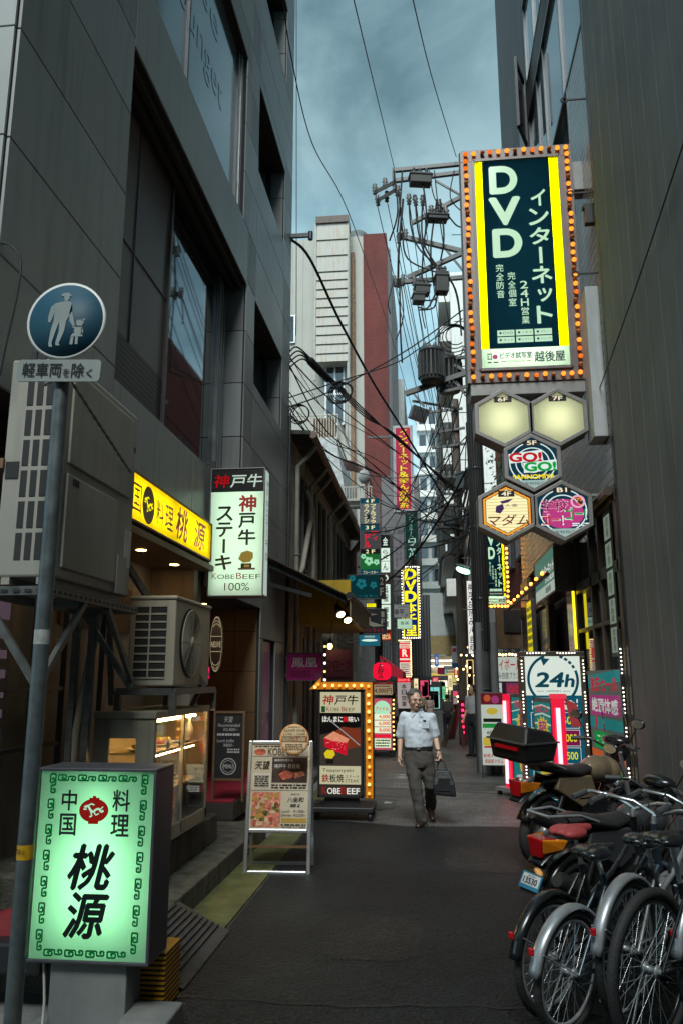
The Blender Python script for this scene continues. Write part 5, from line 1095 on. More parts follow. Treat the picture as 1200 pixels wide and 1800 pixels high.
MB(SILV).beam((0.08, -0.045, 1.02), (0.10, -0.045, 1.12), 0.012).build('disc_clip', AFR)

# ------------------------------------------------------------------ steak sign with the bulb arrow
yk = 10.25; rect = rectY(559, 1213, 637, 1402, yk)
KB = thing('arrow_sign', 'standing steak sign framed by an orange bulb arrow on a wheeled black base', 'sign', ((rect[0] + rect[1]) / 2, yk, 0)); w, h, zb0 = rect[1] - rect[0], rect[3] - rect[2], rect[2]
b = MB(BLK)
for x0, x1, z0, z1 in ((-w / 2, w / 2, zb0, zb0 + 0.025), (-w / 2, w / 2, zb0 + h - 0.025, zb0 + h), (-w / 2, -w / 2 + 0.025, zb0, zb0 + h), (w / 2 - 0.025, w / 2, zb0, zb0 + h)): b.bb(x0, x1, -0.012, 0.2, z0, z1)
b.bb(-w / 2 + 0.025, w / 2 - 0.025, 0.01, 0.2, zb0 + 0.025, zb0 + h - 0.025)
b.build('casing', KB); b = MB(BLK); b.bb(-w * 0.36, w * 0.40, 0.04, 0.17, 0.16, zb0); b.build('post', KB)
b = MB(BLK); b.bb(-0.36, 0.42, -0.20, 0.42, 0.10, 0.16); b.build('base', KB, bevel=0.01)
for x in (-0.32, 0.38):
    for y in (-0.15, 0.37):
        c = MB(BLK); c.lathe([(0.0, -0.02), (0.045, -0.02), (0.05, 0), (0.045, 0.02), (0.0, 0.02)], n=16, axis='x', c=(x, y, 0.05)); c.bb(x - 0.028, x + 0.028, y - 0.02, y + 0.02, 0.06, 0.10); c.build('caster', KB)
F = Face(KB, w - 0.05, h - 0.05, 0.0, z0=zb0 + 0.025)
m1, m2, m3 = emis('lit_cream_panel', '#c2bd9a', 0.75), emis('lit_dark_photo', '#2a2624', 0.5), emis('lit_grey_panel', '#8c8a78', 0.7)
F.rect(m1, 0, 0, 1, 0.205, 0); F.rect(emis('lit_dark_strip', '#141312', 0.4), 0, 0.205, 1, 0.72, 0); F.rect(m1, 0, 0.72, 1, 0.895, 0); F.rect(emis('lit_brown_strip', '#39332a', 0.6), 0, 0.90, 1, 1, 0)
F.text(emis('lit_brush_red', '#b02010', 0.6, False), '神', 0.06, 0.03, 0.34, 0.125, bold=0.02, shear=0.12); F.text(K, '戸牛', 0.36, 0.03, 0.94, 0.125, bold=0.02, shear=0.12); F.rect(GRN_I, 0.03, 0.14, 0.13, 0.2); F.text(RED_I, 'K', 0.16, 0.145, 0.24, 0.19); F.text(BRN_I, 'OBE', 0.25, 0.155, 0.48, 0.19); F.text(RED_I, 'B', 0.53, 0.145, 0.61, 0.19); F.text(BRN_I, 'EEF', 0.62, 0.155, 0.86, 0.19)
LW_ = emis('lit_letter_white', '#e8e6da', 0.8, False); F.text(LW_, 'ほんまに', 0.06, 0.24, 0.56, 0.295, bold=0.03); F.text(emis('lit_letter_red', '#e01828', 0.8, False), '美', 0.57, 0.24, 0.69, 0.295, bold=0.03); F.text(LW_, '味い', 0.70, 0.24, 0.95, 0.295, bold=0.03)
F.poly(emis('lit_wood_photo', '#4a4038', 0.5, False), [(0, 0.42), (1, 0.34), (1, 0.72), (0, 0.72)], 1); F.poly(emis('lit_steak_back', '#7a3520', 0.7, False), [(0.32, 0.40), (0.55, 0.34), (1, 0.36), (1, 0.53), (0.66, 0.56)], 2)
F.poly(emis('lit_steak_top', '#d88a6a', 0.8, False), [(0.10, 0.45), (0.34, 0.385), (0.72, 0.46), (0.66, 0.50), (0.30, 0.485)], 3); F.poly(emis('lit_steak_face', '#c01228', 0.8, False), [(0.10, 0.45), (0.34, 0.48), (0.68, 0.495), (0.66, 0.62), (0.34, 0.575), (0.12, 0.535)], 3)
for i in range(26):
    rr = rd.uniform(0.004, 0.012); F.disc(emis(rd.choice(['lit_steak_marble']), '#f0a890', 0.8, False), rd.uniform(0.16, 0.62), rd.uniform(0.42, 0.56), rr, L=4, ry=rr * 0.4, n=7)
F.line(emis('lit_knife', '#9aa0a4', 0.7, False), [(0.12, 0.235), (0.98, 0.52)], 0.012, 5); F.poly(emis('lit_gold', '#d8c020', 0.8, False), [(0.10, 0.60), (0.18, 0.565), (0.34, 0.57), (0.38, 0.61), (0.30, 0.65), (0.14, 0.645)], 4); F.rect(K, 0.15, 0.655, 0.34, 0.70, 4)
F.text(K, 'Teppanyaki', 0.06, 0.745, 0.82, 0.785); F.text(emis('lit_brush_red2', '#a01818', 0.6, False), '鉄', 0.05, 0.80, 0.23, 0.875, bold=0.02); F.text(K, '板焼', 0.24, 0.80, 0.58, 0.875, bold=0.02); F.text(K, 'ステーキ', 0.62, 0.805, 0.96, 0.835); F.text(K, 'STEAK', 0.62, 0.845, 0.96, 0.875)
F.text(RED_I, 'K', 0.06, 0.92, 0.17, 0.985, bold=0.03); F.text(LW_, 'OBE', 0.19, 0.93, 0.50, 0.985, bold=0.02); F.text(RED_I, 'B', 0.52, 0.92, 0.64, 0.985, bold=0.03); F.text(LW_, 'EEF', 0.66, 0.93, 0.97, 0.985, bold=0.02)
F.part('poster')
# arrow
zt0 = zb0 + h; ax = W(656, 1300, Y=yk).x - KB.location.x; at = W(600, 1198, Y=yk).z; al = W(546, 1205, Y=yk).x - KB.location.x
T_ = 0.105; ORP = pbr('orange_arrow_paint', (0.75, 0.28, 0.01), 0.4, var=0.1)
b = MB(BLK); out = [(ax, zb0 - 0.01), (ax, at), (al + 0.14, at), (al + 0.14, at + 0.07), (al - 0.02, at - T_ - 0.01), (al + 0.14, at - T_ - 0.01), (ax - T_, at - T_), (ax - T_, zb0 - 0.01)]
b.prism([(ax - T_, zb0 - 0.01), (ax, zb0 - 0.01), (ax, at - T_), (ax - T_, at - T_)], -0.03, 0.18); b.prism([(al + 0.14, at - T_), (ax, at - T_), (ax, at), (al + 0.14, at)], -0.03, 0.18); b.prism([(al - 0.03, at - T_), (al + 0.14, at - T_), (al + 0.14, at + 0.07)], -0.03, 0.18)
arr = b.build('arrow', KB)
b = MB(ORP); b.bb(ax - T_ + 0.008, ax - 0.008, -0.034, -0.031, zb0, at - 0.008); b.bb(al + 0.142, ax - T_ + 0.006, -0.034, -0.031, at - T_ + 0.008, at - 0.008); b.face([(al - 0.01, -0.034, at - T_ + 0.008), (al + 0.138, -0.034, at - T_ + 0.008), (al + 0.138, -0.034, at + 0.052)])
b.build('arrow_face', arr)
pts = [(ax - T_ / 2, -0.036, zb0 + 0.06 + i * (at - T_ / 2 - zb0 - 0.06) / 12) for i in range(13)] + [(ax - T_ / 2 - (i + 1) * 0.092, -0.036, at - T_ / 2) for i in range(6)] + [(al + 0.10, -0.036, at - T_ * 0.35), (al + 0.07, -0.036, at - T_ * 0.72)]
bulbs(KB, pts, ORB, AMBOFF, SOCK, r=0.020, mat_dim=emis('orange_bulb_dim', '#ffa040', 1.7))
b = MB(pbr('bag_strap', (0.1, 0.1, 0.1), 0.6)); 

# ================================================================== big vertical lightbox on the right
YD = 9.85
def dvd_sign(label, group_rect, Y, depth, bulb_r, nb_side, nb_top, off=True, small=True, mount=True):
    rect = group_rect; x0, x1, z0, z1 = rect; w, h = x1 - x0, z1 - z0
    t = thing('vertical_sign', label, 'sign', ((x0 + x1) / 2, Y, z0)); bd = w * 0.115
    bf = pbr('brown_grey_frame', (0.17, 0.15, 0.145), 0.45, 0.4, var=0.12, streak=0.15)
    casing(t, w, h, depth, bd, bf, proud=0.0); b = MB(bf); s = 0.018 * w / 1.5
    for a in ((-w / 2 + bd - s, -w / 2 + bd + s, bd, h - bd), (w / 2 - bd - s, w / 2 - bd + s, bd, h - bd), (-w / 2 + bd, w / 2 - bd, bd - s, bd + s), (-w / 2 + bd, w / 2 - bd, h - bd - s, h - bd + s)): b.bb(a[0], a[1], -0.03, -0.001, a[2], a[3])
    b.build('bezel', t)
    FN = film('navy_film', (0.001, 0.007, 0.013)); FY = film('bright_yellow_film', (0.98, 0.93, 0.0)); FWB = film('pale_green_film', (0.40, 0.52, 0.41))
    iw, ih = w - 2 * bd, h - 2 * bd
    F = Face(t, iw, ih, 0.004, z0=bd)
    # films laid side by side
    F.rect(FY, 0, 0, 0.105, 0.905, 1); F.rect(FY, 0.88, 0, 1, 0.905, 1); F.rect(FWB, 0, 0.905, 1, 1, 1); F.rect(FN, 0.105, 0, 0.88, 0.905, 1); F.part('panel')
    if small: lamp_tubes(t, [((-iw / 2 + 0.05, depth * 0.55, bd + ih * (0.05 + 0.1 * i)), (iw / 2 - 0.05, depth * 0.55, bd + ih * (0.05 + 0.1 * i))) for i in range(10)], emis('big_sign_lamp', '#f4ffe8', 22.0), r=0.016)
    else: lamp_tubes(t, [((-iw / 2 + 0.05, depth * 0.55, bd + ih * (0.1 + 0.2 * i)), (iw / 2 - 0.05, depth * 0.55, bd + ih * (0.1 + 0.2 * i))) for i in range(5)], emis('big_sign_lamp', '#f4ffe8', 7.0), r=0.016)
    F = Face(t, iw, ih, 0.0, z0=bd); ML = emis('sign_letter_mint', '#c4ecc8', 0.8, False)
    for i, ch in enumerate('DVD'): F.text(ML, ch, 0.20 + (0.01 if i == 2 else 0) - (0.015 if i == 1 else 0), 0.04 + i * 0.155, 0.49 + (0.02 if i == 1 else 0) + (0.02 if i == 2 else 0), 0.165 + i * 0.155, bold=0.055)
    F.vtext(ML, 'インターネット', 0.62, 0.155, 0.84, 0.805, bold=0.03, fill=0.84)
    F.vtext(ML, '完全防音', 0.215, 0.51, 0.30, 0.675, bold=0.01); F.vtext(ML, '完全個室', 0.345, 0.55, 0.43, 0.715, bold=0.01); F.vtext(ML, '24H営業', 0.48, 0.595, 0.565, 0.80, bold=0.01)
    for r in range(2):
        for c in range(3):
            u, v = 0.20 + c * 0.207, 0.822 + r * 0.032; F.rect(ML, u, v, u + 0.19, v + 0.027)
            F.disc(NAVY_I, u + 0.035, v + 0.0135, 0.011 * w, L=3, n=12); F.text(NAVY_I, [['DVD', 'シネマ', 'マガジン'], ['ネット', 'シャワー', 'ドリンク']][r][c], u + 0.065, v + 0.008, u + 0.175, v + 0.02, L=3)
    for i in range(3):
        for j in range(3):
            if (i, j) != (1, 1): F.rect(NAVY_I, 0.08 + i * 0.018, 0.925 + j * 0.011, 0.094 + i * 0.018, 0.933 + j * 0.011)
    F.disc(MAG_I, 0.165, 0.942, 0.022 * w, n=16); F.scribble(NAVY_I, 0.08, 0.962, 0.2, 0.972, 1, seed=3)
    F.text(NAVY_I, 'ビデオ試写室', 0.22, 0.924, 0.57, 0.952, bold=0.035); F.text(NAVY_I, 'ECHIGOYA', 0.31, 0.959, 0.49, 0.97); F.rect(NAVY_I, 0.23, 0.963, 0.29, 0.966); F.rect(NAVY_I, 0.51, 0.963, 0.56, 0.966); F.text(NAVY_I, '越後屋', 0.60, 0.925, 0.93, 0.972, bold=0.03)
    F.part()
    e = bd * 0.42; pts = [(-w / 2 + e + i * (w - 2 * e) / (nb_top - 1), -0.004, z) for z in (h - e, e) for i in range(nb_top)] + [(x, -0.004, e + (i + 1) * (h - 2 * e) / (nb_side + 1)) for x in (-w / 2 + e, w / 2 - e) for i in range(nb_side)]
    bulbs(t, pts, AMB if small else emis('bright_amber_bulb', '#ff9a3a', 6.0), AMBOFF, SOCK, r=bulb_r, off_every=4 if off else 0, mat_dim=AMBD if small else None)
    return t, w, h
xa = W(814, 470, Y=YD).x; xb = W(1017, 470, Y=YD).x; zb = W(925, 670, Y=YD).z; zt = W(910, 259, Y=YD).z
DV, w, h = dvd_sign('huge lit navy and yellow vertical sign ringed with amber bulbs above the hexagon signs', (xa, xb, zb, zt), YD, 0.42, 0.031, 28, 13)
b = MB(FRMG)
for z in (h * 0.88, h * 0.08): b.bb(w / 2, RX - (xa + xb) / 2 + 0.05, 0.12, 0.36, z - 0.22, z + 0.22)
b.build('mounting_arm', DV, bevel=0.01)
b = MB(FRMG); b.bb(-w / 2 + 0.04, w / 2 - 0.02, 0.02, 0.38, -0.16, -0.003); b.build('base_trim', DV)

# ------------------------------------------------------------------ hexagon signs
HEXW = film('cream_film', (0.80, 0.84, 0.58)); HF = pbr('hexagon_frame', (0.25, 0.24, 0.23), 0.45, 0.35, var=0.12, streak=0.2)
def hexagon(label, px, py, Rpx, kind):
    c = W(px, py, Y=YD - 0.05); R = abs(W(px, py - Rpx, Y=YD - 0.05).z - c.z); d = 0.3
    t = thing('hexagon_sign', label, 'sign', (c.x, YD - 0.05, c.z), 0, 'honeycomb of hexagonal floor signs')
    o = regular((0, 0), R * 0.985, 6, PI / 2); q = regular((0, 0), R * 0.84, 6, PI / 2)
    b = MB(HF); n = 6
    vs = [(x, -0.02, z) for x, z in o] + [(x, d, z) for x, z in o] + [(x, -0.02, z) for x, z in q] + [(x, 0.02, z) for x, z in q]
    fs = []
    for i in range(6):
        j = (i + 1) % 6; fs += [(i, i + 6, j + 6, j), (i, j, j + 12, i + 12), (i + 12, j + 12, j + 18, i + 18)]
    fs.append(tuple(range(6, 12))); b.add(vs, fs); b.build('casing', t, bevel=0.006); t.scale.x = 1.07
    s = 2 * R; F = Face(t, s, s, 0.0, z0=-R)
    def hx(m, r, L=0): F.poly(m, [(0.5 + x / s, 0.5 - z / s) for x, z in regular((0, 0), r, 6, PI / 2)], L)
    r = R * 0.845
    if kind in '67':
        hx(HEXW, r); F.part('panel'); lamp_tubes(t, [((-R * 0.42, 0.16, zz), (R * 0.42, 0.16, zz)) for zz in (-R * 0.22, R * 0.2)], emis('hexagon_lamp', '#fffbe0', 5.6 if kind == '7' else 4.8), r=0.02)
        F.rect(K, 0.37, 0.14, 0.63, 0.235); F.text(EW2, kind + 'F', 0.43, 0.155, 0.57, 0.22, L=3, bold=0.02); F.part(); return
    if kind in '5B':
        hx(emis('hexagon_navy', '#0c3648', 0.75), r); F.part('panel'); m = emis('hexagon_white', '#dff0ec', 0.8, False)
        for rr in (0.16, 0.25, 0.34): F.ring(m, 0.5, 0.5, s * rr, s * 0.018, L=1)
        F.rect(K, 0.37, 0.115, 0.63, 0.215, 3); F.text(EW2, '5F' if kind == '5' else 'B1', 0.43, 0.13, 0.57, 0.2, L=4, bold=0.02)
        F.poly(emis('hexagon_pale', '#a8c4c0', 0.7, False), [(0.22, 0.79), (0.78, 0.79), (0.70, 0.87), (0.5, 0.93), (0.30, 0.87)], 2); F.text(K, '実物指名', 0.36, 0.82, 0.66, 0.87, L=3)
        if kind == '5':
            F.poly(m, [(0.145, 0.345), (0.64, 0.285), (0.66, 0.46), (0.15, 0.505)], 3); F.text(emis('go_red', '#c0141c', 0.85, False), 'GO!', 0.165, 0.335, 0.63, 0.475, L=4, bold=0.06); F.poly(m, [(0.36, 0.50), (0.855, 0.455), (0.855, 0.625), (0.365, 0.67)], 4); F.text(emis('go_green', '#0a9a3a', 0.85, False), 'GO!', 0.385, 0.50, 0.835, 0.64, L=5, bold=0.06); F.text(emis('go_yellow', '#f0d800', 0.9, False), 'SANNOMIYA', 0.20, 0.70, 0.82, 0.77, L=6, bold=0.05)
        else:
            F.disc(emis('pink_puff', '#c8408a', 0.7, False), 0.5, 0.55, s * 0.30, L=3, ry=s * 0.24); P2 = emis('hexagon_pinkish', '#f0b0c8', 0.8, False); F.text(P2, '学校', 0.18, 0.32, 0.58, 0.52, L=4, bold=0.05); F.text(emis('dark_magenta', '#8a1050', 0.7, False), '学校', 0.19, 0.33, 0.57, 0.51, L=5, bold=0.01); F.ring(P2, 0.72, 0.36, s * 0.09, s * 0.03, L=4); F.text(emis('hexagon_orange', '#f08030', 0.8, False), 'で', 0.67, 0.30, 0.78, 0.42, L=5, bold=0.03)
            F.text(m, 'ゴー!', 0.18, 0.55, 0.50, 0.74, L=4, bold=0.08); F.text(emis('go_red', '#c0141c', 0.85, False), 'ゴー!', 0.195, 0.56, 0.48, 0.73, L=5, bold=0.02); F.text(m, 'ゴー!', 0.52, 0.45, 0.835, 0.66, L=4, bold=0.08); F.text(emis('go_green', '#0a9a3a', 0.85, False), 'ゴー!', 0.535, 0.46, 0.82, 0.65, L=5, bold=0.02); F.scribble(m, 0.62, 0.70, 0.86, 0.76, 2, L=5, seed=2)
        F.part(); return
    hx(emis('hexagon_dark_red', '#500a10', 0.7), r); F.part('panel'); hx(emis('hexagon_orange_rim', '#f09a18', 0.95, False), r * 0.95, 1); hx(emis('hexagon_brown_rim', '#6a2a10', 0.7, False), r * 0.87, 2); hx(emis('hexagon_cream', '#f6ecb4', 0.92), r * 0.84, 3)
    for i in range(15):
        v = 0.14 + i * 0.052; half = min(0.36, 0.36 * (1 - max(0, abs(v - 0.5) - 0.21) / 0.21)) * 0.96
        if half > 0.03: F.rect(emis('cream_stripe', '#c8bc84', 0.8, False), 0.5 - half, v, 0.5 + half, v + 0.008, 4)
    F.rect(K, 0.38, 0.165, 0.62, 0.265, 5); F.text(EW2, '4F', 0.43, 0.18, 0.57, 0.25, L=6, bold=0.02)
    PUR = ink('purple_ink', (0.05, 0.01, 0.12)); F.poly(PUR, [(0.34, 0.42), (0.44, 0.38), (0.46, 0.46), (0.40, 0.54), (0.33, 0.52)], 5); F.poly(PUR, [(0.40, 0.34), (0.52, 0.31), (0.60, 0.30), (0.52, 0.36), (0.43, 0.38)], 5); F.text(PUR, '人妻', 0.47, 0.385, 0.66, 0.435, L=5)
    F.text(ink('madam_red', (0.22, 0.02, 0.02)), 'マダム', 0.22, 0.56, 0.82, 0.74, L=5, bold=0.015, shear=0.2); F.part()
hexagon('blank glowing cream hexagon sign marked 6F', 884, 735, 52, '6'); hexagon('blank glowing cream hexagon sign marked 7F', 980.5, 733, 52, '7')
hexagon('navy hexagon sign marked 5F with red and green lettering', 935, 813.5, 52, '5'); hexagon('orange rimmed hexagon sign marked 4F with a purple emblem', 890, 898.5, 53, '4'); hexagon('navy hexagon sign marked B1 with a pink puff and two-colour lettering', 988.5, 897.5, 54, 'B')
b = MB(FRMG); p, q = W(960, 682, Y=YD + 0.2), W(958, 690, Y=YD + 0.2)
zl = W(1000, 745, Y=YD).z
b.beam((W(1030, 745, Y=YD + 0.1).x, YD + 0.1, zl), (RX, YD + 0.1, zl), 0.08); b.beam((W(1040, 890, Y=YD + 0.1).x, YD + 0.1, W(1000, 868, Y=YD).z), (RX, YD + 0.1, W(1000, 868, Y=YD).z), 0.03); b.bb(W(905, 680, Y=YD).x, W(980, 680, Y=YD).x, YD + 0.18, YD + 0.22, W(935, 760, Y=YD).z, zb - 0.16)
tag(b.build('sign_bracket'), 'steel bracket holding the hexagon signs to the tiled wall', 'bracket')

# ------------------------------------------------------------------ sign box over the entrance, second vertical sign
w = 2.3
EB, w, h, F = lightbox('entrance_sign', 'brown metal sign box with a green lit face over the tiled building entrance', 'sign', (0, 2.3, 2.98, 3.72), 0, 0.28, 0.03, emis('entrance_green', '#5a8878', 0.55), pbr('bronze_metal', (0.20, 0.16, 0.12), 0.3, 0.8, var=0.1), rz=-PI / 2, loc=(RX - 0.30, 13.3, 2.98))
F.rect(emis('entrance_white', '#a8b8ac', 0.7, False), 0, 0.74, 1, 1, 1); F.text(LW_, 'インターネット', 0.35, 0.28, 0.97, 0.52, bold=0.02); F.text(LW_, 'DVD鑑賞', 0.55, 0.58, 0.97, 0.70); F.text(K, '越後屋', 0.55, 0.80, 0.8, 0.94, bold=0.02); F.part()
Y2 = 20.5; xb2 = W(892, 1000, Y=Y2).x; zb2 = W(870, 1068, Y=Y2).z
D2, w, h = dvd_sign('second navy and yellow vertical sign with amber bulbs half hidden behind the utility pole', (W(846, 1000, Y=Y2).x, xb2, zb2, W(870, 905, Y=Y2).z), Y2, 0.3, 0.035, 18, 8, off=False, small=False)
MB(FRMG).bb(w / 2, 0.9, 0.1, 0.2, h - 0.5, h - 0.3).build('mounting_arm', D2)

F = Face(F_ST[0], F_ST[1], F_ST[2], 0.0, z0=0.02); DPW = emis('reflected_panel_glow', '#8a9a88', 0.5)  # glowing panels and characters drawn in place of a mirrored image
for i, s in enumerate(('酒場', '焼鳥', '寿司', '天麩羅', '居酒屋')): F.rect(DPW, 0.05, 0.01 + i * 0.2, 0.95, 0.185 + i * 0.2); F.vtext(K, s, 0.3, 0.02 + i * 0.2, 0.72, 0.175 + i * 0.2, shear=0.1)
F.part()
t = thing('yellow_strip_lamp', 'thin yellow glowing strip at the shop entrance edge above the 24h board', 'lamp', (RX - 0.06, 12.15, 2.1)); MB(FRM).bb(-0.01, 0.03, 0, 0.04, 0, 0.9).build('holder', t); MB(emis('yellow_strip', '#f0d820', 1.6)).bb(-0.014, 0.026, -0.004, -0.001, 0.02, 0.88).build('tube', t)
t, w, h, F = lightbox('yellow_price_sign', 'yellow lit price panel on the entrance wall under the second vertical sign', 'sign', (0, 0.9, 2.2, 3.3), 0, 0.08, 0.02, emis('yellow_panel_lit', '#d8c818', 0.8), FRM, rz=-PI / 2, loc=(RX - 0.12, 17.0, 2.2)); F.scribble(NAVY_I, 0.08, 0.08, 0.92, 0.92, 6, seed=12); F.part()
# ------------------------------------------------------------------ 24h board
Y4 = 10.6; rect = rectY(918, 1145, 1034, 1420, Y4)
HB_ = thing('opening_hours_board', 'tall teal 24h board edged with white lamps at the tiled building corner', 'sign', ((rect[0] + rect[1]) / 2, Y4, rect[2])); w, h = rect[1] - rect[0], rect[3] - rect[2]; bd = 0.062
casing(HB_, w, h, 0.3, bd, pbr('bronze_frame', (0.14, 0.12, 0.10), 0.3, 0.7, var=0.1), proud=0.0); MB(BLK).bb(-w / 2, w / 2, 0, 0.3, -rect[2] + 0.002, -0.002).build('plinth', HB_)
F = Face(HB_, w - 2 * bd, h - 2 * bd, 0.01, z0=bd); EWP = emis('hours_white', '#d8e4d8', 0.8); ETP = emis('hours_teal', '#0e5468', 0.75); TI = emis('hours_teal_ink', '#0c4a5c', 0.6, False)
F.rect(EWP, 0, 0, 1, 0.275, 0); F.rect(ETP, 0, 0.275, 1, 1, 0); rr = F.w * 0.445
F.ring(TI, 0.5, 0.165, rr, 0.034, a0=math.radians(108), a1=math.radians(222)); F.ring(TI, 0.5, 0.165, rr, 0.034, a0=math.radians(-42), a1=math.radians(22))
for a in (28, 40, 52, 64): F.ring(TI, 0.5, 0.165, rr, 0.034, a0=math.radians(a), a1=math.radians(a + 8), n=4)
F.poly(TI, [(0.29, 0.012), (0.46, 0.018), (0.34, 0.068)]); F.text(TI, '24', 0.18, 0.116, 0.69, 0.214, bold=0.04, shear=0.15); F.text(TI, 'h', 0.71, 0.130, 0.88, 0.214, bold=0.04, shear=0.15); F.text(TI, '24時間営業中', 0.36, 0.238, 0.64, 0.252); F.rect(TI, 0.2, 0.244, 0.33, 0.247); F.rect(TI, 0.67, 0.244, 0.8, 0.247)
F.text(LW_, '品揃えNo.1', 0.10, 0.295, 0.92, 0.328, bold=0.02); F.text(LW_, 'DVD鑑賞室', 0.10, 0.337, 0.92, 0.375, bold=0.02)
for i in range(5):
    v = 0.392 + i * 0.12; mm = emis('hours_magenta', '#7a1848', 0.7, False)
    for c in range(2):
        u = 0.07 + c * 0.44; F.rect(LW_, u, v, u + 0.42, v + 0.11, 1); F.rect(ETP if i != 1 else mm, u + 0.008, v + 0.003, u + 0.412, v + 0.107, 2); F.text(emis('hours_yellow', '#d8d820', 0.8, False), ['60分', '3時間', '6時間', '9時間', '12時間'][i] if c == 0 else ['500', '1000', '1500', '1800', '2000'][i], u + 0.12, v + 0.03, u + 0.36, v + 0.08, L=3, bold=0.02)
F.part('poster')
e = bd * 0.35; pts = [(x, -0.002, h - e) for x in [-w / 2 + 0.10 + i * 0.036 for i in range(7)] + [-w / 2 + 0.48 + i * 0.036 for i in range(7)]] + [(x, -0.002, h - 0.12 - i * 0.042 - 0.10 * (i // 7)) for x in (-w / 2 + e, w / 2 - e) for i in range(28)]
bulbs(HB_, pts, LEDW, AMBOFF, SOCK, r=0.009)

# lit poster windows and lamp strings on the shop glass
PGL = [emis('poster_lit_red', '#c03040', 0.55, False), emis('poster_lit_yellow', '#d8c040', 0.55, False), emis('poster_lit_teal', '#2a8a8a', 0.5, False), emis('poster_lit_white', '#c8d4c8', 0.6, False), emis('poster_lit_magenta', '#b04080', 0.5, False), emis('poster_lit_green', '#109a40', 0.55, False), emis('poster_lit_orange', '#c86030', 0.55, False)]
GP = thing('window_poster', 'colourful lit sale poster behind the shop glass right of the 24h board', 'poster', (RX - 0.045, 10.5, 0.45), -PI / 2); PY, PH = 1.9, 1.35
MB(BLK).bb(-PY / 2, PY / 2, 0.0, 0.02, 0, PH).build('backing', GP)
F = Face(GP, PY, PH, 0.0); rd = random.Random(11)
F.rect(PGL[3], 0, 0, 1, 1, 0); F.poly(PGL[2], [(0, 0.05), (1, 0.0), (1, 0.10), (0, 0.18)], 1); F.text(PGL[0], '激安セール', 0.08, 0.06, 0.92, 0.20, bold=0.04); F.poly(PGL[4], [(0.03, 0.24), (0.97, 0.22), (0.97, 0.40), (0.03, 0.43)], 1); F.text(PGL[3], '絶頂体感', 0.1, 0.26, 0.9, 0.39, bold=0.03); F.poly(PGL[2], [(0, 0.45), (1, 0.43), (1, 0.53), (0, 0.55)], 1); F.disc(PGL[0], 0.22, 0.49, 0.08, L=2); F.poly(PGL[5], [(0.12, 0.58), (0.7, 0.56), (0.85, 0.64), (0.7, 0.72), (0.12, 0.73)], 2); F.text(PGL[3], 'こちら', 0.22, 0.60, 0.66, 0.70, L=3, bold=0.03); F.rect(PGL[6], 0, 0.75, 1, 0.82, 1)
for i in range(14): F.rect(PGL[i % 7], 0.01 + i * 0.07, 0.83, 0.065 + i * 0.07, 0.99, 1)
F.part('artwork')
for Yp, lab in ((9.42, 'vertical string of white lamps at the edge of the dark stucco wall'),):
    t = thing('lamp_string', lab, 'light string', (RX - 0.05, Yp, 0.3)); MB(BLK).bb(-0.02, 0.02, 0.0, 0.02, 0, 1.95).build('backing', t)
    bulbs(t, [(0, -0.002, 0.15 + i * 0.045 + 0.12 * (i // 7)) for i in range(28)], LEDW, AMBOFF, SOCK, r=0.009)

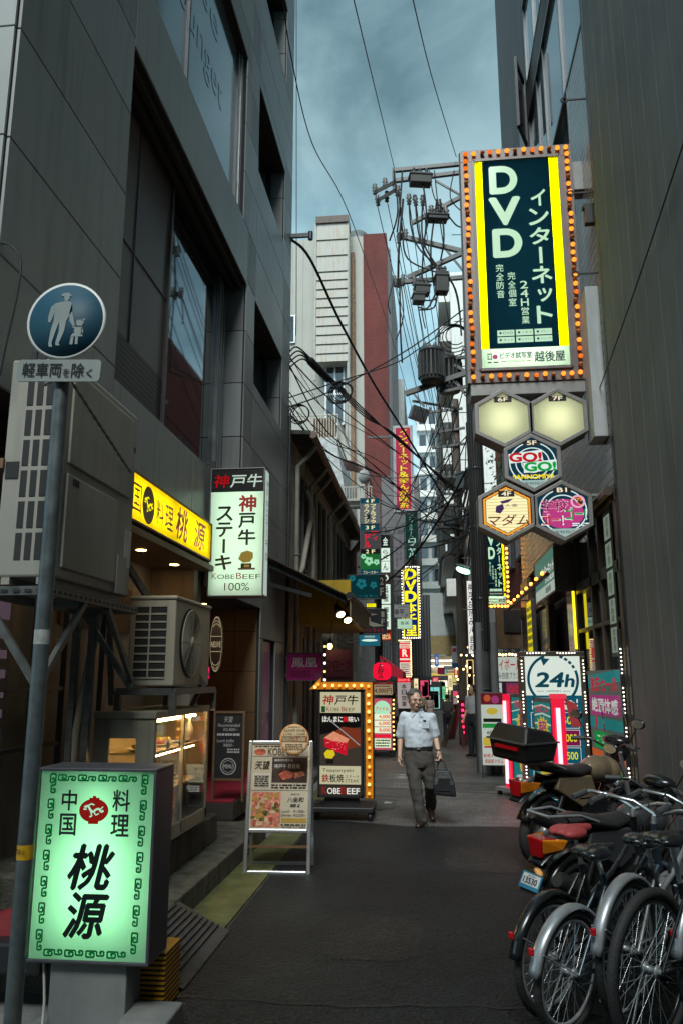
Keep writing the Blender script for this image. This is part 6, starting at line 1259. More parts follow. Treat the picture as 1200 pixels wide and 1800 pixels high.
# ------------------------------------------------------------------ pink neon stands
NEON = emis('pink_neon', '#ff7080', 5.0); PKP = emis('pink_glow_plastic', '#f03a50', 0.75)
def neon_stand(label, px0, px1, py0, py1, Y, rz, wd, seed, words):
    z0, z1 = W((px0 + px1) / 2, py1, Y=Y).z, W((px0 + px1) / 2, py0, Y=Y).z; x = W((px0 + px1) / 2, (py0 + py1) / 2, Y=Y).x; h = z1 - max(0.12, z0); z0 = max(0.12, z0)
    t = thing('neon_stand', label, 'sign', (x, Y, 0), rz); th = 0.15
    b = MB(FRMG); b.bb(-th / 2, th / 2, 0.03, wd, z0, z0 + 0.05); b.bb(-th / 2, th / 2, 0.03, wd, z0 + h - 0.05, z0 + h); b.bb(-th / 2, th / 2, wd - 0.05, wd, z0, z0 + h); b.bb(-th / 2 + 0.02, th / 2 - 0.02, 0.05, wd - 0.05, z0 + 0.05, z0 + h - 0.05); b.build('casing', t)
    MB(emis('neon_diffuser', '#e01c3c', 0.95)).bb(-th / 2, th / 2, 0.02, 0.03, z0, z0 + h).build('front_cover', t)
    MB(NEON).tube([(-0.012, -0.005, z0 + 0.06), (-0.012, -0.005, z0 + h - 0.10)], 0.024, 8).build('neon_tube', t)
    b = MB(FRMG); b.bb(-0.22, 0.22, -0.06, wd + 0.06, 0.07, 0.12); b.build('base', t)
    for xx in (-0.19, 0.19):
        for yy in (0.0, wd): MB(BLK).lathe([(0, -0.018), (0.035, -0.018), (0.035, 0.018), (0, 0.018)], n=12, axis='x', c=(xx, yy, 0.036)).build('caster', t)
    for sgn in (-1, 1):
        pn = MB(BLK).bb(-0.001, 0.001, 0.05, wd - 0.05, z0 + 0.05, z0 + h - 0.05).build('poster', t); pn.location = (sgn * th / 2, 0, 0)
        F = Face(pn, wd - 0.1, h - 0.1, 0.0, z0=z0 + 0.05); r = random.Random(seed)
        F.rect(PGL[2], 0, 0, 1, 1, 1)
        for i in range(6): F.line(PGL[3], [(0, 0.06 + i * 0.1), (0.5, 0.0 + i * 0.1 + 0.03), (1, 0.06 + i * 0.1)], 0.018, 2)
        F.text(PGL[0], words[0], 0.1, 0.03, 0.9, 0.12, L=3, bold=0.03); st = [(0.5 + (0.42 if k % 2 else 0.28) * math.cos(k * PI / 12), 0.30 + (0.15 if k % 2 else 0.10) * math.sin(k * PI / 12)) for k in range(24)]; F.poly(PGL[1], st, 3); F.text(PGL[4], words[1], 0.26, 0.22, 0.74, 0.38, L=4, bold=0.05); F.rect(PGL[3], 0.08, 0.52, 0.92, 0.72, 3); F.text(PGL[5], words[2], 0.14, 0.55, 0.86, 0.69, L=4, bold=0.04); F.poly(PGL[1], [(0.2, 0.74), (0.8, 0.72), (0.85, 0.84), (0.25, 0.86)], 3); F.text(PGL[3], words[3], 0.08, 0.89, 0.92, 0.96, L=3, bold=0.02)
        o = F.part('artwork'); o.parent = pn; o.location = (sgn * 0.0025, wd / 2, 0); o.rotation_euler.z = sgn * PI / 2
    return t, z0, h, th
t, z0, h, th = neon_stand('tall stand sign with a bright pink neon edge in front of the 24h board', 962, 1008, 1228, 1400, 9.05, math.radians(12), 0.62, 5, ('当ビル', '超', 'ココ', '電話078'))
b = MB(pbr('red_rag', (0.5, 0.05, 0.06), 0.7)); b.add([(th / 2 + 0.005, 0.02, z0 + h), (th / 2 + 0.14, 0.03, z0 + h - 0.06), (th / 2 + 0.17, 0.0, z0 + h - 0.30), (th / 2 + 0.05, -0.02, z0 + h - 0.30)], [(0, 1, 2, 3)]); b.mat(PKP).bb(-th / 2 - 0.005, th / 2 + 0.005, -0.03, 0.06, z0 + h, z0 + h + 0.05); b.build('flag', t)
neon_stand('tall stand sign with a pink neon edge and yellow burst poster behind the motorcycle box', 880, 900, 1220, 1400, 12.4, math.radians(-52), 0.62, 8, ('当ビル', '超', '1500', '電話078'))

# ------------------------------------------------------------------ banner poster by the pole
rect = rectY(845, 1217, 885, 1346, 14.6)
BP = thing('poster_stand', 'tall narrow red and white poster stand leaning at the utility pole', 'sign', ((rect[0] + rect[1]) / 2, 14.6, 0)); w, h = rect[1] - rect[0], rect[3] - rect[2]
MB(FRMG).bb(-w / 2, w / 2, 0.0, 0.02, rect[2], rect[3]).build('board', BP); b = MB(BLK); b.beam((-w / 2, 0.01, 0), (-w / 2, 0.01, rect[2]), 0.02); b.beam((w / 2, 0.01, 0), (w / 2, 0.01, rect[2]), 0.02); b.beam((0, 0.4, 0), (0, 0.02, rect[3] - 0.2), 0.02); b.build('leg', BP)
F = Face(BP, w, h, 0.0, z0=rect[2]); F.rect(PGL[3], 0.02, 0.01, 0.98, 0.99); F.rect(emis('poster_lit_darkred', '#6a1828', 0.5, False), 0.02, 0.01, 0.98, 0.17, 2); F.disc(PGL[6], 0.3, 0.08, 0.06, L=3); F.disc(PGL[4], 0.65, 0.1, 0.07, L=3); F.disc(PGL[1], 0.5, 0.26, 0.10, L=2, ry=0.06); F.rect(K, 0.1, 0.36, 0.9, 0.41, 2); F.rect(PGL[5], 0.06, 0.43, 0.94, 0.49, 2); F.text(NAVY_I, '60分', 0.25, 0.52, 0.75, 0.58, bold=0.02); F.poly(PGL[1], [(0.08, 0.62), (0.5, 0.59), (0.95, 0.62), (0.92, 0.72), (0.5, 0.75), (0.06, 0.72)], 2); F.rect(PGL[0], 0.1, 0.735, 0.9, 0.76, 3); F.text(PGL[0], '新規オープン', 0.06, 0.84, 0.94, 0.89, bold=0.02); F.text(PGL[0], '倶楽部マダム', 0.1, 0.91, 0.9, 0.97, bold=0.02); F.part('artwork')

# small lit shop front on the right beyond the pole
rect = rectY(866, 1155, 918, 1290, 19.0)
HS = thing('highball_sign', 'white and red bar sign under a row of warm bulbs behind the utility pole', 'sign', ((rect[0] + rect[1]) / 2, 19.0, rect[2])); w, h = rect[1] - rect[0], rect[3] - rect[2]
MB(FRMG).bb(-w / 2, w / 2, 0.0, 0.1, 0, h).build('board', HS); MB(BLK).bb(-w / 2, w / 2, 0.02, 0.1, -rect[2], -0.002).build('plinth', HS); F = Face(HS, w, h, 0); F.rect(PGL[3], 0, 0, 1, 0.32); F.text(PGL[0], 'ハイボール', 0.04, 0.03, 0.98, 0.17, bold=0.02); F.text(K, '飲み放題プラン', 0.08, 0.2, 0.9, 0.29); F.rect(emis('bar_dark', '#3a2030', 0.5, False), 0, 0.32, 1, 1, 1); F.rect(PGL[3], 0.02, 0.34, 0.30, 0.95, 2); F.vtext(K, '生ビール', 0.06, 0.38, 0.26, 0.9, L=3); F.rect(emis('bar_magenta', '#8a4060', 0.5, False), 0.45, 0.34, 0.98, 0.96, 2); F.text(PGL[0], '99', 0.52, 0.38, 0.92, 0.52, L=3, bold=0.04); F.rect(GREYP, 0.55, 0.58, 0.9, 0.86, 3); F.part('artwork')
b = MB(BLK); b.bb(-w / 2 - 0.05, w / 2 + 0.1, -0.25, 0.1, h + 0.0, h + 0.10); b.build('canopy', HS); bulbs(HS, [(-w / 2 + i * w / 9, -0.252, h + 0.05) for i in range(10)], WARMB, AMBOFF, SOCK, r=0.028)
b = MB(WOODB); b.bb(W(872, 1100, Y=19.6).x, 2.19, 19.6, 19.9, W(890, 1140, Y=19.6).z, W(890, 1068, Y=19.6).z); b.mat(BLK); b.bb(W(885, 1100, Y=19.55).x, 2.18, 19.55, 19.6, W(890, 1112, Y=19.55).z, W(890, 1072, Y=19.55).z)
tag(b.build('portal_beam'), 'brown box beam over the bar entrance below the second vertical sign', 'beam')

# ================================================================== signs along the left side, near to far
def flat_sign(name, label, px, Y, bg, frame=FRM, depth=0.12, cat='sign', bracket=True, border=0.015):
    rect = rectY(*px, Y); w, h = rect[1] - rect[0], rect[3] - rect[2]
    t, w, h, F = lightbox(name, label, cat, rect, Y, depth, border, bg, frame)
    if bracket: b = MB(FRM); b.beam((-w / 2 - 0.3, depth / 2, h - 0.1), (-w / 2, depth / 2, h - 0.1), 0.04); b.beam((-w / 2 - 0.3, depth / 2, 0.1), (-w / 2, depth / 2, 0.1), 0.04); b.build('bracket', t)
    return t, w, h, F
t, w, h, F = flat_sign('phoenix_sign', 'magenta board with two pale kanji projecting above the plum door', (503, 1147, 568, 1197), 14.0, pbr('magenta_board', (0.36, 0.012, 0.15), 0.45), depth=0.05)
F.text(WHT_I, '鳳凰', 0.14, 0.17, 0.86, 0.52); F.text(GREY_I, '2F', 0.78, 0.76, 0.95, 0.92); F.scribble(ink('dull_magenta', (0.16, 0.01, 0.06)), 0.1, 0.65, 0.7, 0.9, 3, seed=4); F.part()
t, w, h, F = flat_sign('flora_sign', 'pinkish board with dark katakana behind the magenta kanji board', (572, 1140, 619, 1196), 15.2, pbr('pink_board', (0.30, 0.10, 0.18), 0.5), depth=0.05)
F.text(ink('plum_ink', (0.16, 0.005, 0.08)), 'フローラ', 0.05, 0.38, 0.97, 0.62, bold=0.03, shear=0.15); F.text(K, 'Flora', 0.32, 0.66, 0.7, 0.74); F.scribble(K, 0.05, 0.9, 0.95, 0.97, 1, seed=3); F.part()
# strand of lamps between them
t = thing('lamp_string', 'short vertical strand of small lamps between the magenta and pink boards', 'light string', W(571, 1200, Y=14.6)); MB(BLK).tube([(0, 0, 0), (0, 0, 0.75)], 0.012, 6).build('backing', t)
for i, m in enumerate((LEDW, ORB, LEDW, LEDW, ORB)): MB(m).ell((0, -0.02, 0.05 + i * 0.15), (0.022, 0.022, 0.022), 8, 6).build('bulb', t)
t = thing('bare_bulb', 'glowing bare bulb hanging in front of the yellow fascia', 'lamp', W(580, 1136, Y=14.9)); MB(WARMB).ell((0, 0, 0), (0.05, 0.05, 0.06)).build('bulb', t); MB(BLK).lathe([(0.03, 0.05), (0.03, 0.12), (0, 0.13)], n=10).build('socket', t); MB(BLK).tube([(0, 0, 0.12), (0, 0.3, 0.5)], 0.008, 6).build('wire', t)
# 4F 3F 2F tower
YT = 21.5; rect = rectY(632, 875, 668, 1012, YT)
t = thing('floor_tower_sign', 'tall grey floor sign tower listing 4F, 3F and 2F above the flower board', 'sign', ((rect[0] + rect[1]) / 2, YT, rect[2])); w, h = rect[1] - rect[0], rect[3] - rect[2]; casing(t, w, h, 0.2, 0.02, FRMG)
F = Face(t, w - 0.04, h - 0.04, 0.0, z0=0.02); GD = emis('tower_grey', '#6a7274', 0.6); TT = emis('tower_teal', '#0e4658', 0.7)
F.rect(TT, 0, 0, 1, 0.065, 0); F.rect(GD, 0, 0.065, 1, 0.335, 0); F.rect(K, 0, 0.335, 1, 0.35, 0); F.rect(TT, 0, 0.35, 1, 0.42, 0); F.rect(emis('tower_dim', '#4a4c50', 0.6), 0, 0.42, 1, 0.665, 0); F.rect(K, 0, 0.665, 1, 0.73, 0); F.rect(emis('tower_flower_green', '#1d6a30', 0.7), 0, 0.73, 1, 1, 0)
CRL = emis('tower_cream', '#f0e8b0', 0.85, False)
for v, s in ((0.012, '4F'), (0.362, '3F'), (0.675, '2F')): F.text(CRL, s[0], 0.28, v, 0.42, v + 0.045, bold=0.03); F.text(CRL, s[1], 0.58, v, 0.74, v + 0.045, bold=0.03)
F.vtext(CRL, 'ファルファラ', 0.54, 0.075, 0.80, 0.33, bold=0.04); F.vtext(CRL, 'ラウンジ', 0.20, 0.075, 0.44, 0.33, bold=0.02); F.poly(K, [(0.34, 0.22), (0.52, 0.20), (0.5, 0.27), (0.36, 0.28)], 3); F.vtext(ER, 'アイ', 0.58, 0.43, 0.92, 0.56, bold=0.05); F.vtext(ER, 'ドル', 0.18, 0.46, 0.52, 0.655, bold=0.05)
def flowers(F, u0, v0, u1, v1, m, mc, L=2, big=1.0):
    for (u, v, r) in ((0.42, 0.42, 0.30), (0.86, 0.5, 0.2), (0.1, 0.1, 0.18)):
        U, V = u0 + (u1 - u0) * u, v0 + (v1 - v0) * v; hh = (v1 - v0) * F.h
        for k in range(5):
            a = k * 2 * PI / 5 + 0.4; q = r * hh * 0.62; F.disc(m, U + q * math.cos(a) / F.w, V + q * math.sin(a) / F.h, r * hh * 0.42, L=L + (k % 2), n=12)
        F.disc(mc, U, V, r * hh * 0.12, L=L + 3, n=10)
flowers(F, 0.05, 0.74, 0.95, 0.93, emis('tower_petal', '#9adcb0', 0.8, False), emis('tower_heart', '#1a6a60', 0.7, False)); F.rect(TT, 0, 0.93, 1, 1, 6); F.text(CRL, 'ブルースター', 0.12, 0.945, 0.9, 0.985, L=7); F.part()
b = MB(FRMG); b.beam((-w / 2 - 0.02, 0.1, -2.2), (-w / 2 - 0.02, 0.1, 0), 0.06); b.beam((-w / 2 - 0.4, 0.1, h - 0.2), (-w / 2, 0.1, h - 0.2), 0.05); b.build('bracket', t)
t, w, h, F = flat_sign('flower_board', 'dark teal flower board with a 2F tab below the floor sign tower', (610, 1010, 677, 1053), 19.0, emis('board_teal', '#0a3a40', 0.5))
flowers(F, 0.05, 0.05, 0.8, 0.8, emis('board_petal', '#1e8088', 0.5, False), emis('board_heart', '#0a4048', 0.5, False), L=1); F.rect(K, 0.84, 0, 1, 1, 7); F.text(GREYP, '2', 0.87, 0.12, 0.96, 0.42, L=8, bold=0.03); F.text(GREYP, 'F', 0.875, 0.56, 0.96, 0.88, L=8, bold=0.03); F.text(emis('board_text', '#3a8a90', 0.5, False), 'ースター', 0.3, 0.84, 0.8, 0.95, L=7); F.part()
t, w, h, F = flat_sign('moonlight_board', 'dark bird board with a 1F tab and red katakana under the flower board', (630, 1070, 679, 1115), 18.6, pbr('dark_board', (0.02, 0.02, 0.03), 0.4))
F.poly(GREYP, [(0.1, 0.2), (0.3, 0.16), (0.7, 0.2), (0.4, 0.26), (0.42, 0.5), (0.95, 0.68), (0.5, 0.72), (0.2, 0.55)], 1); F.text(GREYP, '1', 0.84, 0.1, 0.92, 0.32, bold=0.03); F.text(GREYP, 'F', 0.83, 0.4, 0.94, 0.62, bold=0.03); F.text(emis('moon_red', '#a03040', 0.5, False), 'ムーンライト', 0.02, 0.78, 0.92, 0.94, bold=0.02); F.part()
t, w, h, F = flat_sign('lens_sign', 'teal lit sign with a white lens shape under the bird board', (630, 1115, 668, 1136), 19.6, emis('lens_teal', '#1a6478', 0.7)); F.disc(EW, 0.5, 0.5, 0.2, ry=0.03); F.text(EW, 'DIAMOND', 0.25, 0.08, 0.75, 0.24); F.part()
t, w, h, F = flat_sign('yellow_plate', 'small yellow plate sign on the post between flower and bird boards', (643, 1060, 661, 1068), 19.9, EY, bracket=False); F.text(K, 'タクシー', 0.08, 0.15, 0.92, 0.85, bold=0.03); F.part()
# white stacked kanji sign column
YW = 24.5; rect = rectY(669, 940, 686, 1126, YW); t = thing('kanji_column_sign', 'narrow white column of stacked shop lightboxes right of the floor sign tower', 'sign', ((rect[0] + rect[1]) / 2, YW, rect[2])); w, h = rect[1] - rect[0], rect[3] - rect[2]; casing(t, w, h, 0.2, 0.015, FRM); F = Face(t, w - 0.03, h - 0.03, 0, z0=0.015)
for i, (va, vb, m, s, im) in enumerate(((0, 0.12, K, '金', EW), (0.125, 0.25, EW, 'らく', K), (0.255, 0.36, EW, 'ん', K), (0.365, 0.47, pbr('faded_red', (0.14, 0.06, 0.06), 0.5), '。', EW), (0.475, 0.66, EW, '呉服', NAVY_I), (0.67, 0.90, EW, '御茶漬', K), (0.905, 0.935, RED_I, '', K), (0.935, 1.0, emis('stack_orange', '#b03a18', 0.8), 'ばビル', CRL))):
    F.rect(m, 0, va, 1, vb, 0)
    if s and i < 7: F.vtext(im, s, 0.22, va + 0.015, 0.78, vb - 0.015, bold=0.02)
    elif s: F.text(im, s, 0.05, va + 0.01, 0.95, vb - 0.01, bold=0.03)
F.part(); b = MB(FRM); b.beam((w / 2 + 0.05, 0.1, -3), (w / 2 + 0.05, 0.1, h), 0.08); b.build('post', t)
# red upright banner sign
YR = 30; rect = rectY(691, 748, 726, 900, YR); t = thing('red_upright_sign', 'red upright sign with yellow outlined katakana on the left above the alley', 'sign', ((rect[0] + rect[1]) / 2, YR, rect[2])); w, h = rect[1] - rect[0], rect[3] - rect[2]; casing(t, w, h, 0.3, 0.1, pbr('pale_sign_edge', (0.42, 0.40, 0.42), 0.5)); panel(t, w, h, 0.1, emis('banner_red', '#b00838', 0.75))
F = Face(t, w - 0.2, h - 0.2, 0, z0=0.1); F.vtext(K, 'インターネット&まんが喫茶', 0.16, 0.01, 0.86, 0.99, bold=0.06, L=2); F.vtext(emis('banner_yellow', '#f0d010', 0.9, False), 'インターネット&まんが喫茶', 0.19, 0.012, 0.83, 0.988, bold=0.02, L=3); F.part()
b = MB(BLK)
for i in range(60): b.box((-w / 2 + 0.05, -0.014, 0.05 + i * (h - 0.1) / 59), (0.025, 0.004, 0.025)); b.box((w / 2 - 0.05, -0.014, 0.05 + i * (h - 0.1) / 59), (0.025, 0.004, 0.025))
b.build('socket_row', t); MB(FRM).beam((-w / 2 - 1, 0.15, h - 0.4), (-w / 2, 0.15, h - 0.4), 0.08).build('bracket', t)
t, w, h, F = flat_sign('green_upright_sign', 'dark green upright sign with pale katakana under the red upright sign', (712, 899, 734, 983), 33, emis('royal_green', '#0a3a34', 0.6)); F.vtext(emis('royal_pale', '#a8c8b8', 0.7, False), 'レンタルルーム', 0.28, 0.03, 0.62, 0.55); F.vtext(emis('royal_pale2', '#b8d8c8', 0.7, False), 'ロイヤル', 0.2, 0.56, 0.8, 0.97, bold=0.03); F.part()
t, w, h, F = flat_sign('pale_notice_sign', 'pale upright notice board with faint kanji behind the wires', (690, 938, 710, 1002), 31, emis('notice_grey', '#8a8c90', 0.45)); F.vtext(K, 'ご宴会ご予約', 0.55, 0.05, 0.8, 0.75); F.vtext(K, '承ります', 0.2, 0.35, 0.45, 0.95); F.part()
YV = 31.5; rect = rectY(705, 995, 738, 1123, YV); t = thing('yellow_letter_sign', 'navy upright sign with fat yellow letters ringed by white bulbs', 'sign', ((rect[0] + rect[1]) / 2, YV, rect[2])); w, h = rect[1] - rect[0], rect[3] - rect[2]; casing(t, w, h, 0.3, 0.07, FRM, proud=0.0); panel(t, w, h, 0.07, emis('letter_navy', '#10246a', 0.8))
F = Face(t, w - 0.14, h - 0.14, 0, z0=0.07); YL = emis('letter_yellow', '#f8e818', 1.1, False); F.rect(YL, 0.0, 0, 0.07, 1, 1); F.rect(YL, 0.93, 0, 1, 1, 1)
for i, ch in enumerate('DVD本千里'): F.text(YL, ch, 0.16, 0.02 + i * 0.163, 0.84, 0.165 + i * 0.163, bold=0.07)
F.part(); bulbs(t, [(x, -0.002, 0.05 + i * (h - 0.1) / 25) for x in (-w / 2 + 0.035, w / 2 - 0.035) for i in range(26)] + [(-w / 2 + 0.1 + i * (w - 0.2) / 6, -0.002, z) for z in (0.035, h - 0.035) for i in range(7)], LEDW, AMBOFF, SOCK, r=0.022)
MB(FRM).beam((-w / 2 - 1, 0.15, h - 0.4), (-w / 2, 0.15, h - 0.4), 0.08).build('bracket', t)
t, w, h, F = flat_sign('pale_shop_sign', 'pale grey shop board with brush kanji over the navy upright sign', (690, 1062, 720, 1086), 27.5, emis('pale_board', '#8c9090', 0.5), depth=0.06); F.text(K, '幸平', 0.06, 0.35, 0.66, 0.8, bold=0.02); F.text(K, 'お好みだこ', 0.3, 0.08, 0.92, 0.25); F.text(K, '3F', 0.7, 0.72, 0.9, 0.92); F.part()
t, w, h, F = flat_sign('mint_shop_sign', 'mint glowing shop lightbox under the pale brush kanji board', (697, 1087, 724, 1106), 27.8, emis('mint_panel', '#a8ccb0', 0.85)); F.text(GRN_I, '喜楽', 0.2, 0.25, 0.8, 0.6); F.part()
t, w, h, F = flat_sign('menu_light_sign', 'red and white menu lightbox with a big R ringed by warm bulbs', (701, 1127, 721, 1188), 26.5, emis('menu_white', '#e4dcc8', 0.85)); F.rect(ER, 0, 0.2, 1, 0.5); F.text(EW2, 'R', 0.28, 0.24, 0.72, 0.44, bold=0.05); F.rect(ER, 0, 0.03, 1, 0.07); F.rect(ER, 0, 0.55, 1, 0.62); F.scribble(ER, 0.08, 0.08, 0.92, 0.19, 2, seed=1); F.scribble(RED_I, 0.08, 0.64, 0.92, 0.97, 6, seed=2); F.part(); bulbs(t, [(w / 2 + 0.015, -0.012, 0.04 + i * (h - 0.08) / 19) for i in range(20)] + [(-w / 2 + i * w / 6, -0.012, z) for z in (-0.02, h + 0.02) for i in range(7)], WARMB, AMBOFF, SOCK, r=0.018)
t, w, h, F = flat_sign('upright_name_sign', 'white upright name board under a red header below the R menu sign', (697, 1190, 722, 1246), 24.5, emis('upright_white', '#b8aca8', 0.6)); F.rect(ER, 0, 0, 1, 0.16, 1); F.text(EW2, 'シャンドール', 0.08, 0.04, 0.92, 0.12); F.vtext(K, '本日営業', 0.32, 0.2, 0.68, 0.95, bold=0.02); F.part(); MB(BLK).bb(-w / 2, w / 2, 0.02, 0.1, -rectY(697, 1190, 722, 1246, 24.5)[2], -0.002).build('plinth', t)
# lantern, red awning, price boards
lp = W(671, 1180, Y=17.0)
t = thing('paper_lantern', 'glowing red paper lantern with black brush writing hung below a red awning', 'lantern', lp); r = abs(W(687, 1180, Y=17).x - lp.x); hh = r * 1.9
b = MB(emis('lantern_red', '#f01438', 0.85)); n = 9; b.lathe([(r * math.sqrt(max(0.05, 1 - (abs(k / n * 2 - 1)) ** 4 * 0.75)) * (1.0 if k % 2 else 0.975), -hh / 2 + hh * k / n) for k in range(n + 1)], n=24); b.build('shade', t)
MB(BLK).lathe([(r * 0.55, hh / 2), (r * 0.55, hh / 2 + 0.04), (0, hh / 2 + 0.04)], n=16).lathe([(0, -hh / 2 - 0.03), (r * 0.55, -hh / 2 - 0.03), (r * 0.55, -hh / 2)], n=16).build('cap', t); MB(BLK).tube([(0, 0, hh / 2), (0, 0, hh / 2 + 0.3)], 0.008, 6).build('hanger', t)
F = Face(t, r * 1.5, hh, -r * 1.02, z0=-hh / 2); F.text(K, 'お', 0.3, 0.08, 0.62, 0.34, bold=0.02, shear=0.15); F.text(K, '好', 0.2, 0.34, 0.66, 0.66, bold=0.03, shear=0.15); F.text(K, 'み', 0.25, 0.68, 0.62, 0.93, bold=0.02, shear=0.15); F.part()
p0, p1 = W(667, 1152, Y=17.6), W(707, 1183, Y=17.6)
AWN = thing('red_awning', 'small red sloping awning above the paper lantern', 'awning', (p0.x, 17.6, p1.z)); hh = p0.z - p1.z; ww = p1.x - p0.x
b = MB(pbr('red_canvas', (0.50, 0.012, 0.04), 0.6, var=0.1)); b.prism([(0, 0.0), (ww, 0.0 - 0.12), (ww, 0.02), (0.0, hh)], 0, 2.2); b.build('canopy', AWN)
t, w, h, F = flat_sign('price_board', 'cream price board reading 4,000 under the red lantern', (655, 1198, 690, 1222), 17.6, emis('price_cream', '#b09a78', 0.55), depth=0.05, border=0.008); F.rect(RED_I, 0, 0, 1, 0.2); F.text(WHT_I, 'アイドル', 0.3, 0.03, 0.7, 0.17); F.text(ink('maroon_ink', (0.18, 0.02, 0.02)), '4,000円', 0.05, 0.48, 0.95, 0.88, bold=0.01); F.scribble(ink('maroon_ink', 0), 0.1, 0.26, 0.9, 0.4, 1, seed=5); F.part()
rect = rectY(654, 1226, 689, 1320, 18.0); t = thing('price_light_stand', 'lit pink and green price stand listing 4,000 to 8,000 by the stone wall', 'sign', ((rect[0] + rect[1]) / 2, 18.0, 0)); w, h = rect[1] - rect[0], rect[3] - rect[2]; z0 = rect[2]
b = MB(FRM); b.bb(-w / 2, w / 2, 0.0, 0.15, z0, z0 + h); b.build('casing', t); b = MB(BLK); b.beam((-w / 2 - 0.05, 0.07, 0.06), (w / 2 + 0.05, 0.07, 0.06), 0.08); b.beam((-w / 2 + 0.05, 0.07, 0), (-w / 2 + 0.05, 0.07, z0), 0.05); b.beam((w / 2 - 0.05, 0.07, 0), (w / 2 - 0.05, 0.07, z0), 0.05); b.build('base', t)
F = Face(t, w, h, 0, z0=z0); F.rect(emis('stand_pink', '#c05068', 0.75), 0.03, 0.02, 0.97, 0.98); F.disc(emis('stand_mint', '#a8e0b8', 0.85, False), 0.5, 0.22, w * 0.42, L=2, ry=h * 0.16); F.text(ER, 'アイドル', 0.18, 0.18, 0.82, 0.25, L=3, bold=0.03)
for i, s in enumerate(('4,000', '6,000', '8,000')): F.rect(emis('stand_pale', '#e0f0c8', 0.85, False), 0.08, 0.31 + i * 0.125, 0.92, 0.42 + i * 0.125, 3); F.text(ER, s, 0.34, 0.33 + i * 0.125, 0.88, 0.40 + i * 0.125, L=4, bold=0.03)
F.rect(ER, 0.06, 0.70, 0.94, 0.75, 3); F.rect(emis('stand_pale', 0, 0), 0.1, 0.77, 0.9, 0.94, 3); F.scribble(GRN_I, 0.14, 0.78, 0.86, 0.93, 3, L=4, seed=3); F.part('artwork'); bulbs(t, [(w / 2 + 0.03, -0.002, z0 + 0.05 + i * (h - 0.1) / 11) for i in range(12)], ORB, AMBOFF, SOCK, r=0.022)
# ribbed metal bay above the far shops, left
p = rectY(722, 1030, 762, 1190, 33.5)
t = thing('ribbed_metal_bay', 'grey ribbed metal bay hanging over the far shop fronts on the left', 'facade bay', ((p[0] + p[1]) / 2, 33.5, p[2])); b = MB(brick('ribbed_sheet', '#75777a', '#6c6e71', '#3c3d40', 0.12, 40, 0.02, 0.5, 0.8)); w, h = p[1] - p[0], p[3] - p[2]; b.bb(-w / 2 - 1.2, w / 2 - 0.15, 0, 6, 0, h * 0.9); b.build('cladding', t); MB(DALU).bb(-w / 2 - 1.25, w / 2 - 0.1, -0.08, 6, -0.12, 0).build('trim', t)
b = MB(GREYW); b.bb(-w / 2 - 1.2, w / 2 - 0.5, 0.3, 6, h * 0.9, h * 2.3); b.build('wall', t)
# white calligraphy banner right of centre, street lamp
t, w, h, F = flat_sign('calligraphy_sign', 'tall white lit sign with black brush calligraphy beside the utility poles', (820, 1020, 833, 1150), 19.5, emis('calli_white', '#e8e6e0', 0.85), bracket=False); F.vtext(K, '神戸お好み八坐和', 0.15, 0.03, 0.85, 0.98, bold=0.02, shear=0.2); F.part(); MB(FRM).beam((w / 2, 0.06, h - 0.3), (0.9, 0.06, h - 0.3), 0.05).build('bracket', t)
lp = W(815, 1003, Y=16.2); t = thing('street_lamp', 'greenish white street lamp glowing on an arm from the utility pole', 'street lamp', lp, math.radians(-25)); b = MB(STEEL); b.tube([(0.55, 0, -0.12), (0.3, 0, -0.03), (0.12, 0, 0.02)], 0.025, 8); b.build('arm', t); b = MB(STEEL); b.tube([(0.14, 0, 0.03), (0.0, 0, 0.07), (-0.16, 0, 0.13)], [(0.05, 0.06), (0.06, 0.09), (0.03, 0.06)], 10); b.build('lamp_housing', t); b = MB(emis('green_white_lamp', '#9dffc8', 9.0)); b.ell((-0.02, -0.02, 0.0), (0.16, 0.085, 0.055), rot=Matrix.Rotation(0.4, 3, 'Y')); b.build('bulb', t)

# ================================================================== utility poles and cables
POLE = pbr('pole_concrete', (0.085, 0.085, 0.085), 0.7, var=0.25, streak=0.3); POLEB = pbr('pole_brown', (0.13, 0.10, 0.08), 0.7, var=0.25, streak=0.3)
ARM = pbr('arm_steel', (0.16, 0.165, 0.165), 0.55, 0.5, var=0.25); PORC = pbr('porcelain', (0.22, 0.22, 0.22), 0.35); TRF = pbr('transformer_paint', (0.085, 0.09, 0.09), 0.5, var=0.15, streak=0.2); CAB = pbr('cable_black', (0.012, 0.012, 0.013), 0.6)
Y1 = 15.5; PX1 = 0.97
P1 = thing('utility_pole', 'dark utility pole with many cross arms and transformers left of the huge vertical sign', 'utility pole', (PX1, Y1, 0))
def p1(b, n, **k): return b.build(n, P1, loc=(-PX1, -Y1, 0), **k)
ztop = W(808, 272, Y=Y1).z
b = MB(POLE); b.tube([(PX1, Y1, 0), (PX1, Y1, ztop)], [0.165, 0.115], 18); p1(b, 'pole')
b = MB(pbr('guard_grey', (0.20, 0.205, 0.215), 0.5, var=0.12)); zc = W(843, 1095, Y=Y1).z
for x in (W(842, 1200, Y=Y1).x, W(868, 1200, Y=Y1).x): b.tube([(x, Y1 - 0.12, 0), (x, Y1 - 0.12, zc)], 0.075, 14)
p1(b, 'cable_guard')
b = MB(CAB)
for i in range(7): x = PX1 - 0.13 + i * 0.045; b.tube([(x, Y1 - 0.17 + 0.02 * (i % 2), zc - 0.5), (x + 0.01, Y1 - 0.17, zc + 2), (x - 0.02, Y1 - 0.15, zc + 4 + i * 0.4)], 0.016, 6)
p1(b, 'riser_cable')
b = MB(STEEL)
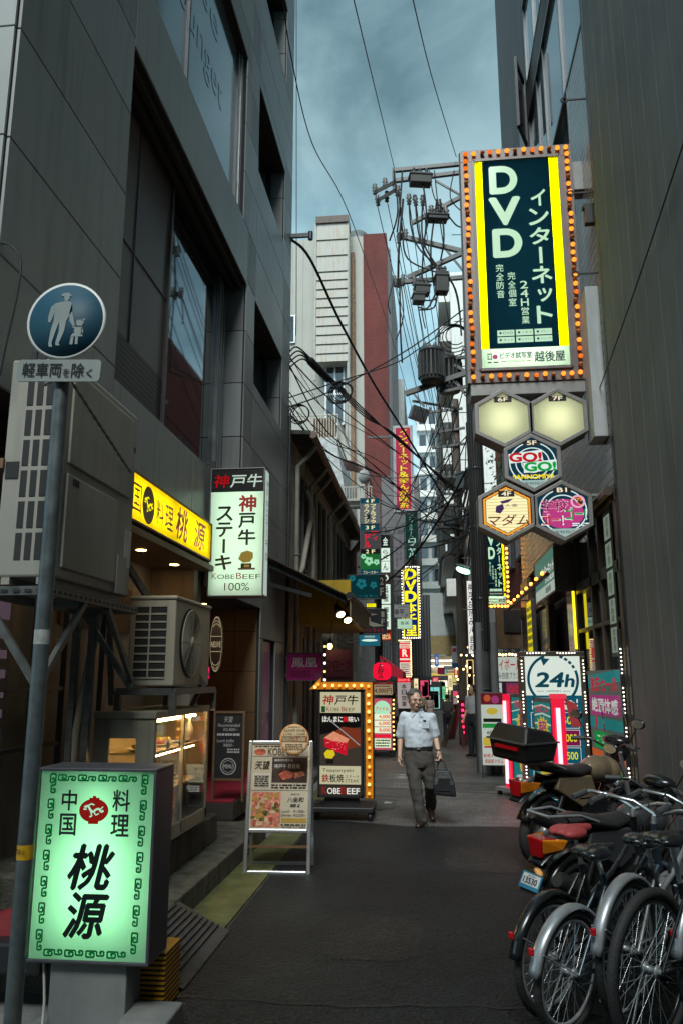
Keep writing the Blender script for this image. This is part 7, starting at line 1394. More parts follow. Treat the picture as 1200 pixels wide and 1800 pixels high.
for z in (1.5, 2.6, 3.2, 4.6, 5.8, 7.4, 8.4): b.lathe([(0.17, -0.02), (0.178, 0), (0.17, 0.02)], n=16, c=(PX1, Y1, z))
for i in range(18): z = 3.0 + i * 0.5; s = 1 if i % 2 else -1; b.tube([(PX1 + 0.1 * s, Y1, z), (PX1 + 0.32 * s, Y1 - 0.02, z)], 0.01, 6)
p1(b, 'step_bolt')
def WP(px, py, Y=Y1): return W(px, py, Y=Y)
arms = [((690, 300), (812, 288), 0.08), ((693, 318), (812, 303), 0.08), ((660, 337), (693, 320), 0.07), ((664, 352), (693, 335), 0.07), ((724, 392), (812, 345), 0.08), ((697, 414), (812, 442), 0.09), ((716, 488), (812, 445), 0.09), ((690, 497), (812, 488), 0.08), ((712, 692), (818, 656), 0.10), ((765, 318), (812, 345), 0.04), ((780, 435), (812, 475), 0.04)]
for a, c, wd in arms:
    dy = -0.25 if a[0] < 670 else 0.0
    MB(ARM).beam(WP(*a, Y=Y1 - 0.14 + dy), WP(*c, Y=Y1 - 0.14), wd).build('cross_arm', P1, loc=(-PX1, -Y1, 0))
b = MB(ARM); b.beam(WP(691, 296, Y=Y1 - 0.14), WP(692, 336, Y=Y1 - 0.14), 0.07); p1(b, 'arm_link')
def insulator(px, py, Y, s=1.0, ang=0.0):
    p = WP(px, py, Y); b = MB(PORC); b.lathe([(0.02, -0.14 * s), (0.05 * s, -0.12 * s), (0.03 * s, -0.08 * s), (0.06 * s, -0.05 * s), (0.03 * s, -0.01 * s), (0.065 * s, 0.03 * s), (0.03 * s, 0.07 * s), (0.05 * s, 0.10 * s), (0.02, 0.13 * s)], n=12)
    o = b.build('insulator', P1); o.location = (p.x - PX1, p.y - Y1, p.z); o.rotation_euler.y = ang; return o
for px, py in ((658, 332), (676, 322), (663, 352), (679, 345), (698, 335), (718, 350), (729, 352), (742, 352), (757, 372), (771, 362), (783, 374), (701, 418), (712, 412), (727, 492), (707, 492), (693, 494), (739, 495)): insulator(px, py, Y1 - 0.16, 1.0 if px < 750 else 1.2, 0.1 * (px % 3 - 1))
for px, py, w_, h_, nm in ((738, 316, 0.46, 0.25, 'switch_box'), (775, 498, 0.26, 0.46, 'switch_box'), (741, 510, 0.30, 0.22, 'switch_box'), (735, 525, 0.24, 0.2, 'switch_box'), (768, 384, 0.42, 0.12, 'fuse_bank')):
    p = WP(px, py, Y1 - 0.28); b = MB(TRF); b.box((0, 0, 0), (w_, 0.24, h_)); b.box((0, 0, h_ * 0.3), (w_ + 0.05, 0.28, 0.04))
    for i in range(3): b.lathe([(0.03, 0), (0.045, 0.05), (0.03, 0.08), (0.045, 0.11), (0.02, 0.16)], c=(-w_ * 0.3 + i * w_ * 0.3, 0, h_ / 2), n=10)
    o = b.build(nm, P1, bevel=0.015); o.location = (p.x - PX1, p.y - Y1, p.z); o.rotation_euler.z = 0.2
def transformer(label, px, py, Y, r, h):
    p = WP(px, py, Y); t = thing('transformer', label, 'transformer', p, 0.3, 'transformers on the utility pole')
    b = MB(TRF); b.lathe([(0.0, -h / 2 - 0.04), (r * 0.8, -h / 2 - 0.03), (r * 0.86, -h / 2), (r * 0.86, h / 2 - 0.06), (r * 0.95, h / 2 - 0.05), (r * 0.95, h / 2), (r * 0.7, h / 2 + 0.05), (0, h / 2 + 0.07)], n=24)
    b.build('tank', t); b = MB(TRF)
    for i in range(20): a = i * PI / 10; c, s = math.cos(a), math.sin(a); b.beam((r * 0.93 * c, r * 0.93 * s, -h * 0.42), (r * 0.93 * c, r * 0.93 * s, h * 0.38), 0.03, r * 0.16, up=(c, s, 0))
    b.build('cooling_fins', t); b = MB(PORC)
    for i in range(3): a = 0.6 + i * 0.9; b.lathe([(0.03, 0), (0.05, 0.04), (0.03, 0.07), (0.05, 0.10), (0.025, 0.18)], c=(r * 0.5 * math.cos(a), r * 0.5 * math.sin(a), h / 2 + 0.05), n=10)
    b.build('bushing', t)
transformer('left dark finned transformer drum hung on the utility pole', 757, 643, Y1 - 0.35, 0.27, 0.64); transformer('right dark finned transformer drum tucked behind its bracket on the pole', 788, 660, Y1 + 0.1, 0.28, 0.66)
b = MB(ARM)
for (a, c) in (((772, 628), (815, 652)), ((772, 690), (818, 680)), ((775, 630), (775, 690)), ((772, 640), (815, 690)), ((800, 630), (816, 628))): b.beam(WP(*a, Y=Y1 - 0.1), WP(*c, Y=Y1 - 0.1), 0.06)
p1(b, 'transformer_bracket')
# far pole
Y2p = 27.0; px2 = W(815, 1240, Y=Y2p).x
P2 = thing('utility_pole', 'brownish far utility pole with stacked cross arms seen under the transformers', 'utility pole', (px2, Y2p, 0)); z2 = W(790, 703, Y=Y2p).z
MB(POLEB).tube([(0, 0, 0), (0, 0, z2)], [0.17, 0.13], 16).build('pole', P2)
for a, c in (((752, 725), (812, 718)), ((756, 762), (816, 752)), ((758, 788), (816, 780)), ((768, 838), (812, 838)), ((765, 868), (812, 868)), ((766, 897), (812, 895)), ((764, 930), (812, 928))):
    b = MB(ARM); pa, pc = W(*a, Y=Y2p - 0.17), W(*c, Y=Y2p - 0.17); b.beam(pa, pc, 0.08)
    b.build('cross_arm', P2, loc=(-px2, -Y2p, 0))
    for k in range(4):
        q = pa.lerp(pc, 0.05 + k * 0.22); b = MB(PORC); b.lathe([(0.02, 0), (0.06, 0.05), (0.03, 0.09), (0.06, 0.13), (0.02, 0.2)], n=9); o = b.build('insulator', P2); o.location = (q.x - px2, q.y - Y2p, q.z)
for px, py in ((735, 728), (742, 735)):
    p = W(px, py, Y=Y2p - 2); b = MB(TRF); b.box((0, 0, 0), (0.55, 0.4, 0.42)); 
    for i in range(6): b.box((-0.22 + i * 0.09, -0.21, 0), (0.03, 0.04, 0.38))
    if px == 735: o = b.build('switch_box', P2); o.location = (p.x - px2, p.y - Y2p, p.z); o.rotation_euler = (0.2, 0.3, 0.3)
for k, (px, py, w_, h_) in enumerate(((792, 905, 0.55, 0.7), (800, 960, 0.5, 0.6), (778, 940, 0.35, 0.5), (812, 845, 0.3, 0.6), (826, 905, 0.3, 0.55))):
    p = W(px, py, Y=Y2p - 0.5); b = MB(TRF); b.box((0, 0, 0), (w_, 0.4, h_)); b.box((0, 0, h_ * 0.4), (w_ + 0.06, 0.46, 0.05))
    for i in range(5): b.box((-w_ * 0.4 + i * w_ * 0.2, -0.22, -0.05), (0.03, 0.05, h_ * 0.7))
    o = b.build('switch_box', P2, bevel=0.02); o.location = (p.x - px2, p.y - Y2p, p.z); o.rotation_euler.z = 0.2 * k
b = MB(ARM); b.beam(W(725, 705, Y=Y2p - 2), W(805, 718, Y=Y2p - 0.1), 0.07); b.beam(W(725, 690, Y=Y2p - 2), W(745, 715, Y=Y2p - 2), 0.06); b.build('long_arm', P2, loc=(-px2, -Y2p, 0))
P3 = dup(P1); P3.location = (3.1, 22.0, 0); P3.rotation_euler.z = PI; P3['label'] = 'utility pole beside the red brick apartment house, mirrored in the ribbon window'
# cables
def cable(p, q, sag=0.3, r=0.012, label=None, group='overhead cables', n=18, name='overhead_cable'):
    p, q = Vector(p), Vector(q); pts = [p.lerp(q, i / n) - Vector((0, 0, sag * 4 * (i / n) * (1 - i / n))) for i in range(n + 1)]
    o = MB(CAB).tube(pts, r, 6).build(name); return tag(o, label or 'thin black overhead cable crossing the alley among many others', 'cable', group)
def cpx(pts, r=0.012, label=None, name='overhead_cable', group='overhead cables'):
    """cable through measured photo points, each with its own distance"""
    P = [W(x, y, Y=Y) for x, y, Y in pts]; out = []
    for i in range(len(P) - 1):
        p0, p1_, p2, p3 = P[max(0, i - 1)], P[i], P[i + 1], P[min(len(P) - 1, i + 2)]
        for k in range(6):
            t = k / 6; out.append(0.5 * ((2 * p1_) + (p2 - p0) * t + (2 * p0 - 5 * p1_ + 4 * p2 - p3) * t * t + (3 * p1_ - p0 - 3 * p2 + p3) * t ** 3))
    out.append(P[-1]); o = MB(CAB).tube(out, r, 6).build(name)
    return tag(o, label or 'thin black overhead cable crossing the alley among many others', 'cable', group)
cpx([(612, -40, 7.5), (650, 120, 10.5), (692, 294, 15.4)], 0.008, 'lone cable running from the sky down to the left end of the top cross arm'); cpx([(716, -40, 7.5), (758, 135, 11), (801, 276, 15.4)], 0.008, 'lone cable running from the sky down to the top of the utility pole')
cpx([(494, -30, 11), (512, 100, 12.5), (548, 250, 15), (600, 345, 18), (640, 450, 22), (690, 600, 30), (735, 760, 45)], 0.012, 'black cable curving down past the cream duct tower')
cpx([(512, 421, 14.1), (545, 455, 15), (600, 570, 17), (660, 680, 20), (720, 775, 23), (800, 910, 27)], 0.03, 'thick twisted cable sagging from the bracket of the grey building to the far pole')
cpx([(521, -20, 14.5), (521, 500, 14.5), (520, 590, 14.5)], 0.008, 'thin cable dropping straight down the far edge of the grey building')
cpx([(505, 716, 14.1), (560, 697, 14.4), (620, 668, 14.8), (720, 612, 15.2), (812, 545, 15.5)], 0.014, 'lower of two cables rising from the grey building to the utility pole'); cpx([(505, 700, 14.1), (590, 672, 14.6), (690, 640, 15.0), (740, 610, 15.2), (812, 560, 15.5)], 0.012, 'upper of two cables rising from the grey building to the utility pole')
for k in range(4): cpx([(506, 622 + 9 * k, 14.2 + 0.02 * k), (522 + 3 * k, 610 + 7 * k, 14.3), (550, 634 + 4 * k, 14.8), (590, 672 + 3 * k, 16), (640, 720 + 4 * k, 18), (700, 775 - 2 * k, 20), (790, 850 + 3 * k, 24), (812, 868, 27)], 0.016, 'heavy black cable bundle with a splice case running to the far pole', group='bundled cables with the splice case')
b = MB(BLK); p, q = W(543, 632, Y=14.6), W(578, 668, Y=15.4); b.tube([p, p.lerp(q, 0.06), p.lerp(q, 0.94), q], [0.03, 0.085, 0.085, 0.03], 10); tag(b.build('splice_case'), 'black splice case on the heavy cable bundle', 'cable box')
rq = random.Random(77)
for i in range(9): a_, c_ = rq.uniform(600, 740), rq.uniform(845, 960); cpx([(508, a_, 14.2), (575, a_ + (c_ - a_) * 0.28 + rq.uniform(0, 30), 16), (660, a_ + (c_ - a_) * 0.55 + rq.uniform(0, 30), 19.5), (760, a_ + (c_ - a_) * 0.85 + 10, 23), (806, c_, 27)], rq.choice([0.007, 0.010, 0.014]))
for i, (x, y, r) in enumerate(((598, 690, 0.24), (592, 694, 0.2), (605, 686, 0.17), (525, 728, 0.2))):
    p = W(x, y, Y=15.5 if x > 550 else 14.4); b = MB(CAB)
    for k in range(3): b.torus((0.02 * k, 0.03 * k, 0.015 * k), r - 0.02 * k, 0.012, 26, 5, 'y')
    tag(b.build('cable_coil', loc=p), ['large cable coil hung under the splice case', 'middle cable coil hung under the splice case', 'small cable coil hung under the splice case', 'loose cable coil at the corner of the grey building'][i], 'cable coil', 'cable coils')
# arm to far pole, along the alley
for i, (a, c) in enumerate((((660, 350), (755, 722)), ((678, 345), (762, 720)), ((700, 345), (770, 720)), ((718, 352), (778, 755)), ((730, 355), (790, 755)), ((742, 355), (800, 780)), ((701, 418), (772, 785)), ((693, 496), (768, 838)), ((707, 496), (776, 838)), ((727, 496), (790, 868)), ((741, 520), (800, 868)))):
    cable(WP(*a, Y=Y1 - 0.14), W(*c, Y=Y2p - 0.17), 0.22, 0.010)
# drop leads between the arms
for pts in ([(718, 350), (722, 400), (738, 440), (790, 490), (806, 540)], [(729, 352), (735, 410), (752, 455), (795, 500), (808, 560)], [(742, 352), (742, 420), (765, 465), (800, 510), (810, 590)], [(700, 335), (706, 400), (716, 455), (770, 480)], [(757, 372), (745, 420), (740, 500)], [(735, 545), (762, 540), (768, 510)], [(738, 528), (765, 525), (770, 500)], [(783, 374), (800, 395), (812, 400)], [(771, 500), (752, 540), (735, 540)]):
    cpx([(x, y, Y1 - 0.3) for x, y in pts], 0.018, 'thick black lead looping between the cross arms of the utility pole', 'lead_cable', 'lead cables on the utility pole')
for k in range(14):
    x0_ = rq.uniform(690, 800); y0_ = rq.choice([300, 350, 420, 490]); x1_ = min(812, x0_ + rq.uniform(-10, 40)); y1_ = y0_ + rq.uniform(60, 160); cpx([(x0_, y0_, Y1 - 0.25), (x0_ + rq.uniform(-14, 14), (y0_ + y1_) / 2 + 10, Y1 - 0.35), (x1_, y1_, Y1 - 0.25)], rq.choice([0.012, 0.018, 0.024]), 'thick black lead looping between the cross arms of the utility pole', 'lead_cable', 'lead cables on the utility pole')
for k in range(4): 
    p = W(800, 590, Y=Y1 - 0.2); b = MB(CAB); b.torus((0, 0, 0), 0.20 + 0.05 * k, 0.012, 24, 5, 'y', 0.6, 5.4); o = b.build('lead_cable', loc=(p.x - 0.02 * k, p.y - 0.02 * k, p.z - 0.04 * k)); tag(o, 'black lead looped in a wide ring beside the utility pole', 'cable', 'looped leads on the utility pole')
rd = random.Random(21)
for i in range(30):
    za = rd.uniform(4.4, 8.6); left = rd.random() < 0.7
    if left: q = (rd.uniform(-2.4, -1.9), rd.uniform(22, 38), rd.uniform(4.0, 9.0))
    else: q = (1.75, rd.uniform(37, 48), rd.uniform(4.5, 9))
    src = (PX1 - 0.15, Y1 + 0.1, za) if i % 2 else (px2 - 0.17, Y2p, za + 1.2)
    cable(src, q, rd.uniform(0.15, 0.9), rd.choice([0.008, 0.012, 0.018, 0.024]), 'thin black service wire in the tangle beside the utility poles', 'service wires around the utility poles')
for i in range(9): cable((PX1 - 0.14 + 0.02 * i, Y1 + 0.12, 4.3 + 0.3 * i), (px2 + rd.uniform(-0.2, 0.2), Y2p - 0.2, 5.0 + 0.35 * i), rd.uniform(0.2, 0.6), rd.choice([0.018, 0.025, 0.035]), 'heavy black cable strung between the two utility poles', 'heavy cables between the poles')
cable(W(1215, 205, X=2.16), W(1050, 690, X=2.16), 0.05, 0.007, 'single thin cable slanting across the dark stucco wall'); cpx([(0, 428, 4.2), (20, 432, 4.1), (37, 460, 4.1), (30, 520, 4.1), (12, 600, 4.1), (0, 660, 4.1)], 0.007, 'grey wire hanging down the near corner of the grey building')

# ================================================================== people
SKIN = pbr('skin', (0.62, 0.40, 0.29), 0.5, var=0.08, scale=20); HAIRG = pbr('grey_hair', (0.10, 0.095, 0.09), 0.7, var=0.6, scale=60); HAIRB = pbr('black_hair', (0.012, 0.010, 0.009), 0.55)
def person(label, loc, rz, J, top, bottom, shoes, hair, s=1.0, skirt=False, sleeve='short', group=None, detail=True, longhair=False, skin=SKIN, head_rot=(0, 0, 0), girth=1.0):
    """J holds the joints in metres; x to the viewer's right when facing the viewer, -y towards the viewer"""
    t = thing('person', label, 'person', loc, rz, group); V = lambda k: Vector(J[k]) * s
    vx = 0.006 if detail else 0.012
    hc = V('head'); R = Matrix.Rotation(head_rot[2], 3, 'Z') @ Matrix.Rotation(head_rot[0], 3, 'X') @ Matrix.Rotation(head_rot[1], 3, 'Y')
    H = lambda x, y, z: hc + R @ (Vector((x, y, z)) * s)
    b = MB(skin)
    b.ell(hc, (0.074 * s, 0.092 * s, 0.105 * s), rot=R); b.ell(H(0, -0.028, -0.06), (0.054 * s, 0.06 * s, 0.058 * s), rot=R); b.ell(H(0, -0.055, -0.098), (0.028 * s, 0.028 * s, 0.02 * s), rot=R)
    if detail:
        b.cap(H(0, -0.088, 0.012), H(0, -0.108, -0.026), 0.010 * s, 0.016 * s, 8); b.ell(H(0, -0.082, 0.022), (0.055 * s, 0.018 * s, 0.010 * s), rot=R); b.ell(H(0, -0.090, -0.062), (0.024 * s, 0.012 * s, 0.012 * s), rot=R)
        for sx in (-1, 1): b.ell(H(sx * 0.076, 0.005, -0.01), (0.012 * s, 0.022 * s, 0.032 * s), rot=R); b.ell(H(sx * 0.045, -0.07, -0.03), (0.025 * s, 0.02 * s, 0.022 * s), rot=R)
    nk = V('neck'); b.cap(nk - Vector((0, 0, 0.06 * s)), hc + R @ Vector((0, 0.015 * s, -0.07 * s)), 0.062 * s, 0.053 * s)
    pel = (V('hipL') + V('hipR')) / 2; b.cap(pel, nk - Vector((0, 0, 0.16 * s)), 0.09 * s, 0.085 * s)
    for k in 'LR':
        b.limb([nk - Vector((0, 0, 0.09 * s)), V('sh' + k)], [0.04 * s, 0.04 * s]); b.limb([V('sh' + k), V('el' + k), V('wr' + k)], [0.048 * s, 0.039 * s, 0.027 * s])
        b.limb([V('hip' + k), V('kn' + k), V('an' + k)], [0.075 * s, 0.052 * s, 0.036 * s]); b.cap(V('an' + k), V('an' + k) + Vector((0, -0.05 * s, -0.045 * s)), 0.03 * s, 0.02 * s)
        w = V('wr' + k); d = (w - V('el' + k)).normalized(); side = Vector((1 if k == 'R' else -1, 0, 0)); fw = Vector((0, -1, 0)); fw = (fw - d * fw.dot(d)).normalized(); nrm = d.cross(fw).normalized()
        b.cap(w, w + d * 0.075 * s, 0.024 * s, 0.030 * s); b.cap(w + fw * 0.018 * s + d * 0.03 * s, w + d * 0.085 * s + fw * 0.022 * s, 0.016 * s, 0.016 * s); b.cap(w - fw * 0.018 * s + d * 0.03 * s, w + d * 0.085 * s - fw * 0.022 * s, 0.016 * s, 0.016 * s)
        inw = nrm if nrm.dot(-side) > 0 else -nrm
        grip = J.get('grip' + k, 0.35)
        for i, ln in enumerate((0.070, 0.078, 0.073, 0.058)):
            o = fw * (0.032 - i * 0.0215) * s; p0 = w + d * 0.085 * s + o; p1_ = p0 + (d * math.cos(grip) + inw * math.sin(grip)) * ln * 0.45 * s; p2 = p1_ + (d * math.cos(grip * 2.6) + inw * math.sin(grip * 2.6)) * ln * 0.32 * s; p3 = p2 + (d * math.cos(grip * 4) + inw * math.sin(grip * 4)) * ln * 0.26 * s
            b.limb([p0, p1_, p2, p3], [0.0095 * s, 0.009 * s, 0.008 * s, 0.007 * s], 8)
        th = w + d * 0.025 * s + fw * 0.03 * s; b.limb([th, th + (d * 0.6 + fw * 0.6 + inw * 0.3).normalized() * 0.035 * s, th + (d * 0.6 + fw * 0.6 + inw * 0.3).normalized() * 0.035 * s + (d * 0.9 + inw * 0.5).normalized() * 0.03 * s], [0.013 * s, 0.011 * s, 0.009 * s], 8)
    b.build('body', t, remesh=vx, smooth_it=2)
    # shirt
    b = MB(top); nkz = nk.z; g = girth; sh = (V('shL') + V('shR')) / 2; lean = (sh - pel)
    ring = [(0.215, 0.168, 0.118), (0.24, 0.172, 0.122), (0.30, 0.172, 0.125), (0.48, 0.178, 0.122), (0.66, 0.180, 0.116), (0.80, 0.160, 0.104), (0.90, 0.112, 0.086), (0.99, 0.068, 0.064)]
    base = pel + Vector((0, 0, 0.0)); topz = nk
    b.tube([base.lerp(topz, f) for f, _, _ in ring], [(rx * s * g, ry * s * g) for _, rx, ry in ring], 20)
    for k in 'LR':
        e = V('sh' + k).lerp(V('el' + k), 0.86 if sleeve == 'short' else 1.0); b.cap(V('sh' + k), e, 0.060 * s, 0.066 * s)
        if sleeve == 'long': b.cap(V('el' + k), V('wr' + k), 0.056 * s, 0.042 * s)
        b.cap(nk - Vector((0, 0, 0.055 * s)), V('sh' + k), 0.052 * s, 0.058 * s)
    b.build('shirt' if not skirt else 'blouse', t, remesh=0.009 if detail else 0.015, smooth_it=4, wrinkle=0.028 if detail else 0)
    if detail:
        b = MB(top); R2 = Matrix.Identity(3)
        for sx in (-1, 1):
            n0 = nk + Vector((sx * 0.058 * s, 0.015 * s, 0.035 * s)); n1 = nk + Vector((sx * 0.018 * s, -0.085 * s, -0.03 * s)); n2 = nk + Vector((sx * 0.065 * s, -0.092 * s, -0.075 * s)); n3 = nk + Vector((sx * 0.085 * s, -0.01 * s, -0.025 * s)); b.add([n0, n1, n2, n3] + [v + Vector((0, 0.006, -0.004)) for v in (n0, n1, n2, n3)], [(0, 1, 2, 3), (4, 7, 6, 5), (0, 4, 5, 1), (1, 5, 6, 2), (2, 6, 7, 3), (3, 7, 4, 0)])
        b.torus(nk + Vector((0, 0.005 * s, 0.012 * s)), 0.057 * s, 0.012 * s, 24, 6, 'z'); b.build('collar', t)
    # trousers or skirt
    b = MB(bottom)
    if skirt: b.tube([pel + Vector((0, 0, z * s)) for z in (-0.34, -0.2, 0.0, 0.12)], [(0.21 * s, 0.17 * s), (0.20 * s, 0.16 * s), (0.165 * s, 0.125 * s), (0.14 * s, 0.11 * s)], 18); b.build('skirt', t, remesh=0.014, smooth_it=3)
    else:
        b.tube([pel + Vector((0, 0, z * s)) for z in (-0.12, -0.06, 0.02, 0.10)], [(0.15 * s, 0.11 * s), (0.172 * s * g, 0.125 * s), (0.17 * s * g, 0.12 * s * g), (0.158 * s * g, 0.112 * s * g)], 20)
        for k in 'LR': b.limb([V('hip' + k), V('hip' + k).lerp(V('kn' + k), 0.5), V('kn' + k), V('kn' + k).lerp(V('an' + k), 0.6), V('an' + k) + Vector((0, 0.01, -0.005))], [0.108 * s, 0.098 * s, 0.082 * s, 0.074 * s, 0.070 * s])
        b.build('trousers', t, remesh=0.010 if detail else 0.016, smooth_it=3, wrinkle=0.024 if detail else 0)
        if detail:
            b = MB(BLK); b.tube([pel + Vector((0, 0, 0.088 * s)), pel + Vector((0, 0, 0.125 * s))], [(0.171 * s * g, 0.123 * s * g)] * 2, 24); b.mat(ALU).box(pel + Vector((0, -0.130 * s * g, 0.107 * s)), (0.035, 0.012, 0.03)); b.build('belt', t)
    for k in 'LR':
        a = V('an' + k); pt = J.get('toe' + k, (0, -1, 0)); pt = Vector(pt).normalized(); b = MB(shoes)
        b.cap(a + Vector((0, 0.0, -0.035 * s)) - pt * 0.045 * s, a + pt * 0.06 * s + Vector((0, 0, -0.045 * s)), 0.048 * s, 0.046 * s); b.cap(a + pt * 0.04 * s + Vector((0, 0, -0.045 * s)), a + pt * 0.16 * s + Vector((0, 0, -0.055 * s)), 0.048 * s, 0.038 * s); b.build('shoe', t, remesh=0.008, smooth_it=2)
    b = MB(hair)
    b.ell(H(0, 0.022, 0.022), (0.083 * s, 0.092 * s, 0.104 * s), rot=R)
    if detail:
        r_ = random.Random(4)
        for i in range(30):
            a = r_.uniform(0, 2 * PI); e_ = r_.uniform(0.15, 1.2); x, y, z = 0.072 * math.cos(a) * math.cos(e_), 0.022 + 0.085 * math.sin(a) * math.cos(e_), 0.03 + 0.092 * math.sin(e_)
            if y < -0.045 and z < 0.075: continue
            b.ell(H(x, y, z), (0.024 * s, 0.026 * s, 0.018 * s), 8, 5, rot=R @ Matrix.Rotation(a, 3, 'Z'))
    for sx in (-1, 1): b.ell(H(sx * 0.070, 0.012, 0.005), (0.016 * s, 0.042 * s, 0.05 * s), rot=R)
    if longhair:
        for sx in (-1, 1): b.cap(H(sx * 0.07, 0.03, 0.0), H(sx * 0.085, 0.03, -0.22), 0.04 * s, 0.03 * s)
        b.cap(H(0, 0.07, 0.0), H(0, 0.08, -0.24), 0.07 * s, 0.06 * s)
    b.build('hair', t, remesh=0.006 if detail else 0.012, smooth_it=1)
    if detail:
        b = MB(pbr('eye_dark', (0.02, 0.012, 0.01), 0.3))
        for sx in (-1, 1): b.ell(H(sx * 0.031, -0.086, 0.0), (0.010 * s, 0.005 * s, 0.004 * s), 8, 6, rot=R)
        b.build('eyes', t)
        b = MB(pbr('lip', (0.25, 0.09, 0.07), 0.5)); b.ell(H(0, -0.098, -0.062), (0.022 * s, 0.006 * s, 0.005 * s), 8, 5, rot=R); b.build('mouth', t)
    return t
SHIRT = pbr('pale_blue_shirt', (0.60, 0.68, 0.76), 0.75, var=0.10, scale=9, bump=0.5, bscale=14); TROU = pbr('grey_trousers', (0.075, 0.068, 0.062), 0.8, var=0.15, scale=10, bump=0.4, bscale=16); SHOE = pbr('dark_shoe', (0.03, 0.018, 0.014), 0.35)
mp_ = W(738, 1451, Z=0)
k_ = 1 / 916
def jz(zx, zy, y=0.0): return ((zx - 525) * k_, y, (1618 - zy) * k_)
J = dict(hipL=jz(455, 905, 0), hipR=jz(590, 905, 0), knL=jz(482, 1215, -0.06), knR=jz(645, 1200, 0.02), anL=jz(540, 1545, -0.04), anR=jz(638, 1455, 0.34), shL=jz(368, 482, 0.0), shR=jz(664, 490, 0.0), elL=jz(322, 700, 0.05), elR=jz(708, 690, 0.03), wrL=jz(316, 885, -0.02), wrR=jz(738, 850, -0.06),
         neck=jz(515, 415, -0.02), head=jz(490, 290, -0.07), gripR=0.62, gripL=0.28, toeL=(-0.25, -1, -0.02), toeR=(0.15, -0.9, -0.55))
MAN = person('grey-haired man in a pale blue short-sleeved shirt walking towards the viewer with a black bag', (mp_.x, mp_.y, 0), 0, J, SHIRT, TROU, SHOE, HAIRG, head_rot=(0.12, 0.0, 0.42), girth=1.0)
b = MB(SHIRT); b.box((0.085, -0.128, 1.165), (0.085, 0.008, 0.10)); b.mat(K).box((0.075, -0.133, 1.20), (0.032, 0.004, 0.022)); b.build('pocket', MAN)
b = MB(SHIRT)
for i in range(6): b.mat(PAPER).lathe([(0.0, -0.004), (0.006, -0.002), (0.006, 0.004)], n=8, axis='y', c=(0.02, -0.128, 1.26 - i * 0.065))
b.build('buttons', MAN)
hw = Vector(J['wrR']); b = MB(STEEL); b.torus(hw + Vector((0, 0, 0.03)), 0.030, 0.006, 18, 6, 'z'); b.build('wristwatch', MAN)
hd = Vector(J['head']); R = Matrix.Rotation(0.42, 3, 'Z') @ Matrix.Rotation(0.12, 3, 'X'); b = MB(DALU)
for sx in (-1, 1):
    c = hd + R @ Vector((sx * 0.033, -0.104, 0.002)); st = len(b.v); b.torus((0, 0, 0), 0.023, 0.0014, 18, 5, 'y'); b.xf(Matrix.Translation(c) @ R.to_4x4(), st); b.tube([hd + R @ Vector((sx * 0.055, -0.10, 0.006)), hd + R @ Vector((sx * 0.082, -0.01, 0.004))], 0.002, 5)
b.tube([hd + R @ Vector((-0.011, -0.106, 0.004)), hd + R @ Vector((0.011, -0.106, 0.004))], 0.002, 5); b.build('glasses', MAN)
# bag
BAG = thing('shoulder_bag', 'soft black bag carried by the walking man in the pale blue shirt', 'bag', (mp_.x + hw.x + 0.055, mp_.y - 0.07, 0.36)); BG = pbr('black_nylon', (0.014, 0.016, 0.019), 0.55, var=0.3, scale=8, bump=0.6, bscale=12)
b = MB(BG); b.add([(-0.12, -0.07, 0.0), (0.14, -0.07, -0.02), (0.14, 0.07, -0.02), (-0.12, 0.07, 0.0), (-0.10, -0.035, 0.28), (0.07, -0.035, 0.28), (0.07, 0.035, 0.28), (-0.10, 0.035, 0.28), (-0.13, -0.08, 0.12), (0.125, -0.08, 0.12), (0.125, 0.08, 0.12), (-0.13, 0.08, 0.12)],
     [(0, 3, 2, 1), (4, 5, 6, 7), (0, 1, 9, 8), (1, 2, 10, 9), (2, 3, 11, 10), (3, 0, 8, 11), (8, 9, 5, 4), (9, 10, 6, 5), (10, 11, 7, 6), (11, 8, 4, 7)]); b.build('body', BAG, bevel=0.02, seg=3)
for y in (-0.025, 0.025):
    top = Vector((hw.x - hw.x - 0.045, y * 0.3, hw.z - 0.10 - 0.36)); MB(BG).tube([(-0.075, y, 0.26), (-0.068, y, 0.34), top, (0.0, y * 0.8, 0.38), (0.045, y, 0.26)], 0.007, 6).build('handle', BAG)
b = MB(BLK); b.bb(-0.07, 0.07, -0.083, -0.079, 0.05, 0.19); b.build('pocket', BAG)
def stand(h=1.0, ph=0.0, walk=0.12):
    return dict(hipL=(-0.085, 0, 0.86), hipR=(0.085, 0, 0.86), knL=(-0.09, -walk * 0.6, 0.47), knR=(0.09, walk * 0.2, 0.47), anL=(-0.085, -walk, 0.08), anR=(0.085, walk * 1.4, 0.10), shL=(-0.185, 0, 1.36), shR=(0.185, 0, 1.36), elL=(-0.235, 0.03, 1.10), elR=(0.235, 0.02, 1.10), wrL=(-0.22, -0.10, 0.87), wrR=(0.22, -0.08, 0.87), neck=(0, 0, 1.42), head=(0, -0.03, 1.56))
def far_person(label, px, pyfeet, pytop, Y, rz, top, bottom, hair=HAIRB, **kw):
    p = W(px, 1250, Y=Y); zt = W(px, pytop, Y=Y).z; s = zt / 1.68
    person(label, (p.x, Y, 0), rz, stand(walk=kw.pop('walk', 0.12)), top, bottom, SHOE, hair, s=s, detail=False, group=None, **kw)
CREAMC = pbr('cream_cloth', (0.55, 0.45, 0.30), 0.8); PINKC = pbr('pale_pink_cloth', (0.6, 0.45, 0.38), 0.8); DGREYC = pbr('dark_grey_cloth', (0.09, 0.085, 0.085), 0.8); NAVYC = pbr('navy_cloth', (0.02, 0.022, 0.03), 0.8); WHC = pbr('white_cloth', (0.5, 0.52, 0.54), 0.8)
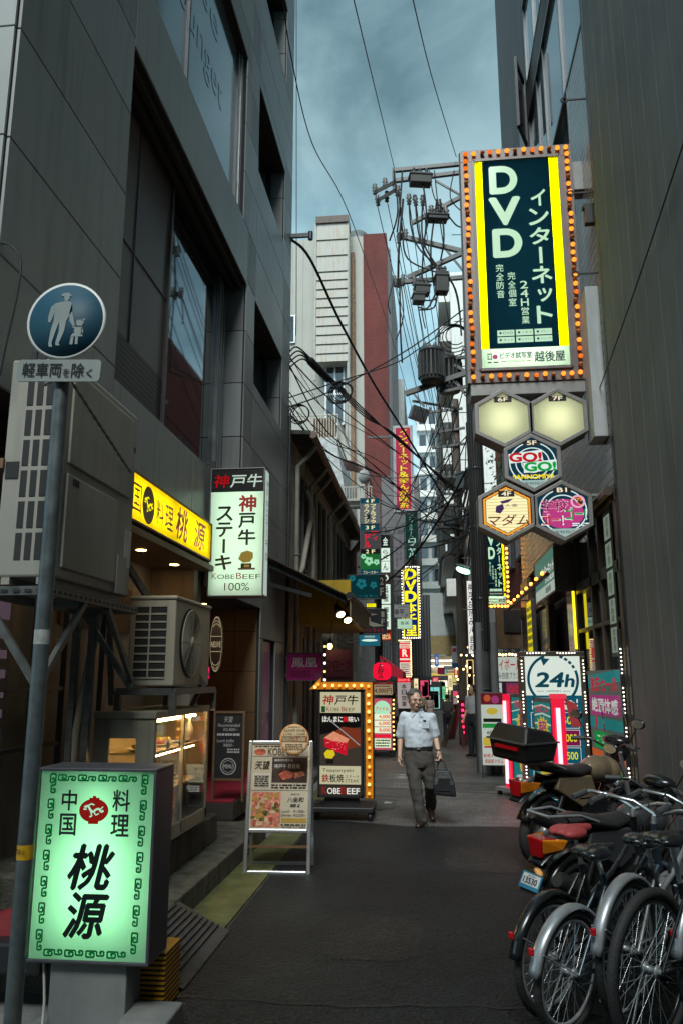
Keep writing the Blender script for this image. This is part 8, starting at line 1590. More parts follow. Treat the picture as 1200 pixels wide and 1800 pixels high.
far_person('woman in a pale pink dress walking towards the viewer behind the man', 755, 1275, 1222, 30, 0.1, PINKC, PINKC, skirt=True, longhair=True); far_person('person in a cream shirt walking half hidden behind the man', 738, 1275, 1214, 28, 0.0, CREAMC, DGREYC)
far_person('man in a dark grey shirt seen from behind walking away', 785, 1281, 1220, 24, PI - 0.15, DGREYC, NAVYC); far_person('person in a white shirt and dark trousers standing beside the utility pole', 831, 1300, 1203, 18.5, -0.8, WHC, NAVYC, walk=0.02)
far_person('person in a pale shirt half hidden behind the price stand', 692, 1300, 1218, 20, 1.2, WHC, NAVYC, walk=0.02)

# ================================================================== bicycles and motorcycles
RUB = pbr('tyre_rubber', (0.032, 0.032, 0.032), 0.7, var=0.2, bump=0.3, bscale=90); CHR = pbr('chrome', (0.75, 0.77, 0.79), 0.22, 0.75, var=0.08); SIL = pbr('silver_paint', (0.44, 0.46, 0.48), 0.34, 0.5, var=0.15, scale=12); BPA = pbr('bike_black', (0.014, 0.015, 0.017), 0.25, coat=0.5); GREYPL = pbr('grey_plastic', (0.075, 0.08, 0.085), 0.45, var=0.15)
REFL = pbr('red_reflector', (0.6, 0.01, 0.02), 0.15); AMBR = pbr('amber_lens', (0.75, 0.22, 0.01), 0.12, coat=0.8); REDL = pbr('red_lens', (0.42, 0.005, 0.01), 0.1, coat=0.8)
_wheels = {}
def wheel(parent, x, R, tw, rimm, fine=True):
    key = (R, tw, rimm.name)
    if key not in _wheels:
        b = MB(rimm); b.torus((0, 0, 0), R - tw * 1.25, 0.012, 44, 6, 'y', sq=0.8)
        b.mat(CHR); n = 28
        for i in range(n):
            a = 2 * PI * i / n; s = 1 if i % 2 else -1; a2 = a + (0.35 if (i // 2) % 2 else -0.35)
            b.tube([(0.022 * math.cos(a2), s * 0.028, 0.022 * math.sin(a2)), ((R - tw * 1.3) * math.cos(a), 0, (R - tw * 1.3) * math.sin(a))], 0.0016, 4, cap=False)
        b.mat(SIL).lathe([(0.0, -0.05), (0.012, -0.05), (0.012, -0.034), (0.028, -0.034), (0.028, -0.026), (0.016, -0.022), (0.016, 0.022), (0.028, 0.026), (0.028, 0.034), (0.012, 0.034), (0.012, 0.05), (0, 0.05)], n=14, axis='y')
        o = b.build('wheel', parent); t = MB(RUB).torus((0, 0, 0), R - tw / 2, tw / 2, 52, 10, 'y').build('tyre', o); _wheels[key] = (o.data, t.data)
    else:
        d = _wheels[key]; o = bpy.data.objects.new('wheel', d[0]); COL.objects.link(o); o.parent = parent; t = bpy.data.objects.new('tyre', d[1]); COL.objects.link(t); t.parent = o
    o.location = (x, 0, R); return o
def bicycle(label, loc, heading, R=0.33, guard=None, frame=BPA, saddle=None, basket=False, tw=0.04, rimm=None, lean=0.0, saddle_h=0.86, straight=False, steer=0.0, rack=True, extras=()):
    t = thing('bicycle', label, 'bicycle', loc, heading, 'bicycles parked along the dark stucco wall'); t.rotation_euler = (lean, 0, heading)
    wb = 1.06; rimm = rimm or SIL; fx = wb
    wheel(t, 0, R, tw, rimm); wheel(t, fx, R, tw, rimm)
    bbk, hd_t, hd_b, st = Vector((0.44, 0, 0.28)), Vector((0.86, 0, 0.86)), Vector((0.92, 0, 0.66)), Vector((0.30, 0, 0.70))
    b = MB(frame); b.tube([bbk, st], 0.017); b.tube([hd_t + Vector((0, 0, 0.03)), hd_b - Vector((0, 0, 0.03))], 0.021)
    b.tube([bbk, bbk.lerp(hd_b, 0.5) - Vector((0, 0, 0.05 if not straight else 0)), hd_b], 0.019)
    if straight: b.tube([st - Vector((0, 0, 0.03)), hd_t - Vector((0, 0, 0.04))], 0.017)
    else: b.tube([bbk.lerp(st, 0.55), bbk.lerp(st, 0.5).lerp(hd_t, 0.5) - Vector((0, 0, 0.06)), hd_t - Vector((0, 0, 0.08))], 0.015)
    for s in (-1, 1): b.tube([(0, s * 0.055, R), (0.15, s * 0.05, R - 0.01), tuple(bbk + Vector((0, s * 0.03, 0)))], 0.010); b.tube([(0, s * 0.055, R), tuple(st + Vector((0, s * 0.02, -0.06)))], 0.009)
    b.build('frame', t)
    b = MB(frame)
    for s in (-1, 1): b.tube([(fx, s * 0.052, R), (fx - 0.05, s * 0.05, R + 0.22), tuple(hd_b + Vector((0.01, s * 0.045, 0.0)))], 0.011)
    b.tube([hd_b + Vector((0.01, -0.05, 0)), hd_b + Vector((0.01, 0.05, 0))], 0.013); b.build('fork', t)
    if guard:
        for cx, a0, a1 in ((0, math.radians(20), math.radians(172)), (fx, math.radians(-8), math.radians(125))):
            b = MB(guard); n = 24; rr = R + 0.022; vs, fs = [], []
            for i in range(n + 1):
                a = a0 + (a1 - a0) * i / n
                for k, (dy, dr) in enumerate(((-0.034, -0.012), (-0.024, 0.004), (0.0, 0.009), (0.024, 0.004), (0.034, -0.012))): vs.append((cx + (rr + dr) * math.cos(a), dy, R + (rr + dr) * math.sin(a)))
            for i in range(n):
                for k in range(4): fs.append((i * 5 + k, i * 5 + k + 1, i * 5 + k + 6, i * 5 + k + 5))
            b.add(vs, fs, True); o = b.build('mudguard', t); md = o.modifiers.new('solid', 'SOLIDIFY'); md.thickness = 0.003
            b = MB(CHR); ae = a1 - 0.35 if cx == 0 else a0 + 0.5
            for s in (-1, 1): b.tube([(cx, s * 0.06, R), (cx + rr * math.cos(ae), s * 0.036, R + rr * math.sin(ae))], 0.003, 5)
            b.build('mudguard_stay', t)
        b = MB(REFL); b.box((-(R + 0.036), 0, R + 0.16), (0.014, 0.03, 0.035)); b.build('reflector', t, bevel=0.006)
    sm = saddle or BPA; b = MB(sm); sz = saddle_h; st2 = bbk + (st - bbk).normalized() * (sz - bbk.z) * 1.03
    b.ell((st2.x - 0.07, 0.045, sz), (0.095, 0.05, 0.032)); b.ell((st2.x - 0.07, -0.045, sz), (0.095, 0.05, 0.032)); b.ell((st2.x - 0.05, 0, sz + 0.005), (0.12, 0.06, 0.03)); b.cap((st2.x, 0, sz), (st2.x + 0.13, 0, sz + 0.002), 0.04, 0.021); b.build('saddle', t, remesh=0.008, smooth_it=2)
    b = MB(CHR); b.tube([st, st2 - Vector((0, 0, 0.03))], 0.013); b.build('seat_post', t)
    if steer is not None:
        b = MB(CHR); c = hd_t + Vector((0.0, 0, 0.07)); b.tube([hd_t, c], 0.014)
        if straight: hb = [(c.x + 0.05 - 0.02, -0.28, c.z), (c.x + 0.06, -0.1, c.z), (c.x + 0.06, 0.1, c.z), (c.x + 0.03, 0.28, c.z)]; gp = [((c.x + 0.01, s * 0.32, c.z), (c.x + 0.03, s * 0.2, c.z)) for s in (-1, 1)]
        else: hb = [(c.x - 0.20, -0.27, c.z + 0.05), (c.x - 0.05, -0.26, c.z + 0.07), (c.x + 0.03, -0.14, c.z + 0.05), (c.x + 0.02, 0, c.z), (c.x + 0.03, 0.14, c.z + 0.05), (c.x - 0.05, 0.26, c.z + 0.07), (c.x - 0.20, 0.27, c.z + 0.05)]; gp = [((c.x - 0.22, s * 0.272, c.z + 0.045), (c.x - 0.09, s * 0.265, c.z + 0.068)) for s in (-1, 1)]
        b.tube(hb, 0.0115, 8); h_o = b.build('handlebar', t)
        for g in gp: MB(GREYPL).tube([g[0], g[1]], 0.018, 10).build('grip', h_o)
        b = MB(BPA)
        for s in (-1, 1): b.tube([(c.x - 0.02, s * 0.25, c.z + 0.03), (c.x - 0.10, s * 0.30, c.z + 0.02)], 0.006, 6)
        b.build('brake_lever', h_o)
        b = MB(BPA)
        for s in (-1, 1): b.tube([(c.x - 0.02, s * 0.24, c.z + 0.04), (c.x + 0.13, s * 0.14, c.z + 0.10), (c.x + 0.12, s * 0.02, c.z - 0.08), (0.95, 0, 0.72)], 0.004, 5)
        b.build('brake_cable', t)
    b = MB(BPA); b.lathe([(0.0, -0.004), (0.085, -0.004), (0.085, 0.004), (0, 0.004)], n=26, axis='y', c=(bbk.x, -0.05, bbk.z)); b.tube([(bbk.x, -0.07, bbk.z), (bbk.x - 0.06, -0.075, bbk.z - 0.15)], 0.011); b.tube([(bbk.x, 0.07, bbk.z), (bbk.x + 0.06, 0.075, bbk.z + 0.15)], 0.011); cr = b.build('crank', t)
    for s, dx, dz in ((-1, -0.06, -0.15), (1, 0.06, 0.15)): MB(BPA).box((bbk.x + dx, s * 0.125, bbk.z + dz), (0.08, 0.09, 0.025)).build('pedal', cr)
    b = MB(frame); b.tube([(0.02, -0.065, R + 0.04), (bbk.x, -0.065, bbk.z + 0.085)], 0.006, 6); b.tube([(0.02, -0.065, R - 0.04), (bbk.x, -0.065, bbk.z - 0.085)], 0.004, 6); b.build('chain', t)
    if rack:
        b = MB(CHR)
        for s in (-1, 1): b.tube([(0.26, s * 0.05, R + 0.33), (-0.02, s * 0.06, R + 0.34), (-0.2, s * 0.05, R + 0.34)], 0.006, 6); b.tube([(0, s * 0.06, R), (-0.05, s * 0.06, R + 0.34)], 0.005, 6); b.tube([(0, s * 0.06, R), (0.12, s * 0.06, R + 0.34)], 0.005, 6)
        for x in (-0.2, -0.08, 0.06, 0.2): b.tube([(x, -0.055, R + 0.34), (x, 0.055, R + 0.34)], 0.005, 6)
        b.build('carrier_rack', t)
    if basket:
        b = MB(BPA); cx, cz = 1.06, 0.80
        for k in range(9):
            f = k / 8; w2, l2 = 0.13 + 0.04 * f, 0.10 + 0.04 * f; z = cz + 0.24 * f
            b.tube([(cx - l2, -w2, z), (cx + l2, -w2, z), (cx + l2, w2, z), (cx - l2, w2, z), (cx - l2, -w2, z)], 0.003 if k < 8 else 0.006, 4)
        for i in range(12):
            for s in (-1, 1):
                u = -1 + 2 * i / 11; b.tube([(cx + u * 0.10, s * 0.13, cz), (cx + u * 0.14, s * 0.17, cz + 0.24)], 0.0025, 4); b.tube([(cx + s * 0.10, u * 0.13, cz), (cx + s * 0.14, u * 0.17, cz + 0.24)], 0.0025, 4)
        for i in range(6): b.tube([(cx - 0.10, -0.13 + i * 0.052, cz), (cx + 0.10, -0.13 + i * 0.052, cz)], 0.003, 4)
        b.build('basket', t)
    b = MB(CHR); b.tube([(0.03, 0.06, R - 0.02), (0.10, 0.17, 0.02), (0.06, 0.19, 0.01)], 0.008, 6); b.build('kickstand', t)
    b = MB(CAB); b.torus((0.16, 0, 0.62), 0.09, 0.006, 24, 5, 'y')
    if 'lock' in extras: 
        for k in range(4): b.torus((0.28 + 0.01 * k, 0.03 + 0.012 * k, 0.60), 0.075, 0.009, 22, 6, 'x')
        b.build('coil_lock', t)
    return t
BK = lambda px, py, Z=0.33: W(px, py, Z=Z)
def at_bike(px, py, Z=0.33): p = BK(px, py, Z); return (p.x, p.y, 0)
bicycle('bicycle with a pinkish red saddle and dark rear mudguard nearest the open road', at_bike(962, 1678, 0.29), math.radians(47), R=0.29, guard=BPA, saddle=pbr('red_saddle', (0.42, 0.06, 0.06), 0.5, var=0.1), saddle_h=0.88, lean=0.05, rack=False)
bicycle('bicycle with a short silver rear mudguard and bright spoked wheel', at_bike(992, 1706, 0.285), math.radians(48), R=0.285, guard=SIL, saddle=BPA, frame=pbr('blue_grey_paint', (0.06, 0.09, 0.12), 0.3, 0.4, coat=0.3), saddle_h=0.82, lean=0.08, rack=False, steer=0.1)
bicycle('bicycle with a tall shiny silver mudguard and red rear reflector', at_bike(1096, 1668), math.radians(52), R=0.335, guard=SIL, frame=SIL, saddle_h=0.84, lean=0.06, rack=False, extras=('lock',))
bicycle('black bicycle with a wide bare rear tyre at the bottom right', at_bike(1140, 1715), math.radians(46), R=0.36, tw=0.05, rimm=BPA, frame=BPA, rack=False, straight=True, saddle_h=0.92, lean=0.04)
bicycle('silver bicycle with a black wire basket cut off at the right edge', (1.35, 4.6, 0), math.radians(52), guard=SIL, frame=SIL, basket=True, saddle_h=0.88, lean=0.03)

def motorcycle(label, loc, heading, body, box=True, screen=True, tail=False, mirror=CHR):
    t = thing('motorcycle', label, 'motorcycle', loc, heading, None); t.rotation_euler = (0.10, 0, heading); R = 0.31; wb = 1.33
    for x in (0, wb):
        b = MB(BPA); b.torus((0, 0, 0), R - 0.10, 0.016, 36, 6, 'y', sq=2.4); b.mat(SIL).lathe([(0, -0.06), (0.05, -0.06), (0.06, -0.03), (0.06, 0.03), (0.05, 0.06), (0, 0.06)], n=18, axis='y')
        for i in range(6): a = i * PI / 3; b.beam((0.05 * math.cos(a), 0, 0.05 * math.sin(a)), ((R - 0.10) * math.cos(a), 0, (R - 0.10) * math.sin(a)), 0.03, 0.035)
        b.mat(CHR).lathe([(0.06, 0.055), (0.13, 0.055), (0.13, 0.06), (0.06, 0.06)], n=24, axis='y')
        w = b.build('wheel', t); w.location = (x, 0, R); MB(RUB).torus((0, 0, 0), R - 0.055, 0.058, 48, 10, 'y', sq=1.1).build('tyre', w)
    b = MB(BPA); b.box((0.62, 0, 0.42), (0.40, 0.26, 0.30)); b.ell((0.66, 0, 0.36), (0.22, 0.16, 0.17)); b.tube([(0.0, 0.09, R), (0.5, 0.10, 0.40)], 0.03); b.tube([(0.0, -0.09, R), (0.5, -0.10, 0.40)], 0.03)
    for i in range(6): b.box((0.80, 0, 0.40 + i * 0.035), (0.16, 0.24, 0.014))
    b.build('engine', t, bevel=0.02)
    b = MB(BPA); b.tube([(1.02, 0, 0.92), (0.72, 0, 0.72), (0.3, 0, 0.70), (-0.12, 0, 0.82)], 0.03); b.tube([(1.0, 0, 0.80), (0.8, 0, 0.45), (0.5, 0, 0.28)], 0.026); b.tube([(0.2, 0.08, 0.70), (0.0, 0.10, R + 0.02)], 0.024); b.tube([(0.2, -0.08, 0.70), (0.0, -0.10, R + 0.02)], 0.024); b.build('frame', t)
    b = MB(SIL)
    for s in (-1, 1): b.tube([(wb, s * 0.09, R), (wb - 0.20, s * 0.09, 0.82), (wb - 0.26, s * 0.09, 0.98)], [0.028, 0.024, 0.02], 10)
    b.build('fork', t)
    b = MB(body); b.ell((0.80, 0, 0.82), (0.23, 0.14, 0.13)); b.ell((0.95, 0, 0.80), (0.13, 0.17, 0.14)); b.build('tank', t, remesh=0.014, smooth_it=3)
    for s in (-1, 1):
        b = MB(body); b.add([(0.10, s * 0.10, 0.80), (0.55, s * 0.13, 0.80), (0.62, s * 0.15, 0.62), (0.40, s * 0.15, 0.52), (0.05, s * 0.11, 0.70), (0.10, s * 0.06, 0.80), (0.55, s * 0.08, 0.80), (0.62, s * 0.09, 0.62), (0.40, s * 0.09, 0.52), (0.05, s * 0.06, 0.70)], [(0, 1, 2, 3, 4), (5, 9, 8, 7, 6), (0, 5, 6, 1), (1, 6, 7, 2), (2, 7, 8, 3), (3, 8, 9, 4), (4, 9, 5, 0)]); b.build('side_panel', t, bevel=0.012)
    b = MB(pbr('seat_vinyl', (0.03, 0.028, 0.03), 0.42, var=0.2)); b.tube([(-0.16, 0, 0.90), (0.0, 0, 0.895), (0.2, 0, 0.86), (0.38, 0, 0.825), (0.58, 0, 0.84), (0.66, 0, 0.86)], [(0.03, 0.08), (0.05, 0.13), (0.05, 0.14), (0.05, 0.14), (0.05, 0.10), (0.02, 0.06)], 16); b.build('seat', t, smooth_it=1)
    b = MB(BPA); b.tube([(-0.42, 0, 0.62), (-0.34, 0, 0.68), (-0.12, 0, 0.78), (0.1, 0, 0.78)], [(0.012, 0.07), (0.02, 0.09), (0.03, 0.10), (0.03, 0.09)], 14); b.build('rear_cowl', t)
    n = 14; b = MB(BPA); vs, fs = [], []
    for cx, a0, a1, wd in ((0, 1.0, 2.75, 0.075), (wb, 0.7, 2.5, 0.07)):
        o = len(vs)
        for i in range(n + 1):
            a = a0 + (a1 - a0) * i / n
            for dy, dr in ((-wd, -0.02), (-wd * 0.6, 0.01), (wd * 0.6, 0.01), (wd, -0.02)): vs.append((cx + (R + 0.035 + dr) * math.cos(a), dy, R + (R + 0.035 + dr) * math.sin(a)))
        for i in range(n):
            for k in range(3): fs.append((o + i * 4 + k, o + i * 4 + k + 1, o + i * 4 + k + 5, o + i * 4 + k + 4))
    b.add(vs, fs, True); o = b.build('fender', t); md = o.modifiers.new('solid', 'SOLIDIFY'); md.thickness = 0.005
    b = MB(pbr('exhaust_steel', (0.10, 0.105, 0.11), 0.3, 0.8)); b.tube([(0.7, -0.12, 0.26), (0.35, -0.15, 0.24), (0.1, -0.17, 0.34)], 0.024); b.tube([(0.1, -0.175, 0.34), (0.02, -0.18, 0.38), (-0.36, -0.185, 0.54), (-0.40, -0.185, 0.555)], [0.04, 0.062, 0.066, 0.045], 14); b.build('exhaust', t)
    b = MB(BPA); c = Vector((1.02, 0, 1.04)); b.tube([(0.90, -0.36, 1.06), (0.98, -0.20, 1.08), (1.03, -0.08, 1.02), (1.03, 0.08, 1.02), (0.98, 0.20, 1.08), (0.90, 0.36, 1.06)], 0.013, 8); h = b.build('handlebar', t)
    for s in (-1, 1):
        MB(GREYPL).tube([(0.90, s * 0.37, 1.06), (0.95, s * 0.25, 1.075)], 0.021, 10).build('grip', h); b = MB(BPA); b.tube([(0.98, s * 0.24, 1.09), (0.98, s * 0.29, 1.18), (0.96, s * 0.34, 1.26)], 0.006, 6); m = b.build('mirror', t); g = MB(BPA); g.ell((0.96, s * 0.36, 1.30), (0.022, 0.075, 0.05)); g.build('mirror_shell', m)
        q = MB(pbr('mirror_glass', (0.5, 0.53, 0.54), 0.45, 1.0, var=0.0)); q.face([(0.936, s * 0.36 + 0.062 * math.cos(k * PI / 9), 1.30 + 0.04 * math.sin(k * PI / 9)) for k in range(18)]); q.build('mirror_glass', m)
        b = MB(BPA); b.tube([(0.99, s * 0.22, 1.06), (1.03, s * 0.34, 1.06)], 0.006, 6); b.build('lever', h)
    b = MB(BPA); b.ell((1.16, 0, 0.98), (0.10, 0.13, 0.12)); b.ell((1.12, 0, 1.08), (0.09, 0.15, 0.06)); hl = b.build('headlamp_cowl', t); MB(CHR).lathe([(0.0, 0.10), (0.07, 0.095), (0.085, 0.07)], n=22, axis='x', c=(1.16, 0, 0.97)).build('headlamp', t)
    if screen:
        b = MB(CLEAR); vs = []
        for i in range(9):
            a = -0.9 + 1.8 * i / 8; vs += [(1.20 + 0.0 - 0.06 * (1 - math.cos(a)), 0.19 * math.sin(a), 1.08), (1.08 - 0.07 * (1 - math.cos(a)), 0.17 * math.sin(a), 1.42)]
        b.add(vs, [(2 * i, 2 * i + 2, 2 * i + 3, 2 * i + 1) for i in range(8)], True); o = b.build('windscreen', t); md = o.modifiers.new('solid', 'SOLIDIFY'); md.thickness = 0.004
        b = MB(BPA); b.tube([vs[0], vs[1]], 0.004, 5); b.tube([vs[-2], vs[-1]], 0.004, 5); b.build('screen_edge', o)
    if box:
        b = MB(pbr('box_plastic', (0.016, 0.016, 0.017), 0.4, var=0.2)); b.add([(-0.52, -0.20, 0.98), (-0.12, -0.20, 0.98), (-0.12, 0.20, 0.98), (-0.52, 0.20, 0.98), (-0.56, -0.22, 1.16), (-0.09, -0.22, 1.14), (-0.09, 0.22, 1.14), (-0.56, 0.22, 1.16), (-0.50, -0.18, 1.30), (-0.14, -0.18, 1.24), (-0.14, 0.18, 1.24), (-0.50, 0.18, 1.30)],
            [(0, 3, 2, 1), (0, 1, 5, 4), (1, 2, 6, 5), (2, 3, 7, 6), (3, 0, 4, 7), (4, 5, 9, 8), (5, 6, 10, 9), (6, 7, 11, 10), (7, 4, 8, 11), (8, 9, 10, 11)]); tb_ = b.build('top_box', t, bevel=0.03, seg=3)
        b = MB(GREYPL); b.box((-0.33, 0, 1.155), (0.49, 0.452, 0.014)); b.build('lid_seam', tb_); MB(REDL).box((-0.555, 0, 1.10), (0.02, 0.26, 0.03)).build('reflector', tb_)
    b = MB(SIL)
    for s in (-1, 1): b.tube([(0.15, s * 0.12, 0.88), (-0.1, s * 0.14, 0.955), (-0.40, s * 0.10, 0.965)], 0.011, 8)
    b.tube([(-0.40, -0.10, 0.965), (-0.40, 0.10, 0.965)], 0.011, 8); b.build('rear_rack', t)
    b = MB(REDL); b.add([(-0.44, -0.07, 0.80), (-0.44, 0.07, 0.80), (-0.42, 0.05, 0.66), (-0.42, -0.05, 0.66), (-0.30, -0.10, 0.80), (-0.30, 0.10, 0.80), (-0.30, 0.07, 0.68), (-0.30, -0.07, 0.68)], [(0, 3, 2, 1), (4, 5, 6, 7), (0, 1, 5, 4), (1, 2, 6, 5), (2, 3, 7, 6), (3, 0, 4, 7)]); b.build('tail_light', t, bevel=0.015, seg=3)
    for s in (-1, 1): b = MB(AMBR); b.add([(-0.435, s * 0.075, 0.80), (-0.41, s * 0.06, 0.69), (-0.26, s * 0.125, 0.72), (-0.22, s * 0.14, 0.79), (-0.40, s * 0.04, 0.80), (-0.38, s * 0.04, 0.69), (-0.26, s * 0.08, 0.72), (-0.22, s * 0.09, 0.79)], [(0, 1, 2, 3), (4, 7, 6, 5), (0, 4, 5, 1), (1, 5, 6, 2), (2, 6, 7, 3), (3, 7, 4, 0)]); b.build('indicator', t, bevel=0.01)
    if not tail: return t
    pz = 0.50; b = MB(pbr('plate_blue', (0.02, 0.18, 0.32), 0.4)); b.box((0, 0, 0), (0.008, 0.18, 0.115)); b.mat(pbr('plate_pale', (0.62, 0.64, 0.62), 0.4)).box((-0.004, 0, 0.008), (0.004, 0.155, 0.078)); pt = b.build('number_plate', t); pt.location = (-0.46, 0, pz); pt.rotation_euler = (0, 0.5, 0)
    F = Face(pt, 0.145, 0.07, 0.0, z0=-0.026); F.text(NAVY_I, '13530', 0.08, 0.32, 0.92, 0.92, bold=0.02); F.text(NAVY_I, '神戸市', 0.28, 0.04, 0.72, 0.24); o = F.part(); o.rotation_euler.z = -PI / 2; o.location = (-0.0065, 0, 0)
    MB(BPA).beam((-0.36, 0, 0.62), (-0.48, 0, 0.42), 0.16, 0.012).build('plate_holder', t)
    return t
BRZ = pbr('bronze_fairing', (0.25, 0.19, 0.12), 0.35, 0.3, var=0.12, coat=0.4); DGB = pbr('dark_grey_fairing', (0.05, 0.052, 0.056), 0.35, var=0.15, coat=0.4)
motorcycle('bronze sided motorcycle with a big black top box and clear windscreen', (0.98, 7.95, 0), math.radians(44), BRZ)
motorcycle('dark motorcycle with a red and amber tail light and number plate 13530', (0.87, 5.78, 0), math.radians(42), DGB, box=False, screen=False, tail=True).scale = (0.88, 0.88, 0.88)

# ================================================================== things at the far end of the alley
EL = thing('arcade_entrance', 'covered shopping arcade entrance with a pale glazed canopy closing the alley', 'building', (1.2, 62, 0)); 
def el(b, n, **k): return b.build(n, EL, loc=(-1.2, -62, 0), **k)
r = rectY(752, 1040, 812, 1275, 62); b = MB(pbr('cream_fascia', (0.55, 0.42, 0.2), 0.6)); x0, x1 = r[0] - 2, r[1] + 3; zf = W(780, 1150, Y=62).z; zt = W(780, 1118, Y=62).z
b.bb(x0, x1, 62, 62.4, zf, zt); el(b, 'fascia'); b = MB(BEIGE); b.bb(x0, x1, 66, 66.4, 0, zf); b.bb(x0, x0 + 0.5, 62.4, 66, 0, zf); el(b, 'wall')
b = MB(pbr('canopy_sheet', (0.62, 0.66, 0.64), 0.4)); zc = W(780, 1040, Y=72).z; b.add([(x0, 62, zt), (x1, 62, zt), (x1, 74, zc), (x0, 74, zc), (x0, 62, zt + 0.1), (x1, 62, zt + 0.1), (x1, 74, zc + 0.1), (x0, 74, zc + 0.1)], [(3, 2, 1, 0), (4, 5, 6, 7), (0, 1, 5, 4), (1, 2, 6, 5), (2, 3, 7, 6), (3, 0, 4, 7)]); el(b, 'canopy')
b = MB(emis('arcade_lamp', '#fff4d8', 5.0)); b.bb(x0 + 0.8, x1 - 1, 63.5, 63.7, zf - 0.5, zf - 0.4); b.bb(x0 + 0.8, x1 - 1, 65.6, 65.8, zf - 0.9, zf - 0.8); el(b, 'lamp'); b = MB(emis('arcade_window', '#d8c060', 0.8)); b.bb(x0 + 1.0, x1 - 2, 65.9, 65.98, 0.4, zf - 1.4); el(b, 'lit_window')
b = MB(pbr('alley_end_wall', (0.4, 0.4, 0.38), 0.8)); b.bb(-6, 9, 140, 142, 0, 16); o = b.build('distant_building'); tag(o, 'grey building across the far end of the alley', 'building')
rd = random.Random(9)
SHOPC = [('#ffd890', 1.2, 'warm lit shop front with glowing window'), ('#80d8d0', 0.8, 'teal lit shop front with glowing window'), ('#ffe8c0', 1.3, 'cream lit shop front with glowing window'), ('#e05070', 0.8, 'pink lit shop front with glowing window')]
for i, (px0, px1, py0, py1, Y, ci, lab) in enumerate(((742, 757, 1238, 1262, 46, 0, 'small warm lit shop window far down the alley behind the man'), (750, 772, 1208, 1262, 44, 1, 'teal and white lit shop window far down the alley left of the departing man'), (762, 786, 1196, 1250, 52, 2, 'cream lit shop window at the alley end'), (738, 752, 1196, 1225, 40, 3, 'pink lit shop panel far down the alley above the cream-shirted walker'), (796, 812, 1215, 1262, 40, 3, 'rose lit shop panel far down the alley right of the departing man'), (820, 832, 1160, 1240, 24, 0, 'warm lit bar front strung with fairy lights left of the utility pole'))):
    r = rectY(px0, py0, px1, py1, Y); t = thing('lit_shop', lab, 'shop', ((r[0] + r[1]) / 2, Y, 0)); w, h = r[1] - r[0], r[3] - max(0.1, r[2]); z0 = max(0.1, r[2])
    MB(FRM).bb(-w / 2 - 0.1, w / 2 + 0.1, 0.02, 0.6, 0, z0 + h + 0.3).build('wall', t); MB(emis('shop_light%d' % ci, SHOPC[ci][0], SHOPC[ci][1])).bb(-w / 2, w / 2, 0.0, 0.018, z0, z0 + h).build('window', t)
    F = Face(t, w, h, 0.0, z0=z0); 
    for k in range(5): F.rect(rd.choice([RED_I, K, WHT_I, BRN_I, GRN_I, NAVY_I]), rd.uniform(0, 0.6), rd.uniform(0, 0.8), rd.uniform(0.62, 1), rd.uniform(0.82, 1), 1)
    F.rect(FRM, 0.48, 0, 0.52, 1, 2); F.rect(FRM, 0, 0.3, 1, 0.33, 2); F.part('glazing')
# more small lit signs crowding the far street
TCOL = ['#e8d8a8', '#d83050', '#40a0a0', '#f0b030', '#e8e8e0', '#3060b0', '#e07030', '#60c080']
for i, (px0, px1, py0, py1, Y, c, s, lab) in enumerate(((741, 748, 1165, 1195, 36, 3, '酒', 'tiny amber upright sign far down the left row'), (750, 757, 1180, 1204, 42, 4, '居', 'tiny white upright sign beyond the amber one in the left row'), (758, 770, 1190, 1201, 46, 1, '本日', 'tiny red horizontal sign far down the alley'), (772, 784, 1176, 1186, 48, 2, 'BAR', 'tiny teal horizontal sign near the arcade entrance'), (786, 795, 1186, 1214, 38, 0, '麺', 'tiny cream upright sign right of the alley centre'), (797, 806, 1160, 1192, 34, 6, '焼', 'tiny orange upright sign before the far pole'), (763, 770, 1150, 1172, 50, 5, '薬', 'tiny blue upright sign high over the arcade entrance'), (776, 783, 1206, 1230, 40, 7, '茶', 'tiny green upright sign above the departing man'), (726, 735, 1192, 1224, 30, 0, '生', 'tiny cream upright sign right of the red headed name board'))):
    t, w, h, F = lightbox('small_lit_sign', lab, 'sign', rectY(px0, py0, px1, py1, Y), Y, 0.15, 0.02, emis('small_sign_%s' % TCOL[c][1:], TCOL[c], 1.0), FRM)
    (F.text if len(s) > 1 and w > h else F.vtext)(K if c in (0, 3, 4, 7) else LW_, s, 0.2, 0.15, 0.8, 0.85); F.part(); b = MB(FRM); b.beam((w / 2 if px0 > 757 else -w / 2, 0.08, h / 2), ((w / 2 + 0.7) if px0 > 757 else (-w / 2 - 0.7), 0.08, h / 2), 0.04); b.build('bracket', t)
# fairy lights
t = thing('fairy_lights', 'string of warm fairy lights climbing the bar front beside the poles', 'light string', W(824, 1240, Y=22.5)); pts = []
for i in range(22): pts.append((rd.uniform(-0.35, 0.25), rd.uniform(-0.1, 0.1), rd.uniform(0.0, 1.7)))
MB(CAB).tube(sorted(pts, key=lambda p: p[2]), 0.004, 4).build('wire', t); me = None
for p in pts:
    if me is None: o = MB(WARMB).ell((0, 0, 0), (0.028, 0.028, 0.028), 8, 6).build('bulb', t); me = o.data
    else: o = bpy.data.objects.new('bulb', me); COL.objects.link(o); o.parent = t
    o.location = p
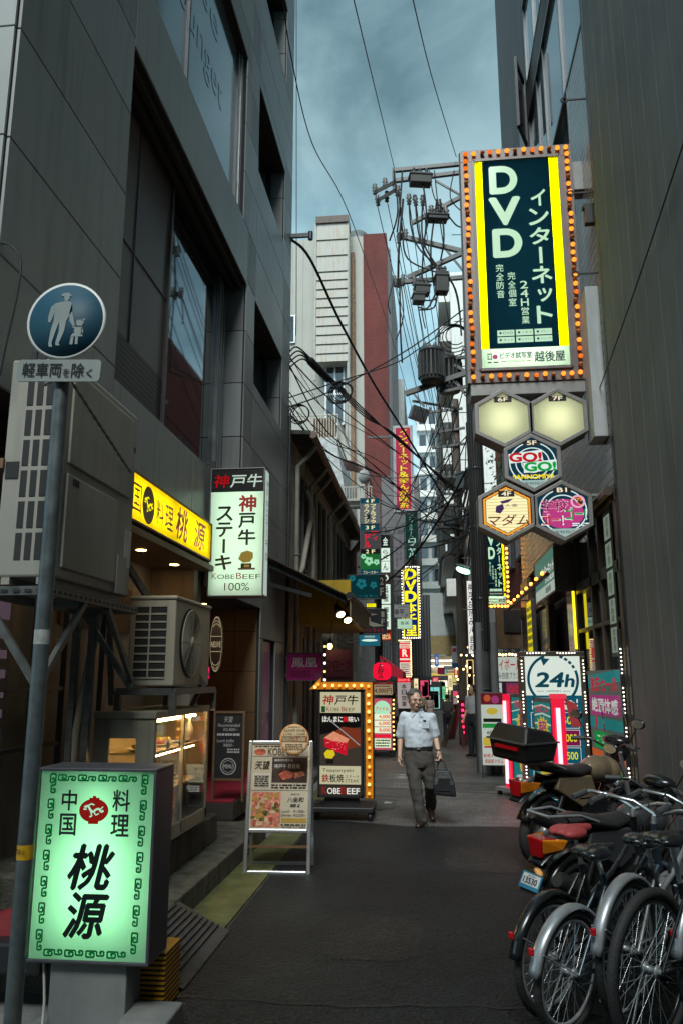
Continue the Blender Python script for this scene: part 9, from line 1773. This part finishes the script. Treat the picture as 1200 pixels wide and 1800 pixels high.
# red lamp column and folded boards
t = thing('red_lamp_post', 'dark red post with a column of glowing red lamps beside the folded boards', 'lamp post', W(814, 1310, Z=0)); p_ = t.location.y; t.location.z = 0
MB(pbr('dark_red_paint', (0.08, 0.01, 0.012), 0.5)).bb(-0.10, 0.10, 0.0, 0.2, 0, 1.15).build('post', t)
for i in range(7):
    b = MB(emis('red_lamp', '#ff2050', 5.0)); b.box((0.0, -0.012, 0.18 + i * 0.14), (0.06, 0.02, 0.06)); b.build('lamp', t)
t = thing('folded_board', 'dark brown folded wooden A-boards leaning together left of the red lamp post', 'A-frame sign', W(797, 1312, Z=0)); b = MB(pbr('dark_wood', (0.07, 0.035, 0.02), 0.6, var=0.3))
for k in range(3): b.beam((-0.32 + 0.05 * k, -0.1 * k, 0.0), (0.12, 0.05 - 0.05 * k, 1.05), 0.04, 0.03); b.beam((0.30 - 0.04 * k, -0.1 * k, 0), (0.12, 0.05 - 0.05 * k, 1.05), 0.035, 0.03)
b.build('leg', t); b = MB(pbr('dark_wood2', (0.05, 0.028, 0.018), 0.6, var=0.3)); b.add([(-0.26, 0.0, 0.15), (0.02, 0.3, 0.15), (0.2, 0.3, 1.0), (0.08, 0.03, 1.0), (-0.24, 0.02, 0.15), (0.04, 0.32, 0.15), (0.22, 0.32, 1.0), (0.10, 0.05, 1.0)], [(0, 1, 2, 3), (7, 6, 5, 4), (0, 4, 5, 1), (1, 5, 6, 2), (2, 6, 7, 3), (3, 7, 4, 0)]); b.build('board', t)
# nobori flag
t = thing('banner_flag', 'tricolour hanging banner flag on a thin pole far down the alley', 'flag', W(800, 1200, Y=30)); t.location.z = 0; b = MB(STEEL); b.tube([(0.08, 0, 0), (0.08, 0, W(806, 1135, Y=30).z)], 0.015, 6); b.build('pole', t)
z1 = W(800, 1135, Y=30).z; b = MB(WHC); b.box((-0.02, 0, z1 - 0.32), (0.2, 0.02, 0.62)); b.mat(pbr('flag_red', (0.5, 0.01, 0.05), 0.7)).box((-0.02, -0.002, z1 - 0.16), (0.14, 0.022, 0.14)); b.mat(pbr('flag_blue', (0.02, 0.12, 0.30), 0.7)).box((0.0, -0.002, z1 - 0.72), (0.24, 0.022, 0.18)); b.mat(WHC).box((-0.25, 0.02, z1 - 0.80), (0.36, 0.015, 0.14)); b.mat(pbr('flag_red', 0)).box((-0.52, 0.02, z1 - 0.92), (0.26, 0.015, 0.24)); b.build('cloth', t)
